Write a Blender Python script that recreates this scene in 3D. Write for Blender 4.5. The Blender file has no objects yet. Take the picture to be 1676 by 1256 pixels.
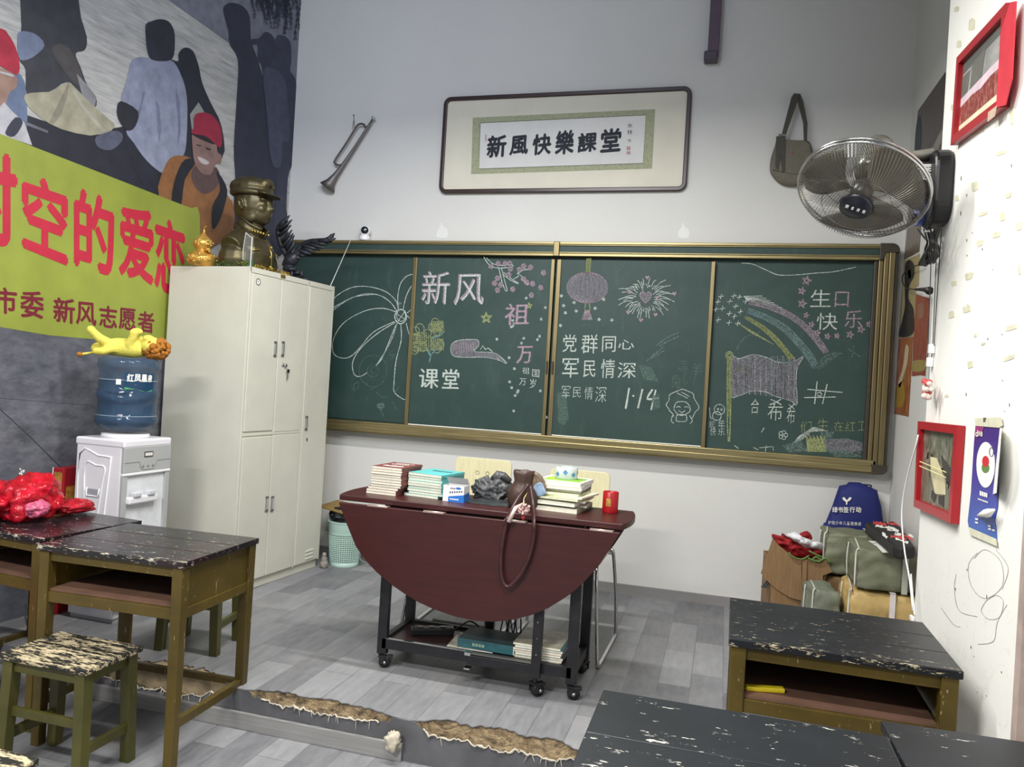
import bpy, bmesh, math, random
from mathutils import Vector, Matrix, noise
random.seed(7)
S = bpy.context.scene
COL = S.collection
PI = math.pi
# ---------------------------------------------------------------- camera, world, lights, exposure
FPX, YAW, PITCH, ROLL = 1258.5, .2723, -.001, .0585
CAM = Vector((2.7782, -4.7537, 1.2516))
_f = Vector((-math.sin(YAW)*math.cos(PITCH), math.cos(YAW)*math.cos(PITCH), math.sin(PITCH)))
_r = Vector((math.cos(YAW), math.sin(YAW), 0)); _u = _r.cross(_f)
_c, _s = math.cos(ROLL), math.sin(ROLL)
RT, UP, FW = (_c*_r+_s*_u), (-_s*_r+_c*_u), _f
cd = bpy.data.cameras.new('camera'); cam = bpy.data.objects.new('camera', cd); COL.objects.link(cam)
cam.matrix_world = Matrix(((RT.x, UP.x, -FW.x, CAM.x), (RT.y, UP.y, -FW.y, CAM.y), (RT.z, UP.z, -FW.z, CAM.z), (0, 0, 0, 1)))
cd.sensor_width = 36; cd.lens = FPX/1676*36; cd.clip_start = .05; cd.clip_end = 60
S.camera = cam
S.view_settings.view_transform = 'Standard'; S.view_settings.look = 'None'
S.view_settings.exposure = 0.95; S.view_settings.gamma = 1; S.view_settings.use_curve_mapping = False
wd = bpy.data.worlds.new('world'); S.world = wd; wd.use_nodes = True
wd.node_tree.nodes['Background'].inputs[0].default_value = (.62, .68, .80, 1)
wd.node_tree.nodes['Background'].inputs[1].default_value = .32
def area(name, loc, sx, sy, power, color=(1, .98, .93), rot=(0, 0, 0)):
    l = bpy.data.lights.new(name, 'AREA'); l.shape = 'RECTANGLE'; l.size = sx; l.size_y = sy; l.energy = power; l.color = color
    o = bpy.data.objects.new(name, l); o.location = loc; o.rotation_euler = rot; COL.objects.link(o); return o
area('ceiling_tube_lamp', (1.75, -1.95, 3.0), 1.2, .10, 38)
area('ceiling_tube_lamp', (2.3, -3.6, 2.95), 1.2, .14, 34)
area('ceiling_tube_lamp', (.9, -5.2, 3.0), 1.2, .2, 84)
_d = Vector((-.05, -.5, 2.75)) - Vector((1.6, -3.9, 3.75))
_l = area('cool_upper_left_fill', (1.6, -3.9, 3.75), 1.0, .6, 12, (.74, .82, 1), _d.to_track_quat('-Z', 'Y').to_euler())  # unseen cool fill added to brighten the upper left wall, no real window
_l.data.spread = math.radians(110)

# ---------------------------------------------------------------- from a measured image point to a real plane
def ray(px, py): return (RT*((px-838)/FPX) - UP*((py-628)/FPX) + FW)
def onp(px, py, n, d):
    v = ray(px, py); n = Vector(n); return CAM + v*((d - n.dot(CAM))/n.dot(v))
def aY(px, py, y): return onp(px, py, (0, 1, 0), y)
def aX(px, py, x): return onp(px, py, (1, 0, 0), x)
def aZ(px, py, z): return onp(px, py, (0, 0, 1), z)
LA = .083
LN = Vector((math.cos(LA), -math.sin(LA), 0)); LD = -.25*math.cos(LA)
def aL(px, py, off=0.0): return onp(px, py, LN, LD+off)
FZ = -.15      # lower floor level; the teaching platform is z = 0

# ---------------------------------------------------------------- materials
def lin(c): return tuple(((x/255)/12.92 if x/255 <= .04045 else ((x/255+.055)/1.055)**2.4) for x in c)
class NT:
    def __init__(s, name):
        s.m = bpy.data.materials.new(name); s.m.use_nodes = True; s.t = s.m.node_tree; s.n = s.t.nodes; s.l = s.t.links
        s.b = s.n['Principled BSDF']; s.out = s.n['Material Output']
    def add(s, typ, **kw):
        n = s.n.new(typ)
        for k, v in kw.items():
            if k.startswith('i_'): n.inputs[k[2:].replace('_', ' ')].default_value = v
            else: setattr(n, k, v)
        return n
    def link(s, a, b): s.l.new(a, b)
    def coord(s, scale=(1, 1, 1), rot=(0, 0, 0), kind='Object', loc=(0, 0, 0)):
        tc = s.add('ShaderNodeTexCoord'); mp = s.add('ShaderNodeMapping')
        mp.inputs['Scale'].default_value = scale; mp.inputs['Rotation'].default_value = rot; mp.inputs['Location'].default_value = loc
        s.link(tc.outputs[kind], mp.inputs['Vector']); return mp.outputs[0]
    def noise(s, co, scale, detail=4, rough=.6, dist=0):
        n = s.add('ShaderNodeTexNoise'); n.inputs['Scale'].default_value = scale; n.inputs['Detail'].default_value = detail
        n.inputs['Roughness'].default_value = rough; n.inputs['Distortion'].default_value = dist; s.link(co, n.inputs['Vector']); return n.outputs['Fac']
    def ramp(s, fac, stops, interp='LINEAR'):
        r = s.add('ShaderNodeValToRGB'); r.color_ramp.interpolation = interp; e = r.color_ramp.elements
        while len(e) < len(stops): e.new(.5)
        for k, (p, c) in enumerate(stops):
            e[k].position = p; e[k].color = (c if isinstance(c, tuple) else (c, c, c))[:3] + (1,)
        s.link(fac, r.inputs[0]); return r.outputs[0]
    def mix(s, fac, a, b, mode='MIX'):
        m = s.add('ShaderNodeMix', data_type='RGBA', blend_type=mode)
        for sock, v in ((m.inputs[0], fac), (m.inputs[6], a), (m.inputs[7], b)):
            if hasattr(v, 'links') or isinstance(v, bpy.types.NodeSocket): s.link(v, sock)
            elif isinstance(v, (int, float)): sock.default_value = v
            else: sock.default_value = tuple(v)[:3] + (1,)
        return m.outputs[2]
    def math(s, op, a, b=0.0, clamp=False):
        m = s.add('ShaderNodeMath', operation=op); m.use_clamp = clamp
        for k, v in enumerate((a, b)):
            if isinstance(v, (int, float)): m.inputs[k].default_value = v
            else: s.link(v, m.inputs[k])
        return m.outputs[0]
    def bump(s, h, strength=.3, dist=.01):
        b = s.add('ShaderNodeBump'); b.inputs['Strength'].default_value = strength; b.inputs['Distance'].default_value = dist
        s.link(h, b.inputs['Height']); s.link(b.outputs[0], s.b.inputs['Normal'])
    def set(s, color=None, rough=None, metal=None, spec=None):
        if color is not None:
            if isinstance(color, bpy.types.NodeSocket): s.link(color, s.b.inputs['Base Color'])
            else: s.b.inputs['Base Color'].default_value = tuple(color)[:3]+(1,)
        if rough is not None:
            if isinstance(rough, bpy.types.NodeSocket): s.link(rough, s.b.inputs['Roughness'])
            else: s.b.inputs['Roughness'].default_value = rough
        if metal is not None: s.b.inputs['Metallic'].default_value = metal
        if spec is not None: s.b.inputs['Specular IOR Level'].default_value = spec
        return s.m
MC = {}
def flat(rgb, rough=.6, metal=0, var=.08, scale=12, name=None, bump=0, spec=.5):
    k = (rgb, rough, metal, var, scale, bump, spec)
    if k in MC: return MC[k]
    t = NT(name or 'paint_%d_%d_%d' % rgb); c = lin(rgb)
    if var:
        n = t.noise(t.coord(), scale, 4)
        lo = tuple(x*(1-var*1.6) for x in c); hi = tuple(min(1, x*(1+var*1.6)) for x in c)
        t.set(t.ramp(n, [(.3, lo), (.7, hi)]), rough, metal, spec)
        if bump: t.bump(n, bump)
    else: t.set(c, rough, metal, spec)
    MC[k] = t.m; return t.m
def wall_mat(name, base, dirt, scratch=0, peel=0):
    t = NT(name); co = t.coord()
    n1 = t.noise(co, 1.3, 5); n2 = t.noise(co, 9, 6, .65); n3 = t.noise(t.coord((1, 1, .4)), 30, 3)
    c = t.mix(t.ramp(n1, [(.35, 0.0), (.75, .30)]), lin(base), lin(dirt))
    sp = t.ramp(n2, [(.66, 0.0), (.75, .35)]); c = t.mix(sp, c, lin(dirt))
    spk = t.ramp(t.noise(co, 42, 2), [(.77, 0.0), (.79, .55)]); c = t.mix(spk, c, lin((120, 115, 105)))
    if scratch:
        w = t.noise(t.coord((1, 1, 1)), 5, 2, .5, 2.5)
        d = t.math('ABSOLUTE', t.math('SUBTRACT', w, .5)); line = t.ramp(d, [(.0, .55), (.007, 0.0)])
        tc = t.add('ShaderNodeTexCoord'); sx = t.add('ShaderNodeSeparateXYZ'); t.link(tc.outputs['Object'], sx.inputs[0])
        low = t.math('MULTIPLY', t.math('SUBTRACT', .95, sx.outputs[2]), 2.2, True)
        c = t.mix(t.math('MULTIPLY', t.math('MULTIPLY', line, low), scratch), c, lin((150, 150, 150)))
    if peel:
        tc = t.add('ShaderNodeTexCoord'); sx = t.add('ShaderNodeSeparateXYZ'); t.link(tc.outputs['Object'], sx.inputs[0])
        low = t.math('MULTIPLY', t.math('SUBTRACT', .22, sx.outputs[2]), 4.0, True)
        pn = t.ramp(t.noise(co, 14, 6, .7), [(.58, 0.0), (.70, .55)])
        c = t.mix(t.math('MULTIPLY', low, pn), c, lin((170, 162, 146)))
    t.set(c, .75, 0, .25); t.bump(t.math('ADD', n3, t.math('MULTIPLY', n2, 1.5)), .22, .004); return t.m
M_WALL = wall_mat('white_wall_paint', (214, 214, 211), (196, 194, 188), peel=1)
M_WALLR = wall_mat('white_plaster', (234, 234, 230), (222, 221, 214), .6)
def floor_mat(name):
    t = NT(name); co = t.coord((1, 1, 1), (0, 0, PI/2))
    br = t.add('ShaderNodeTexBrick'); t.link(co, br.inputs['Vector']); br.offset = .37; br.offset_frequency = 2
    br.inputs['Scale'].default_value = 1; br.inputs['Brick Width'].default_value = .46; br.inputs['Row Height'].default_value = .135
    br.inputs['Mortar Size'].default_value = .0022; br.inputs['Mortar Smooth'].default_value = .3; br.inputs['Bias'].default_value = 0
    br.inputs['Color1'].default_value = (0, 0, 0, 1); br.inputs['Color2'].default_value = (1, 1, 1, 1); br.inputs['Mortar'].default_value = (0, 0, 0, 1)
    pl = t.ramp(br.outputs['Color'], [(0, lin((96, 97, 102))), (1, lin((148, 149, 152)))])
    g = t.noise(t.coord((12, 2.6, 1)), 3, 6, .65); c = t.mix(.34, pl, t.ramp(g, [(.3, lin((84, 85, 90))), (.7, lin((150, 151, 155)))]))
    d = t.noise(t.coord(), 2.2, 5); c = t.mix(t.ramp(d, [(.5, 0.0), (.8, .35)]), c, lin((166, 163, 156)))
    s = t.ramp(t.noise(t.coord(), 55, 2), [(.75, 0.0), (.77, .7)]); c = t.mix(s, c, lin((70, 68, 64)))
    t.set(c, t.ramp(g, [(0, .38), (1, .58)]), 0, .4); t.bump(g, .06, .002); return t.m
M_FLOOR = floor_mat('grey_vinyl')
def worn(name, paint, wood, wear=.0, edge=0, half=.24, streak=(1.2, 7, 7), scale=9, rough=.4, stain=None):
    t = NT(name); co = t.coord(streak)
    n = t.noise(co, scale, 8, .72); fine = t.noise(t.coord(streak), scale*4.2, 4, .7)
    v = t.math('ADD', t.math('MULTIPLY', n, .6), t.math('MULTIPLY', fine, .4))
    if edge:
        tc = t.add('ShaderNodeTexCoord'); sx = t.add('ShaderNodeSeparateXYZ'); t.link(tc.outputs['Object'], sx.inputs[0])
        e = t.math('MULTIPLY', t.math('SUBTRACT', t.math('MULTIPLY', sx.outputs[1], -1), half-.13), edge/.13)
        e = t.math('MAXIMUM', e, 0); e = t.math('MULTIPLY', e, e); v = t.math('ADD', v, e)
    m = t.ramp(v, [(.645-wear, 0.0), (.665-wear, 1.0)])
    base = t.ramp(t.noise(t.coord(), 5, 4), [(.3, tuple(x*.75 for x in lin(paint))), (.7, tuple(x*1.35 for x in lin(paint)))])
    if stain: base = t.mix(t.ramp(t.noise(t.coord(), 3.1, 3), [(.5, 0.0), (.72, .8)]), base, lin(stain))
    wd_ = t.mix(t.noise(t.coord(streak), 22, 4), lin(wood), tuple(x*.62 for x in lin(wood)))
    t.set(t.mix(m, base, wd_), t.ramp(m, [(0, rough), (1, .75)]), 0, .5)
    t.bump(t.math('SUBTRACT', t.math('MULTIPLY', n, .4), m), .35, .002); return t.m
M_TOP = worn('black_worn_paint', (26, 28, 32), (204, 190, 158), .044, .21, half=.228, rough=.36, streak=(1, 4.5, 4.5), scale=15)
M_TOP2 = worn('black_worn_paint_scratched', (24, 28, 33), (208, 206, 196), .05, .05, rough=.4, streak=(1.6, 4.5, 5), scale=6)
M_TOPR = worn('black_and_maroon_worn_paint', (28, 26, 29), (214, 206, 186), .058, .20, half=.232, rough=.24, stain=(52, 26, 30), streak=(1, 4, 4), scale=15)
M_SEAT = worn('stool_seat_paint', (26, 27, 24), (210, 194, 158), .145, 0, streak=(1.1, 5.5, 5), scale=9, rough=.6)
M_OLIVE = worn('olive_brown_paint', (80, 66, 22), (190, 172, 126), .05, 0, streak=(8, 8, 1.3), scale=7, rough=.42)
M_OLIVE2 = worn('green_olive_paint', (72, 70, 28), (146, 130, 90), .035, 0, streak=(8, 8, 1.3), scale=7, rough=.45)
M_SHELF = worn('bare_shelf_board', (104, 76, 62), (146, 116, 90), .05, 0, streak=(1.5, 7, 5), scale=5, rough=.65)
def metalish(name, rgb, rough, metal, streak=(1, 1, 40), var=.25):
    t = NT(name); n = t.noise(t.coord(streak), 4, 5); c = lin(rgb)
    t.set(t.ramp(n, [(.3, tuple(x*(1-var) for x in c)), (.7, tuple(x*(1+var) for x in c))]), t.ramp(n, [(.3, rough*.75), (.7, rough*1.25)]), metal); return t.m
M_BRASS = metalish('dull_brass', (148, 136, 98), .36, .8, (1, 1, 60))
M_BRASSV = metalish('dull_brass_upright', (128, 116, 84), .36, .8, (60, 60, 1))
M_DKBR = metalish('brown_plastic', (66, 60, 52), .45, .3)
M_STEEL = metalish('cream_enamelled_steel', (204, 203, 190), .4, 0, (1, 1, 1), .05)
M_CHROME = metalish('chrome', (200, 200, 200), .18, 1, (1, 1, 1), .05)
M_BLACKM = flat((34, 34, 38), .42, .2, .2, 20, 'black_powder_coat')
M_BLACKP = flat((22, 22, 25), .4, 0, .1, 20, 'black_plastic')
def board_mat():
    t = NT('green_chalkboard'); co = t.coord()
    a = t.noise(t.coord((1, 1, 1.6)), 2.0, 6, .7, .6); b = t.noise(t.coord((3, 1, .7)), 5, 6, .75, .3)
    c = t.mix(t.ramp(a, [(.35, .0), (.8, .5)]), lin((36, 60, 56)), lin((62, 82, 78)))
    c = t.mix(t.ramp(b, [(.55, 0.0), (.9, .5)]), c, lin((80, 98, 93)))
    t.set(c, .55, 0, .4); return t.m
M_BOARD = board_mat()
def chalk_mat(rgb, dens=.5, name='chalk'):
    t = NT(name); t.set(lin(rgb), .95, 0, .1)
    n = t.noise(t.coord((1, 1, 1)), 210, 3, .7); a = t.ramp(n, [(.62-dens*.4, 0.0), (.70-dens*.2, 1.0)])
    tr = t.add('ShaderNodeBsdfTransparent'); mx = t.add('ShaderNodeMixShader')
    t.link(a, mx.inputs[0]); t.link(tr.outputs[0], mx.inputs[1]); t.link(t.b.outputs[0], mx.inputs[2]); t.link(mx.outputs[0], t.out.inputs['Surface'])
    return t.m
CH_W = chalk_mat((196, 206, 200), .8, 'white_chalk'); CH_P = chalk_mat((170, 148, 162), .74, 'pink_chalk')
CH_Y = chalk_mat((158, 166, 118), .72, 'yellow_chalk'); CH_B = chalk_mat((120, 156, 160), .8, 'blue_chalk')
CH_FAINT = chalk_mat((100, 122, 114), .5, 'faint_chalk'); CH_SM = chalk_mat((132, 130, 138), .6, 'rubbed_pink_chalk'); CH_SMW = chalk_mat((112, 130, 126), .5, 'rubbed_white_chalk'); CH_SMY = chalk_mat((132, 140, 92), .6, 'rubbed_yellow_chalk')
def wood_mat(name, a, b, sc=(2, 30, 30), rough=.45, k=3):
    t = NT(name); n = t.noise(t.coord(sc), k, 6, .6, .4); t.set(t.ramp(n, [(.3, lin(a)), (.7, lin(b))]), rough); return t.m
M_RED = wood_mat('mahogany_laminate', (54, 19, 19), (67, 25, 24), (1.4, 20, 14), .38)
M_PLY = wood_mat('pale_plywood', (190, 184, 146), (206, 200, 164), (30, 30, 2), .5)
M_DARKW = wood_mat('dark_rosewood', (42, 27, 28), (60, 38, 36), (3, 20, 20), .35)
M_CARD = wood_mat('brown_cardboard', (122, 94, 62), (142, 112, 78), (40, 40, 3), .8)
M_PAGES = flat((232, 230, 212), .85, 0, .06, 60, 'paper_pages')
M_WHITE = flat((236, 236, 238), .35, 0, .02, 5, 'white_plastic')
M_WPAPER = flat((236, 234, 228), .8, 0, .03, 10, 'white_paper')
def cloth(name, rgb, rough=.85, sc=12, strength=.5, var=.2):
    t = NT(name); n = t.noise(t.coord(), sc, 5, .6, .8); c = lin(rgb)
    t.set(t.ramp(n, [(.25, tuple(x*(1-var) for x in c)), (.75, tuple(min(1, x*(1+var)) for x in c))]), rough); t.bump(n, strength, .01); return t.m
M_GREENC = cloth('sage_woven_wrap', (112, 115, 94), .6, 9); M_YELC = cloth('yellow_wrapping', (186, 158, 102), .5, 9)
M_BLUEC = cloth('blue_nonwoven', (22, 32, 100), .75, 20, .2, .12); M_REDC = cloth('red_cloth', (150, 14, 24), .7, 15)
def glassy(name, rgb, rough=.05, alpha=.45, trans=1.0, ior=1.2):
    t = NT(name); t.set(lin(rgb), rough); t.b.inputs['Transmission Weight'].default_value = trans; t.b.inputs['IOR'].default_value = ior
    t.b.inputs['Alpha'].default_value = alpha; return t.m
def thinplastic(name, rgb, a, rough=.2, sc=0):
    t = NT(name); t.set(lin(rgb), rough)
    if sc:
        n = t.noise(t.coord(), sc, 3, .6, 1.2); t.bump(n, .9, .02)
        t.link(t.ramp(n, [(.3, a), (.7, min(1, a+.35))]), t.b.inputs['Alpha'])
    else: t.b.inputs['Alpha'].default_value = a
    return t.m

# ---------------------------------------------------------------- mesh building
def sm(v): return [Vector(p) for p in v]
class MB:
    def __init__(s): s.v = []; s.f = []; s.mi = []; s.sm = []
    def raw(s, vs, fs, mi=0, smooth=False):
        b = len(s.v); s.v += [Vector(p) for p in vs]
        for f in fs: s.f.append([b+i for i in f]); s.mi.append(mi); s.sm.append(smooth)
        return s
    def box(s, x0, x1, y0, y1, z0, z1, mi=0, M=None):
        vs = [Vector((x, y, z)) for x in (x0, x1) for y in (y0, y1) for z in (z0, z1)]
        if M is not None: vs = [M @ p for p in vs]
        return s.raw(vs, [(0, 1, 3, 2), (4, 6, 7, 5), (0, 4, 5, 1), (2, 3, 7, 6), (0, 2, 6, 4), (1, 5, 7, 3)], mi)
    def hexa(s, bot, top, mi=0):
        n = len(bot); vs = list(bot)+list(top)
        fs = [tuple(range(n))[::-1], tuple(range(n, 2*n))]+[(i, (i+1) % n, n+(i+1) % n, n+i) for i in range(n)]
        return s.raw(vs, fs, mi)
    def beam(s, a, b, w, h, mi=0, up=(0, 0, 1), w2=None, h2=None):
        a, b = Vector(a), Vector(b); d = (b-a).normalized(); u = Vector(up)
        if abs(d.dot(u)) > .95: u = Vector((0, 1, 0))
        x = d.cross(u).normalized(); y = x.cross(d).normalized(); w2 = w if w2 is None else w2; h2 = h if h2 is None else h2
        q = lambda p, w, h: [p-x*w/2-y*h/2, p+x*w/2-y*h/2, p+x*w/2+y*h/2, p-x*w/2+y*h/2]
        return s.hexa(q(a, w, h), q(b, w2, h2), mi)
    def tube(s, pts, r, n=8, mi=0, cap=True, closed=False, flat=1.0, up=None):
        pts = sm(pts); L = len(pts); rr = r if isinstance(r, (list, tuple)) else [r]*L
        vs = []; prev = None
        for i, p in enumerate(pts):
            if closed: t = (pts[(i+1) % L]-pts[i-1])
            else: t = pts[min(i+1, L-1)]-pts[max(i-1, 0)]
            if t.length < 1e-9: t = Vector((0, 0, 1))
            t.normalize()
            if prev is None:
                u = Vector(up) if up else (Vector((0, 0, 1)) if abs(t.z) < .9 else Vector((1, 0, 0)))
            else: u = prev
            x = u - t*u.dot(t)
            if x.length < 1e-6: x = t.orthogonal()
            x.normalize(); y = t.cross(x); prev = x
            for k in range(n):
                a = 2*PI*k/n; vs.append(p + x*math.cos(a)*rr[i]*flat + y*math.sin(a)*rr[i])
        fs = [(i*n+k, i*n+(k+1) % n, (i+1)*n+(k+1) % n, (i+1)*n+k) for i in range(L-1) for k in range(n)]
        if closed: fs += [((L-1)*n+k, (L-1)*n+(k+1) % n, (k+1) % n, k) for k in range(n)]
        elif cap: fs += [tuple(range(n))[::-1], tuple((L-1)*n+k for k in range(n))]
        return s.raw(vs, fs, mi, n > 5)
    def lathe(s, prof, n=24, mi=0, M=None, cap=True):
        vs = [Vector((r*math.cos(2*PI*k/n), r*math.sin(2*PI*k/n), z)) for r, z in prof for k in range(n)]
        if M is not None: vs = [M @ p for p in vs]
        L = len(prof); fs = [(i*n+k, i*n+(k+1) % n, (i+1)*n+(k+1) % n, (i+1)*n+k) for i in range(L-1) for k in range(n)]
        if cap: fs += [tuple(range(n))[::-1], tuple((L-1)*n+k for k in range(n))]
        return s.raw(vs, fs, mi, True)
    def ell(s, c, r, n=16, m=10, mi=0, M=None, fn=None):
        vs = []; c = Vector(c); r = Vector(r) if hasattr(r, '__len__') else Vector((r, r, r))
        for i in range(m+1):
            ph = PI*i/m
            for k in range(n):
                th = 2*PI*k/n; d = Vector((math.sin(ph)*math.cos(th), math.sin(ph)*math.sin(th), math.cos(ph)))
                p = Vector((d.x*r.x, d.y*r.y, d.z*r.z))
                if fn: p = fn(p, d)
                p = (M @ p if M is not None else p) + c; vs.append(p)
        fs = [(i*n+k, (i+1)*n+k, (i+1)*n+(k+1) % n, i*n+(k+1) % n) for i in range(m) for k in range(n)]
        return s.raw(vs, fs, mi, True)
    def prism(s, pts, d, mi=0):
        pts = sm(pts); d = Vector(d); return s.hexa(pts, [p+d for p in pts], mi)
    def poly(s, pts, mi=0): return s.raw(pts, [tuple(range(len(pts)))], mi)
    def build(s, name, mat, parent=None, world=False, bevel=0, seg=2, shade=None, sub=0):
        me = bpy.data.meshes.new(name); vs = s.v
        if world and parent is not None:
            inv = rootmat(parent).inverted(); vs = [inv @ p for p in vs]
        me.from_pydata([tuple(p) for p in vs], [], s.f)
        for m in (mat if isinstance(mat, (list, tuple)) else [mat]): me.materials.append(m)
        for k, p in enumerate(me.polygons):
            p.material_index = s.mi[k]; p.use_smooth = s.sm[k] if shade is None else shade
        bm = bmesh.new(); bm.from_mesh(me); bmesh.ops.remove_doubles(bm, verts=bm.verts, dist=1e-6)
        bmesh.ops.recalc_face_normals(bm, faces=bm.faces); bm.to_mesh(me); bm.free()
        o = bpy.data.objects.new(name, me); COL.objects.link(o)
        if parent is not None: o.parent = parent
        if bevel:
            b = o.modifiers.new('bevel', 'BEVEL'); b.width = bevel; b.segments = seg; b.limit_method = 'ANGLE'; b.angle_limit = .7; b.harden_normals = False
        if sub:
            b = o.modifiers.new('sub', 'SUBSURF'); b.levels = sub; b.render_levels = sub
        return o
def rootmat(o):
    while o.parent is not None: o = o.parent
    return Matrix.Translation(o.location) @ Matrix.Rotation(o.rotation_euler.z, 4, 'Z')
def tag(o, label=None, cat=None, group=None, kind=None):
    if label: o['label'] = label
    if cat: o['category'] = cat
    if group: o['group'] = group
    if kind: o['kind'] = kind
    return o
def thing(name, loc, label, cat, rz=0, group=None):
    o = bpy.data.objects.new(name, None); o.empty_display_size = .05; COL.objects.link(o)
    o.location = loc; o.rotation_euler = (0, 0, rz); return tag(o, label, cat, group)
def dup(o, loc, rz=None, label=None, group=None):
    def cp(a, par):
        c = a.copy(); COL.objects.link(c)
        if par: c.parent = par
        for ch in list(a.children): cp(ch, c)
        return c
    r = cp(o, None); r.location = loc
    if rz is not None: r.rotation_euler = (0, 0, rz)
    if label: r['label'] = label
    if group: r['group'] = group
    return r
def structure(o): o['kind'] = 'structure'; return o
def remesh(mb, name, mat, parent, vox=.006, smooth=6, world=False, clampz=None, noise_fn=None):
    o = mb.build(name+'_src', mat, parent, world)
    m = o.modifiers.new('r', 'REMESH'); m.mode = 'VOXEL'; m.voxel_size = vox; m.use_smooth_shade = True
    if smooth: k = o.modifiers.new('s', 'SMOOTH'); k.factor = .5; k.iterations = smooth
    dg = bpy.context.evaluated_depsgraph_get(); dg.update()
    me = bpy.data.meshes.new_from_object(o.evaluated_get(dg)); me.name = name
    for v in me.vertices:
        if noise_fn: v.co = noise_fn(v.co)
        if clampz is not None and v.co.z < clampz: v.co.z = clampz
    for p in me.polygons: p.use_smooth = True
    if not me.materials: me.materials.append(mat)
    bpy.data.objects.remove(o); n = bpy.data.objects.new(name, me); COL.objects.link(n)
    if parent is not None: n.parent = parent
    return n
# --- lettering: outlines from Blender's own font, laid on a quad of the surface
TC = {}
def glyph(ch, bold):
    k = (ch, bold)
    if k in TC: return TC[k]
    c = bpy.data.curves.new('t', 'FONT'); c.body = ch; c.offset = bold; c.resolution_u = 3
    o = bpy.data.objects.new('t', c); COL.objects.link(o); dg = bpy.context.evaluated_depsgraph_get(); dg.update()
    me = bpy.data.meshes.new_from_object(o.evaluated_get(dg))
    vs = [(v.co.x, v.co.y) for v in me.vertices]; fs = [tuple(p.vertices) for p in me.polygons]
    bpy.data.objects.remove(o); bpy.data.meshes.remove(me)
    x0 = min(v[0] for v in vs); x1 = max(v[0] for v in vs); y0 = min(v[1] for v in vs); y1 = max(v[1] for v in vs)
    vs = [((x-x0)/max(1e-6, x1-x0), (y-y0)/max(1e-6, y1-y0)) for x, y in vs]
    TC[k] = (vs, fs); return TC[k]
def put(mb, ch, TL, TR, BR, BL, fn, bold=.02, mi=0):
    vs, fs = glyph(ch, min(bold, 0)); b_ = max(bold, 0)*.75
    if b_ > .004:
        p0 = fn(*TL); nn = (fn(TL[0]+1, TL[1])-p0).cross(fn(TL[0], TL[1]+1)-p0).normalized()*-1
        for kk, (du, dv) in enumerate(((-b_, 0), (b_, 0), (0, -b_), (0, b_))):
            out = []
            for u, v in vs:
                u += du; v = 1-v+dv; x = (TL[0]*(1-u)+TR[0]*u)*(1-v)+(BL[0]*(1-u)+BR[0]*u)*v; y = (TL[1]*(1-u)+TR[1]*u)*(1-v)+(BL[1]*(1-u)+BR[1]*u)*v
                out.append(fn(x, y)+nn*(.0002*(kk+1)))
            mb.raw(out, fs, mi)
    out = []
    for u, v in vs:
        v = 1-v; x = (TL[0]*(1-u)+TR[0]*u)*(1-v)+(BL[0]*(1-u)+BR[0]*u)*v; y = (TL[1]*(1-u)+TR[1]*u)*(1-v)+(BL[1]*(1-u)+BR[1]*u)*v
        out.append(fn(x, y))
    mb.raw(out, fs, mi)
def putb(mb, ch, x0, y0, x1, y1, fn, bold=.0, mi=0, slope=.03, lean=.05):
    h = y1-y0; w = x1-x0
    put(mb, ch, (x0+lean*h, y0), (x1+lean*h, y0+slope*w), (x1, y1+slope*w), (x0, y1), fn, bold, mi)
def ribbon(mb, pts, w, fn, mi=0, jit=0):
    if len(pts) < 2: return
    L = len(pts); a = []; b = []
    for i, (x, y) in enumerate(pts):
        x0, y0 = pts[max(0, i-1)]; x1, y1 = pts[min(L-1, i+1)]; d = math.hypot(x1-x0, y1-y0) or 1
        nx, ny = -(y1-y0)/d, (x1-x0)/d; ww = w*(1+random.uniform(-jit, jit))/2
        a.append(fn(x+nx*ww, y+ny*ww)); b.append(fn(x-nx*ww, y-ny*ww))
    mb.raw(a+b, [(i, i+1, L+i+1, L+i) for i in range(L-1)], mi)
def smooth2(pts, k=5, closed=False):
    P = list(pts); n = len(P); out = []
    rng = range(n if closed else n-1)
    for i in rng:
        p0 = P[(i-1) % n] if closed or i > 0 else P[0]; p1 = P[i]; p2 = P[(i+1) % n]; p3 = P[(i+2) % n] if closed or i+2 < n else P[-1]
        for j in range(k):
            t = j/k; out.append(tuple(.5*((2*b)+(-a+c)*t+(2*a-5*b+4*c-d)*t*t+(-a+3*b-3*c+d)*t**3) for a, b, c, d in zip(p0, p1, p2, p3)))
    if not closed: out.append(tuple(P[-1]))
    else: out.append(out[0])
    return out

# ================================================================ THE ROOM
XR, XP, PY0, PY1 = 3.695, 3.48, -1.655, -2.66
def lwx(y): return -.25 + math.tan(LA)*y
H = 4.3
structure(MB().box(-.6, 4.3, 0, .12, -.3, H).build('wall_back', M_WALL))
p = [Vector((lwx(.1), .1, -.3)), Vector((lwx(-7.5), -7.5, -.3)), Vector((lwx(-7.5)-.12, -7.5, -.3)), Vector((lwx(.1)-.12, .1, -.3))]
WL = structure(MB().prism(p, (0, 0, H+.3)).build('wall_left', M_WALL))
structure(MB().box(XR, XR+.12, PY0-.02, .0, -.3, H).build('wall_right', M_WALL))
WP = structure(MB().box(XP, XR+.12, PY1, PY0, -.3, H).build('wall_right', M_WALLR))
structure(MB().box(4.05, 4.15, -7.5, PY1, -.3, H).box(XR+.12, 4.15, PY1, PY1+.1, -.3, H).build('wall_right', M_WALL))
structure(MB().box(XP-.006, XP+.06, PY1-.035, PY1, -.15, 2.15).build('trim_1', flat((176, 158, 150), .6, 0, .15, 8, 'pinkish_door_frame')))
structure(MB().box(-1.2, 4.3, -7.5, .12, H, H+.1).build('ceiling', flat((150, 150, 152), .9)))
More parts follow.
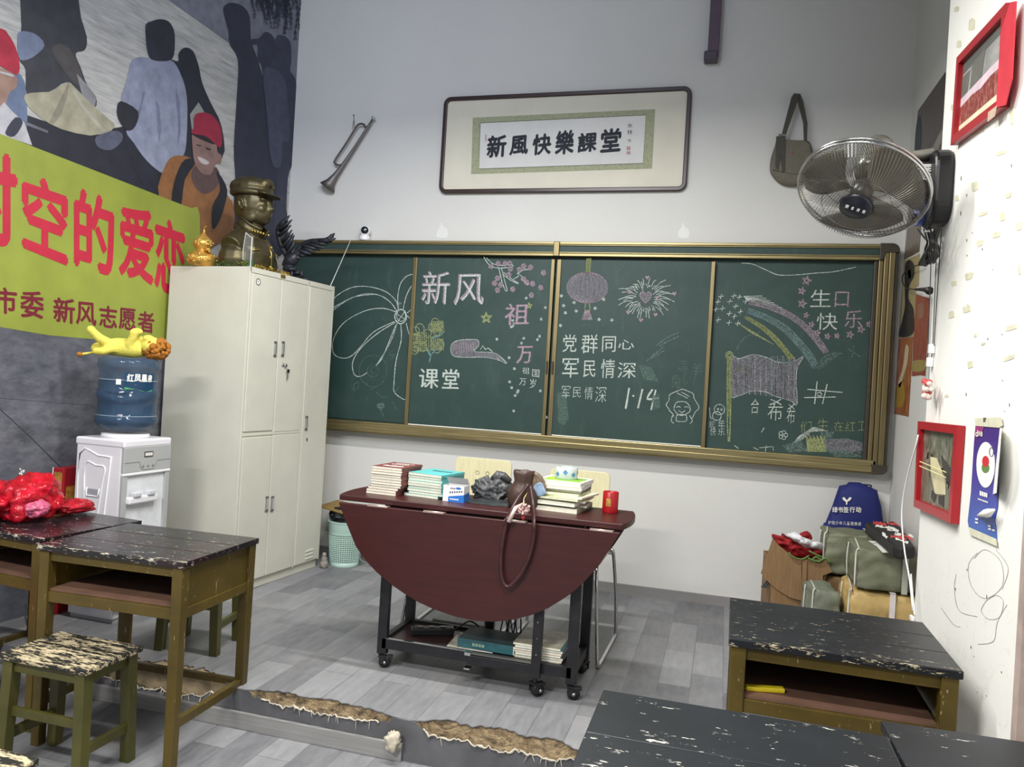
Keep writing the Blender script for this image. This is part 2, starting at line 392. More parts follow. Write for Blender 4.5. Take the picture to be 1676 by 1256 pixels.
structure(MB().box(-1.2, 4.3, -7.5, -2.10, FZ-.1, FZ).build('floor', M_FLOOR))
# baseboards
M_BASE = metalish('grey_skirting', (140, 138, 138), .45, .1, (1, 1, 20), .08)
structure(MB().box(-.3, XR, -.014, 0, 0, .058).build('baseboard_back', M_BASE))

# platform: vinyl sheet worn away along its front edge, showing the rubble and plaster under it
PE = -2.135
plat = structure(MB().box(-.8, XR+.1, PE+.10, 0, -.12, -.006).box(-.8, 1.0, PE+.02, PE+.10, -.15, -.006).build('floor_platform', flat((150, 134, 108), .9, 0, .3, 14, 'bare_rubble')))
plat.name = 'floor'
def top_edge(x):     # how far the vinyl has torn back, read off along the step
    d = 0.0
    for x0, x1, dep in ((1.04, 1.70, .060), (1.74, 2.42, .085), (.30, .98, .15), (2.45, 3.4, .05)):
        if x0 < x < x1:
            t = (x-x0)/(x1-x0); d = max(d, dep*min(1, 5*t, 4*(1-t))*(.72+.4*noise.noise(Vector((x*9, 0, 3)))+.25*noise.noise(Vector((x*40, 1, 3)))))
    return d
xs = [-.8+.008*i for i in range(int(4.55/.008))]
mb = MB(); n = len(xs)
fr = [(x, PE+top_edge(x)) for x in xs]
vs = [(x, 0, 0) for x in xs]+[(x, y, 0) for x, y in fr]+[(x, y, -.004) for x, y in fr]
mb.raw(vs, [(i, i+1, n+i+1, n+i) for i in range(n-1)]+[(n+i, n+i+1, 2*n+i+1, 2*n+i) for i in range(n-1)])
vin = structure(mb.build('floor', M_FLOOR))
# plaster bed exposed between sheet and riser
def bed_mat():
    t = NT('exposed_plaster'); co = t.coord((3, 12, 6)); a = t.noise(co, 6, 7, .75); b = t.noise(t.coord((5, 30, 20)), 7, 4, .6)
    c = t.ramp(a, [(.36, lin((52, 44, 38))), (.48, lin((132, 112, 84))), (.62, lin((178, 158, 124)))])
    cr = t.ramp(t.math('ABSOLUTE', t.math('SUBTRACT', b, .5)), [(0, .8), (.03, 0.0)])
    c = t.mix(cr, c, lin((70, 58, 48))); t.set(c, .9); t.bump(a, .8, .02); return t.m
M_BED = bed_mat()
mb = MB(); K = 7; xs2 = [-.75+.012*i for i in range(int(4.4/.012))]; nn = len(xs2)
for j in range(K):
    t = j/(K-1)
    for x in xs2:
        d = top_edge(x)+.006; y = PE+.012+(d-.012)*(1-t) if d > .02 else PE+.006*(1-t)
        z = -.004-t*.055*min(1, d/.05)-.012*t*(1+noise.noise(Vector((x*26, t*5, 1)))*1.5)*(d > .02)
        mb.v.append(Vector((x, y, z)))
for j in range(K-1):
    for i in range(nn-1): mb.f.append([j*nn+i, j*nn+i+1, (j+1)*nn+i+1, (j+1)*nn+i]); mb.mi.append(0); mb.sm.append(True)
o = mb.build('plaster_bed', M_BED, plat); tag(o, 'crumbling tan plaster where the grey vinyl has torn away')
# riser sheet with ragged top
def riser_top(x):
    d = top_edge(x); return -.003 if d < .01 else -.012-.45*d-.018*abs(noise.noise(Vector((x*30, 5, 1))))-.01*noise.noise(Vector((x*90, 5, 1)))
mb = MB(); a = [(x, PE, riser_top(x)) for x in xs]; b = [(x, PE-.002, -.15) for x in xs]; a2 = [(x, PE+.003, riser_top(x)) for x in xs]
mb.raw(a+b+a2, [(i, i+1, n+i+1, n+i) for i in range(n-1)]+[(2*n+i, 2*n+i+1, i+1, i) for i in range(n-1)])
mb.build('riser_sheet', worn('scuffed_dark_vinyl', (92, 92, 96), (150, 146, 136), -.03, 0, streak=(3, 3, 3), scale=6), plat)
# frayed lip of backing felt
mb = MB()
M_FRAY = flat((196, 188, 170), .9, 0, .15, 40, 'frayed_felt_backing')
random.seed(3)
lip = []
for i, x in enumerate(xs):
    if top_edge(x) > .02: lip.append((x, PE-.006-.004*math.sin(x*70), riser_top(x)+.002+.004*noise.noise(Vector((x*50, 2, 2)))))
    else:
        if len(lip) > 4:
            rr = [.002+.0065*abs(noise.noise(Vector((q[0]*35, 1, 1)))) for q in lip]; mb.tube(lip, rr, 6)
        lip = []
for k in range(46):
    x = random.uniform(.35, 2.45)
    if top_edge(x) < .025: continue
    z = riser_top(x); mb.tube([(x, PE-.006, z), (x+random.uniform(-.012, .012), PE-.012, z-random.uniform(.008, .03))], [.0018, .0005], 4)
mb.build('frayed_edge', M_FRAY, plat)
# crumpled scrap of felt hanging at the joint
def crumple(c, r, seed, amp=.5, fr=3, n=28, m=18, M=None):
    mb = MB()
    def fn(p, d):
        q = noise.fractal(d*fr+Vector((seed, seed*2, 0)), 1.0, 2.0, 4); rg = 1-abs(noise.noise(d*fr*1.7+Vector((0, seed, 7))))*1.6
        return p*(1+amp*(q*.5+rg*.25-.2))
    mb.ell(c, r, n, m, 0, M, fn); return mb
o = crumple((1.685, PE-.03, -.075), (.03, .016, .036), 4, .9, 2.2).build('torn_scrap', M_FRAY, plat); tag(o, 'pale crumpled scrap of felt hanging off the step')
# metal trim on the step
a = aY(385, 1170, PE-.008); b = aY(688, 1220, PE-.008)
trim = structure(MB().box(-.6, 1.715, PE-.016, PE-.003, -.15, -.085).build('trim_2', metalish('aluminium_trim', (158, 157, 156), .4, .3, (1, 1, 40), .12), bevel=.002))
# white cable along step
tag(MB().tube([aZ(688, 1222, -.13), aZ(700, 1236, -.14), aZ(725, 1243, -.145), aZ(755, 1247, -.145)], .0035, 6).build('white_cable', M_WHITE), 'short white cable poking out below the torn step', 'cable')

# ================================================================ MURAL on the left wall (a flat print)
mural = thing('wall_mural', (lwx(-1.5)+.003, -1.5, 0), 'large printed photo mural of people by water filling the left wall', 'mural')
q = 2.991
def Lp(off): return lambda x, y: aL(x, y, off)
MUc = {}
def mm(rgb, var=.13, sc=14): return flat(rgb, .55, 0, var, sc)
def water():
    t = NT('mural_water'); n = t.noise(t.coord((1.2, 1.2, 9), (.35, 0, 0)), 5, 5, .65, .3)
    t.set(t.ramp(n, [(.3, lin((148, 148, 147))), (.7, lin((196, 195, 192)))]), .55); return t.m
def wallq(off, z0, z1, y0, y1):
    return [Vector((lwx(y)+off/math.cos(LA), y, z)) for y, z in ((y0, z0), (y1, z0), (y1, z1), (y0, z1))]
mb = MB().poly(wallq(.004, 0.02, H-.05, -6.5, -.005)); mb.build('background_print', water(), mural, world=True)
FIG = [ # (name, colour, layer, points in a 3x enlargement of the photograph's corner)
 ('far_shore', (134, 137, 152), 1, [(825, 0), (825, -400), (1500, -400), (1490, 60), (1480, 330), (1440, 420), (1120, 210)]),
 ('standing_figure', (66, 68, 76), 2, [(105, -500), (385, -500), (385, 0), (425, 180), (415, 245), (370, 262), (395, 330), (430, 425), (470, 475), (465, 525), (400, 480), (330, 402), (240, 452), (135, 470), (125, 340), (95, 295), (85, 200), (105, 130)]),
 ('standing_figure', (88, 84, 86), 3, [(255, 235), (330, 225), (400, 360), (385, 420), (300, 330)]),
 ('carried_bag', (128, 140, 168), 3, [(95, 155), (170, 165), (218, 222), (160, 280), (97, 292), (86, 210)]),
 ('paper', (150, 150, 156), 3, [(375, 360), (430, 420), (472, 476), (464, 525), (405, 478)]),
 ('boat', (42, 44, 58), 2, [(60, 540), (240, 600), (440, 650), (600, 620), (640, 640), (720, 760), (820, 850), (790, 965), (420, 830), (150, 712), (60, 600)]),
 ('boat_rail', (112, 116, 130), 3, [(108, 588), (235, 640), (235, 652), (110, 606)]),
 ('conical_hat', (178, 174, 152), 4, [(335, 402), (348, 408), (400, 462), (460, 520), (520, 572), (562, 608), (560, 622), (545, 640), (500, 656), (440, 664), (370, 652), (300, 632), (240, 604), (190, 570), (150, 535), (125, 500), (118, 480), (122, 463), (150, 455), (195, 452), (240, 450), (290, 424)]),
 ('hat_shade', (150, 146, 128), 5, [(335, 402), (340, 404), (330, 470), (300, 560), (262, 610), (240, 600), (280, 520)]),
 ('hat_shade', (190, 187, 170), 5, [(340, 404), (348, 410), (400, 500), (470, 590), (520, 640), (500, 648), (430, 570), (370, 480)]),
 ('shirt_fold', (128, 134, 164), 5, [(700, 450), (712, 452), (690, 540), (665, 600), (655, 598), (680, 540)]),
 ('shirt_fold', (132, 138, 168), 5, [(760, 480), (780, 520), (790, 640), (780, 700), (772, 640), (765, 540)]),
 ('shirt_fold', (128, 134, 164), 5, [(860, 420), (880, 500), (885, 640), (870, 720), (872, 600), (862, 500)]),
 ('shirt_fold', (166, 171, 198), 5, [(660, 330), (700, 310), (690, 400), (650, 470), (630, 470), (645, 400)]),
 ('kneeling_arm', (96, 100, 122), 3, [(470, 670), (560, 640), (600, 660), (590, 700), (540, 735), (480, 720)]),
 ('seated_man_trousers', (40, 42, 56), 3, [(610, 640), (760, 700), (905, 700), (905, 800), (800, 870), (790, 965), (700, 900), (640, 780)]),
 ('seated_man_shirt', (158, 164, 190), 4, [(650, 292), (735, 283), (830, 290), (880, 352), (915, 480), (912, 700), (890, 772), (820, 850), (760, 825), (700, 765), (655, 700), (618, 645), (655, 600), (680, 545), (595, 492), (620, 400)]),
 ('seated_man_arm', (46, 46, 58), 5, [(590, 495), (676, 545), (662, 620), (625, 640), (588, 600), (572, 548)]),
 ('seated_man_head', (52, 54, 68), 5, [(715, 200), (712, 130), (722, 112), (740, 105), (780, 94), (825, 105), (852, 150), (856, 220), (845, 285), (800, 300), (740, 290), (722, 250)]),
 ('woman_silhouette', (44, 46, 60), 3, [(835, 290), (872, 300), (874, 262), (905, 233), (945, 250), (972, 320), (990, 405), (1030, 500), (1085, 620), (1085, 780), (905, 775), (915, 640), (915, 470), (880, 352), (830, 305)]),
 ('gap_of_water', (168, 168, 166), 4, [(972, 500), (1008, 562), (960, 600), (940, 640), (930, 560)]),
 ('boy_shirt', (158, 106, 66), 5, [(850, 765), (935, 775), (985, 860), (1050, 845), (1090, 895), (1115, 960), (1142, 1000), (1142, 1120), (1060, 1200), (975, 1220), (930, 1040), (778, 958), (805, 820)]),
 ('boy_neck', (104, 80, 80), 6, [(945, 820), (1060, 820), (1070, 900), (1010, 950), (950, 910)]),
 ('boy_strap', (34, 38, 48), 7, [(905, 782), (960, 790), (905, 880), (885, 1010), (840, 985), (862, 860)]),
 ('boy_strap', (34, 38, 48), 7, [(1058, 838), (1098, 890), (1112, 955), (1075, 1080), (1040, 1120), (1040, 1010), (1078, 930)]),
 ('boy_face', (150, 120, 114), 8, [(948, 645), (1050, 690), (1065, 745), (1085, 760), (1080, 800), (1058, 802), (1030, 855), (985, 845), (955, 800), (943, 730)]),
 ('boy_fringe', (40, 38, 44), 9, [(948, 643), (1050, 690), (1040, 706), (948, 664)]),
 ('boy_smile', (206, 196, 196), 9, [(968, 766), (1022, 792), (1012, 806), (985, 798)]),
 ('boy_eye', (46, 38, 42), 9, [(962, 706), (985, 712), (983, 718), (962, 712)]),
 ('boy_eye', (46, 38, 42), 9, [(1008, 722), (1032, 730), (1030, 737), (1008, 729)]),
 ('boy_cap', (172, 44, 72), 9, [(955, 562), (1010, 552), (1050, 575), (1078, 620), (1087, 680), (1080, 722), (1052, 704), (1010, 668), (938, 652), (948, 625)]),
 ('tall_silhouette', (50, 54, 74), 3, [(1095, 35), (1130, 14), (1185, 28), (1222, 80), (1230, 200), (1265, 300), (1300, 430), (1330, 640), (1370, 820), (1400, 1000), (1395, 1230), (1170, 1230), (1145, 1000), (1152, 880), (1145, 720), (1160, 470), (1165, 295), (1125, 218), (1118, 150), (1100, 85)]),
 ('right_silhouette', (62, 66, 88), 4, [(1348, 195), (1385, 174), (1420, 205), (1427, 290), (1420, 345), (1440, 375), (1452, 440), (1440, 690), (1432, 800), (1410, 870), (1400, 1060), (1385, 1240), (1340, 1200), (1360, 800), (1340, 400)]),
 ('middle_silhouette', (56, 60, 82), 5, [(1233, 192), (1270, 188), (1300, 156), (1340, 182), (1352, 255), (1345, 330), (1395, 380), (1410, 470), (1420, 690), (1382, 700), (1378, 815), (1325, 800), (1305, 600), (1285, 350), (1262, 290), (1262, 222), (1238, 220)]),
 ('middle_shirt', (78, 83, 108), 6, [(1288, 350), (1345, 340), (1392, 385), (1408, 480), (1418, 685), (1382, 695), (1376, 812), (1332, 795), (1312, 600)]),
 ('left_boy_cap', (190, 46, 70), 4, [(-200, 100), (0, 138), (40, 168), (75, 228), (96, 312), (82, 366), (0, 322), (-200, 240)]),
 ('left_boy_face', (168, 134, 122), 3, [(-100, 320), (0, 330), (78, 372), (80, 425), (42, 462), (18, 560), (0, 585), (-100, 600)]),
 ('left_boy_glasses', (200, 200, 206), 5, [(0, 348), (68, 366), (66, 378), (0, 356)]),
 ('left_boy_collar', (196, 196, 202), 4, [(-60, 590), (20, 500), (60, 545), (120, 600), (158, 712), (-60, 640)]),
 ('left_boy_strap', (58, 60, 78), 5, [(75, 575), (112, 600), (70, 668), (25, 650)]),
 ('blue_boat', (110, 126, 158), 1, [(60, 360), (120, 400), (130, 640), (60, 600), (20, 480)]),
]
for k, (nm, rgb, lay, pts) in enumerate(FIG):
    rgb = tuple(int(v*.86) for v in rgb); pts = smooth2([(a/q, b/q) for a, b in pts], 3, True)[:-1] if nm not in ('far_shore', 'paper', 'gap_of_water', 'conical_hat', 'boat', 'boat_rail', 'left_boy_collar', 'boy_eye', 'left_boy_glasses', 'shirt_fold', 'hat_shade') else [(a/q, b/q) for a, b in pts]
    MB().poly([aL(a, b, .0045+.0006*lay+.00003*k) for a, b in pts]).build(nm, mm(rgb), mural, world=True)
random.seed(11); mb = MB()
for k in range(46):      # willow twigs
    x = random.uniform(1225, 1475); y = -60; L = random.uniform(90, 260)*(.5+.5*(x-1200)/280); pts = []
    for j in range(9): pts.append(((x+6*math.sin(j*.9+k))/q, (y+L*j/8)/q))
    ribbon(mb, pts, .8, Lp(.0092))
    for j in range(2, 9):
        a, b = pts[j]
        for s_ in (-1, 1): ribbon(mb, [(a, b), (a+s_*2.2, b+4.5)], .8, Lp(.0092))
mb.build('willow_twigs', mm((44, 50, 68)), mural, world=True)
def stone():
    t = NT('mural_paving'); n = t.noise(t.coord((1, 1, 2.2)), 7, 8, .75); m2 = t.noise(t.coord(), 1.5, 3)
    c = t.mix(t.ramp(m2, [(.35, 0.0), (.7, .5)]), t.ramp(n, [(.35, lin((70, 72, 80))), (.7, lin((118, 120, 128)))]), lin((66, 70, 86))); t.set(c, .5); return t.m
MB().poly([aL(a, b, .0098) for a, b in ((-700, 410), (0, 534), (137, 553), (300, 562), (460, 560), (440, 1250), (-700, 1700))]).build('paving_print', stone(), mural, world=True)
mb = MB(); ribbon(mb, [(-40, 632), (0, 670), (50, 716), (120, 786)], 1.6, Lp(.0102)); ribbon(mb, [(-100, 640), (0, 652), (150, 664)], .6, Lp(.0102)); mb.build('paving_seam', mm((48, 50, 60)), mural, world=True)
ban = [(-600, 0), (0, 219), (160, 281), (300, 336), (314, 341), (323, 338), (327, 352), (328, 400), (322, 470), (312, 562), (257, 565), (137, 554), (80, 549), (0, 535.5), (-600, 432)]
bo = MB().poly([aL(a, b, .0106) for a, b in ban]).build('banner_print', flat((140, 150, 60), .5, 0, .12, 2), mural, world=True)
mb = MB()
for ch, TL, TR, BR, BL in (('时', (-58, 243), (26, 260), (26, 402), (-58, 392)), ('空', (38, 284), (109, 308), (109, 431), (38, 402)), ('的', (123, 308), (185, 331), (185, 450), (123, 432)),
                           ('爱', (196, 335), (250, 351), (250, 465), (196, 447)), ('恋', (254, 355), (302, 372), (302, 486), (254, 470))):
    mb = MB(); put(mb, ch, TL, TR, BR, BL, Lp(.0113), .045); mb.build('printed_character', flat((184, 38, 62), .5, 0, .05), mural, world=True)
mb = MB()
for ch, x0, x1, y0, y1 in (('市', -9, 27, 470, 513), ('委', 34, 71, 476, 520), ('新', 88, 122, 487, 528), ('风', 125, 157, 494, 532), ('志', 163, 191, 500, 536), ('愿', 195, 222, 504, 540), ('者', 226, 252, 509, 544)):
    mb = MB(); put(mb, ch, (x0, y0), (x1, y0+3), (x1, y1+2), (x0, y1-2), Lp(.0113), .032); mb.build('printed_character', flat((112, 24, 44), .5, 0, .05), mural, world=True)
mb = MB(); random.seed(5)
for k in range(26):
    x = 36+random.uniform(-4, 4); y = random.uniform(765, 812); mb.poly([aL(x+dx, y+dy, .0115) for dx, dy in ((-1.2, -1.5), (1.3, -1), (1, 2), (-1, 1.2))])
mb.build('paint_chip', M_WPAPER, mural, world=True)

# ================================================================ CHALKBOARD
XM = 1.7106
cb = thing('chalkboard', (XM, 0, .9), 'wide green sliding chalkboard with brass frame across the whole back wall', 'chalkboard')
def BB(*a, m=None): m = m or MB(); return m.box(*a)
XL0, XE = -.215, 3.653
BB(XL0, XE-.03, -.028, -.001, .90, 2.13).build('backing', M_BOARD, cb, world=True)
BB(XL0, .78, -.035, -.028, .944, 2.04).build('fixed_panel', M_BOARD, cb, world=True)
BB(2.64, 3.55, -.035, -.028, .93, 2.04).build('fixed_panel', M_BOARD, cb, world=True)
def sliding(x0, x1, nm='sliding_panel'):
    o = BB(x0, x1, -.062, -.044, .938, 2.036).build(nm, M_BOARD, cb, world=True)
    for a, b in ((x0, x0+.028), (x1-.024, x1)):
        s_ = BB(a, b, -.070, -.044, .935, 2.038).build('stile', M_BRASSV, o, world=True, bevel=.003)
    mb = MB(); mb.box(x0+.028, x1-.024, -.0635, -.06, .938, .9435); mb.build('bottom_seal', M_WPAPER, o, world=True)
    return o
pl_ = sliding(.748, 1.702); pr_ = sliding(1.716, 2.673)
for x in (1.690, 1.728):
    MB().beam((x, -.078, 1.40), (x, -.078, 1.32), .008, .012).build('pull_handle', M_DKBR, pl_ if x < 1.7 else pr_, world=True, bevel=.002)
# top rails
for x0, x1 in ((XL0, 1.692), (1.728, 3.56)):
    BB(x0, x1, -.080, -.03, 2.121, 2.146).box(x0, x1, -.086, -.03, 2.127, 2.132).build('top_rail', M_BRASS, cb, world=True, bevel=.003)
    BB(x0, x1, -.072, -.03, 2.082, 2.122).build('header_panel', M_BOARD, cb, world=True)
    BB(x0, x1, -.080, -.03, 2.056, 2.083).box(x0, x1, -.085, -.03, 2.072, 2.077).build('top_rail', M_BRASS, cb, world=True, bevel=.003)
BB(1.691, 1.729, -.087, -.03, 2.054, 2.147).build('centre_joint', M_BRASSV, cb, world=True, bevel=.004)
# bottom rails
mb = MB(); mb.box(XL0, 3.60, -.088, -.02, .900, .936).box(XL0, 3.60, -.1, -.02, .868, .903).box(XL0, 3.60, -.094, -.02, .862, .87)
mb.build('chalk_rail', M_BRASS, cb, world=True, bevel=.004)
# right-hand frame of several ribs, rounded corners
for k, (a, b, y, m) in enumerate(((3.535, 3.556, -.060, M_DKBR), (3.556, 3.580, -.075, M_BRASSV), (3.581, 3.606, -.088, M_BRASSV), (3.607, 3.638, -.092, M_BRASSV), (3.638, 3.655, -.082, M_DKBR))):
    BB(a, b, y, -.001, .905, 2.10).build('side_rib', m, cb, world=True, bevel=.004)
mb = MB(); P_ = []
for t in range(9):
    a = PI/2*t/8; P_.append((3.617+.04*math.sin(a), 2.108+.04*math.cos(a)))
P_ += [(3.657, 2.095), (3.585, 2.095), (3.56, 2.055), (3.555, 2.055), (3.555, 2.148)]
mb.prism([(x, -.095, z) for x, z in P_[:10]+[(3.585, 2.095), (3.575, 2.054), (3.555, 2.054), (3.555, 2.148)]], (0, .094, 0)); mb.build('corner_cap', M_DKBR, cb, world=True, bevel=.003)
P_ = [(3.657, .915), (3.657, .90)]+[(3.622+.035*math.cos(PI/2*t/6), .897-.035*math.sin(PI/2*t/6)) for t in range(7)]+[(3.575, .860), (3.575, .915)]
MB().prism([(x, -.102, z) for x, z in P_], (0, .1, 0)).build('corner_cap', M_DKBR, cb, world=True, bevel=.003)

# ---- chalk drawings, each a child of the chalkboard
def BP(y): return lambda x, yy: aY(x, yy, y)
SLD, FIX = -.0626, -.0356
class Chalk:
    def __init__(s, name, plane, crop=(0, 0, 1)): s.n = name; s.pl = plane; s.cr = crop; s.sets = {}; s.chars = []
    def T(s, p): return (s.cr[0]+p[0]/s.cr[2], s.cr[1]+p[1]/s.cr[2])
    def mbx(s, m): return s.sets.setdefault(m.name, (MB(), m))[0]
    def line(s, m, w, *lines, sm_=True):
        for L in lines:
            pts = [s.T(p) for p in L]; pts = smooth2(pts, 5) if sm_ and len(pts) > 2 else [tuple(pts[0][i]*(1-t)+pts[1][i]*t for i in (0, 1)) for t in (0, .25, .5, .75, 1)] if len(pts) == 2 else pts
            ribbon(s.mbx(m), pts, w, BP(s.pl), 0, .3)
        return s
    def fill(s, m, pts, d=0): s.mbx(m).poly([aY(*s.T(p), s.pl-.0003*d) for p in pts]); return s
    def text(s, m, items, bold=0, slope=.08, lean=.05):
        for ch, x0, y0, x1, y1 in items:
            a = s.T((x0, y0)); b = s.T((x1, y1)); mb = MB(); putb(mb, ch, a[0], a[1], b[0], b[1], BP(s.pl-.0002-.0002*(m is CH_W)), min(bold, .004), 0, slope, lean); s.chars.append(('chalk_character', mb, m))
            if bold > .008: mb = s.chars[-1][1]; putb(mb, ch, a[0]+.9, a[1]+.5, b[0]+.9, b[1]+.5, BP(s.pl-.0003-.0002*(m is CH_W)), 0, 0, slope, lean)
        return s
    def circ(s, m, w, c, r, n=14, ry=None):
        ry = ry or r; return s.line(m, w, [(c[0]+r*math.cos(2*PI*k/n), c[1]+ry*math.sin(2*PI*k/n)) for k in range(n+1)])
    def done(s, label=None, stuff=False):
        first = None
        for nm, mb, m in s.chars: mb.build(nm, m, cb, world=True)
        for mb, m in s.sets.values():
            o = mb.build(s.n, m, cb, world=True)
            if label and first is None and not s.chars: o['label'] = label
            if stuff: o['kind'] = 'stuff'
            first = o
A = (520, 390, 3.5875); B = (890, 390, 3.393); C_ = (1140, 390, 3.064)
c = Chalk('chalk_flower_drawing', FIX, A)
c.line(CH_W, 1.1, [(60, 400), (110, 340), (200, 290), (300, 285), (400, 315), (460, 370), (475, 430)], [(60, 430), (140, 380), (260, 330), (360, 335), (430, 380), (470, 440)], [(75, 435), (200, 350), (330, 330)],
       [(465, 435), (380, 412), (270, 430), (150, 500), (90, 600), (95, 680), (150, 705), (200, 690), (250, 640), (330, 550), (450, 490)],
       [(455, 495), (350, 560), (250, 650), (205, 730), (215, 800), (250, 812), (290, 790)], [(465, 500), (440, 580), (400, 660), (342, 750)], [(458, 510), (380, 700), (345, 745)],
       [(488, 505), (490, 600), (460, 720), (448, 850), (450, 905), (500, 945), (520, 945)], [(475, 425), (470, 350), (485, 270), (520, 225), (558, 212)], [(500, 425), (520, 340), (550, 280)],
       [(520, 500), (535, 560), (550, 590)], [(525, 440), (548, 420)], [(525, 455), (540, 470)])
c.circ(CH_W, 1.6, (487, 460), 34, 16, 42).circ(CH_W, 1, (490, 455), 26, 12, 34).line(CH_W, 1, [(455, 440), (520, 480)], [(470, 490), (515, 425)])
c.fill(CH_SMW, [(470, 380), (485, 373), (497, 385), (490, 402), (474, 400)]); c.done()
c = Chalk('chalk_flower_drawing', SLD, A); c.line(CH_W, 1, [(585, 112), (590, 130)]); c.sets.clear()
c = Chalk('chalk_face_sketch', FIX, A)
c.circ(CH_FAINT, 1, (325, 780), 82, 16, 92).circ(CH_FAINT, 1, (325, 780), 35, 10, 35).circ(CH_FAINT, .9, (330, 775), 18, 8).line(CH_FAINT, 1, [(290, 850), (300, 880), (320, 885), (350, 870)], [(345, 905), (380, 935), (410, 930)], [(210, 890), (215, 860), (240, 845), (235, 880), (212, 895)], [(280, 960), (300, 930)], [(410, 690), (450, 685), (430, 710)], [(440, 960), (465, 1015)], [(350, 980), (375, 1020), (395, 1070)], [(448, 910), (480, 870)], [(382, 460), (390, 485)], [(318, 495), (322, 515)])
c.fill(CH_SMW, [(345, 975), (385, 965), (395, 990), (375, 1010), (350, 1000)]); c.done(None, True)
c = Chalk('chalk_lettering', SLD, A)
c.text(CH_P, [('新', 605, 195, 765, 385), ('风', 795, 212, 965, 388)], .012, -.02, .06); c.text(CH_W, [('新', 612, 200, 770, 392), ('风', 803, 216, 972, 394)], -.012, -.02, .06)
c.text(CH_P, [('祖', 1095, 385, 1235, 510), ('万', 1165, 635, 1255, 735)], .01, -.02); c.text(CH_W, [('课', 592, 765, 705, 880), ('堂', 728, 768, 825, 882)], .02, .02)
c.text(CH_W, [('祖', 1200, 758, 1243, 795), ('国', 1258, 770, 1300, 815), ('万', 1182, 822, 1222, 862), ('岁', 1245, 825, 1280, 880)], -.004); c.done()
c = Chalk('chalk_tree_drawing', SLD, A); random.seed(8)
for cx_, cy_, r in ((690, 495, 22), (715, 520, 20), (700, 545, 22), (672, 520, 20), (600, 530, 25), (575, 545, 22), (575, 590, 26), (610, 590, 30), (580, 640, 26), (615, 640, 24), (645, 560, 22), (690, 600, 24), (720, 625, 22), (700, 650, 22), (570, 660, 20)):
    c.circ(CH_Y, 1.1, (cx_, cy_), r, 12, r*1.1)
for k in range(9):
    c.line(CH_Y, .8, [(560+k*13, 560), (575+k*11, 665)], [(560, 560+k*12), (640, 555+k*13)], [(665+k*9, 490), (670+k*9, 550)], [(662, 490+k*8), (735, 488+k*8)])
    if k < 7: c.line(CH_Y, .8, [(668+k*11, 590), (672+k*11, 660)], [(665, 595+k*10), (740, 595+k*10)])
c.line(CH_B, 1.6, [(655, 730), (662, 690), (650, 660)], [(662, 690), (690, 655)], [(640, 640), (650, 670), (665, 700)], [(670, 590), (720, 570), (742, 550)]); c.done('yellow chalk trees with blue trunks')
c = Chalk('chalk_blossom_drawing', SLD, A)
c.line(CH_W, 1.1, [(975, 110), (1010, 160), (1060, 175), (1140, 170)], [(990, 115), (1030, 150), (1080, 160), (1140, 155), (1145, 170)], [(1065, 180), (1080, 250), (1100, 305)], [(1080, 178), (1095, 240), (1112, 305), (1100, 308)], [(1085, 210), (1130, 245), (1175, 268)], [(1090, 200), (1140, 240), (1180, 265)], [(1170, 210), (1200, 190), (1240, 182)], [(1150, 240), (1180, 220), (1180, 185)], [(1190, 215), (1220, 260), (1240, 275)], [(1135, 290), (1150, 310)])
for x, y in ((1018, 165), (1060, 150), (1100, 150), (1128, 148), (1132, 180), (1055, 235), (1038, 265), (1075, 275), (1055, 305), (1122, 215), (1145, 300), (1185, 185), (1210, 165), (1250, 172), (1208, 240), (1262, 268), (1326, 203), (1310, 290), (1255, 335), (1228, 260)):
    for k in range(5):
        a = 2*PI*k/5+x; c.circ(CH_P, 1.7, (x+8*math.cos(a), y+9*math.sin(a)), 5, 6)
c.done('pink chalk blossom on white twigs', True)
c = Chalk('chalk_star', SLD, A)
def star(c, m, x, y, r, w=1.2, rot=-PI/2, k=2, fillm=None):
    P_ = [(x+r*math.cos(rot+2*PI*j*k/5), y+r*math.sin(rot+2*PI*j*k/5)) for j in range(6)]
    for a, b in zip(P_, P_[1:]): c.line(m, w, [a, b])
star(c, CH_Y, 990, 468, 34, 2.0); star(c, CH_Y, 1240, 398, 20, 1.6)
random.seed(2)
for k in range(34):
    x = random.choice((1070, 1140, 1190, 1240, 1300, 1320))+random.uniform(-22, 22); y = random.uniform(330, 1060)
    if 1180 < x < 1310 and (620 < y < 890 or 370 < y < 520): continue
    if y > 750 and x < 1110: continue
    star(c, CH_W, x, y, 9, .8, random.random()*3)
c.done('small chalk stars', True)
c = Chalk('chalk_brush_drawing', SLD, A)
body = smooth2([(782, 660), (790, 620), (830, 600), (900, 595), (940, 600), (945, 630), (920, 665), (985, 670), (1050, 680), (1110, 735), (1060, 715), (990, 700), (900, 700), (830, 698), (795, 690)], 4, True)
c.fill(CH_SM, body[:-1]); c.line(CH_W, 1.1, body, [(955, 655), (970, 632), (985, 655), (1000, 645), (1025, 665)], sm_=False)
for k in range(9): c.line(CH_P, 1.2, [(800+k*14, 612), (805+k*14, 690)])
c.done('pink shaded chalk brush shape')
c = Chalk('chalk_lantern_drawing', SLD, B)
el = lambda fx: [(242+fx*113*math.cos(a), 275+85*math.sin(a)) for a in [PI*2*j/28 for j in range(29)]]
c.fill(CH_SM, el(1)[:-1])
for fx in (1, .8, .6, .35, .1): c.line(CH_P, 1.1, el(fx))
c.fill(CH_SMY, [(240, 112), (262, 112), (256, 190), (234, 190)], 1).line(CH_Y, 1.2, [(240, 112), (234, 190)], [(262, 112), (256, 190)], [(232, 362), (256, 362)], [(232, 362), (230, 400), (256, 400), (252, 362)])
for k in range(9): c.line(CH_P, .9, [(242+(k-4)*3, 400), (240+(k-4)*7, 455)])
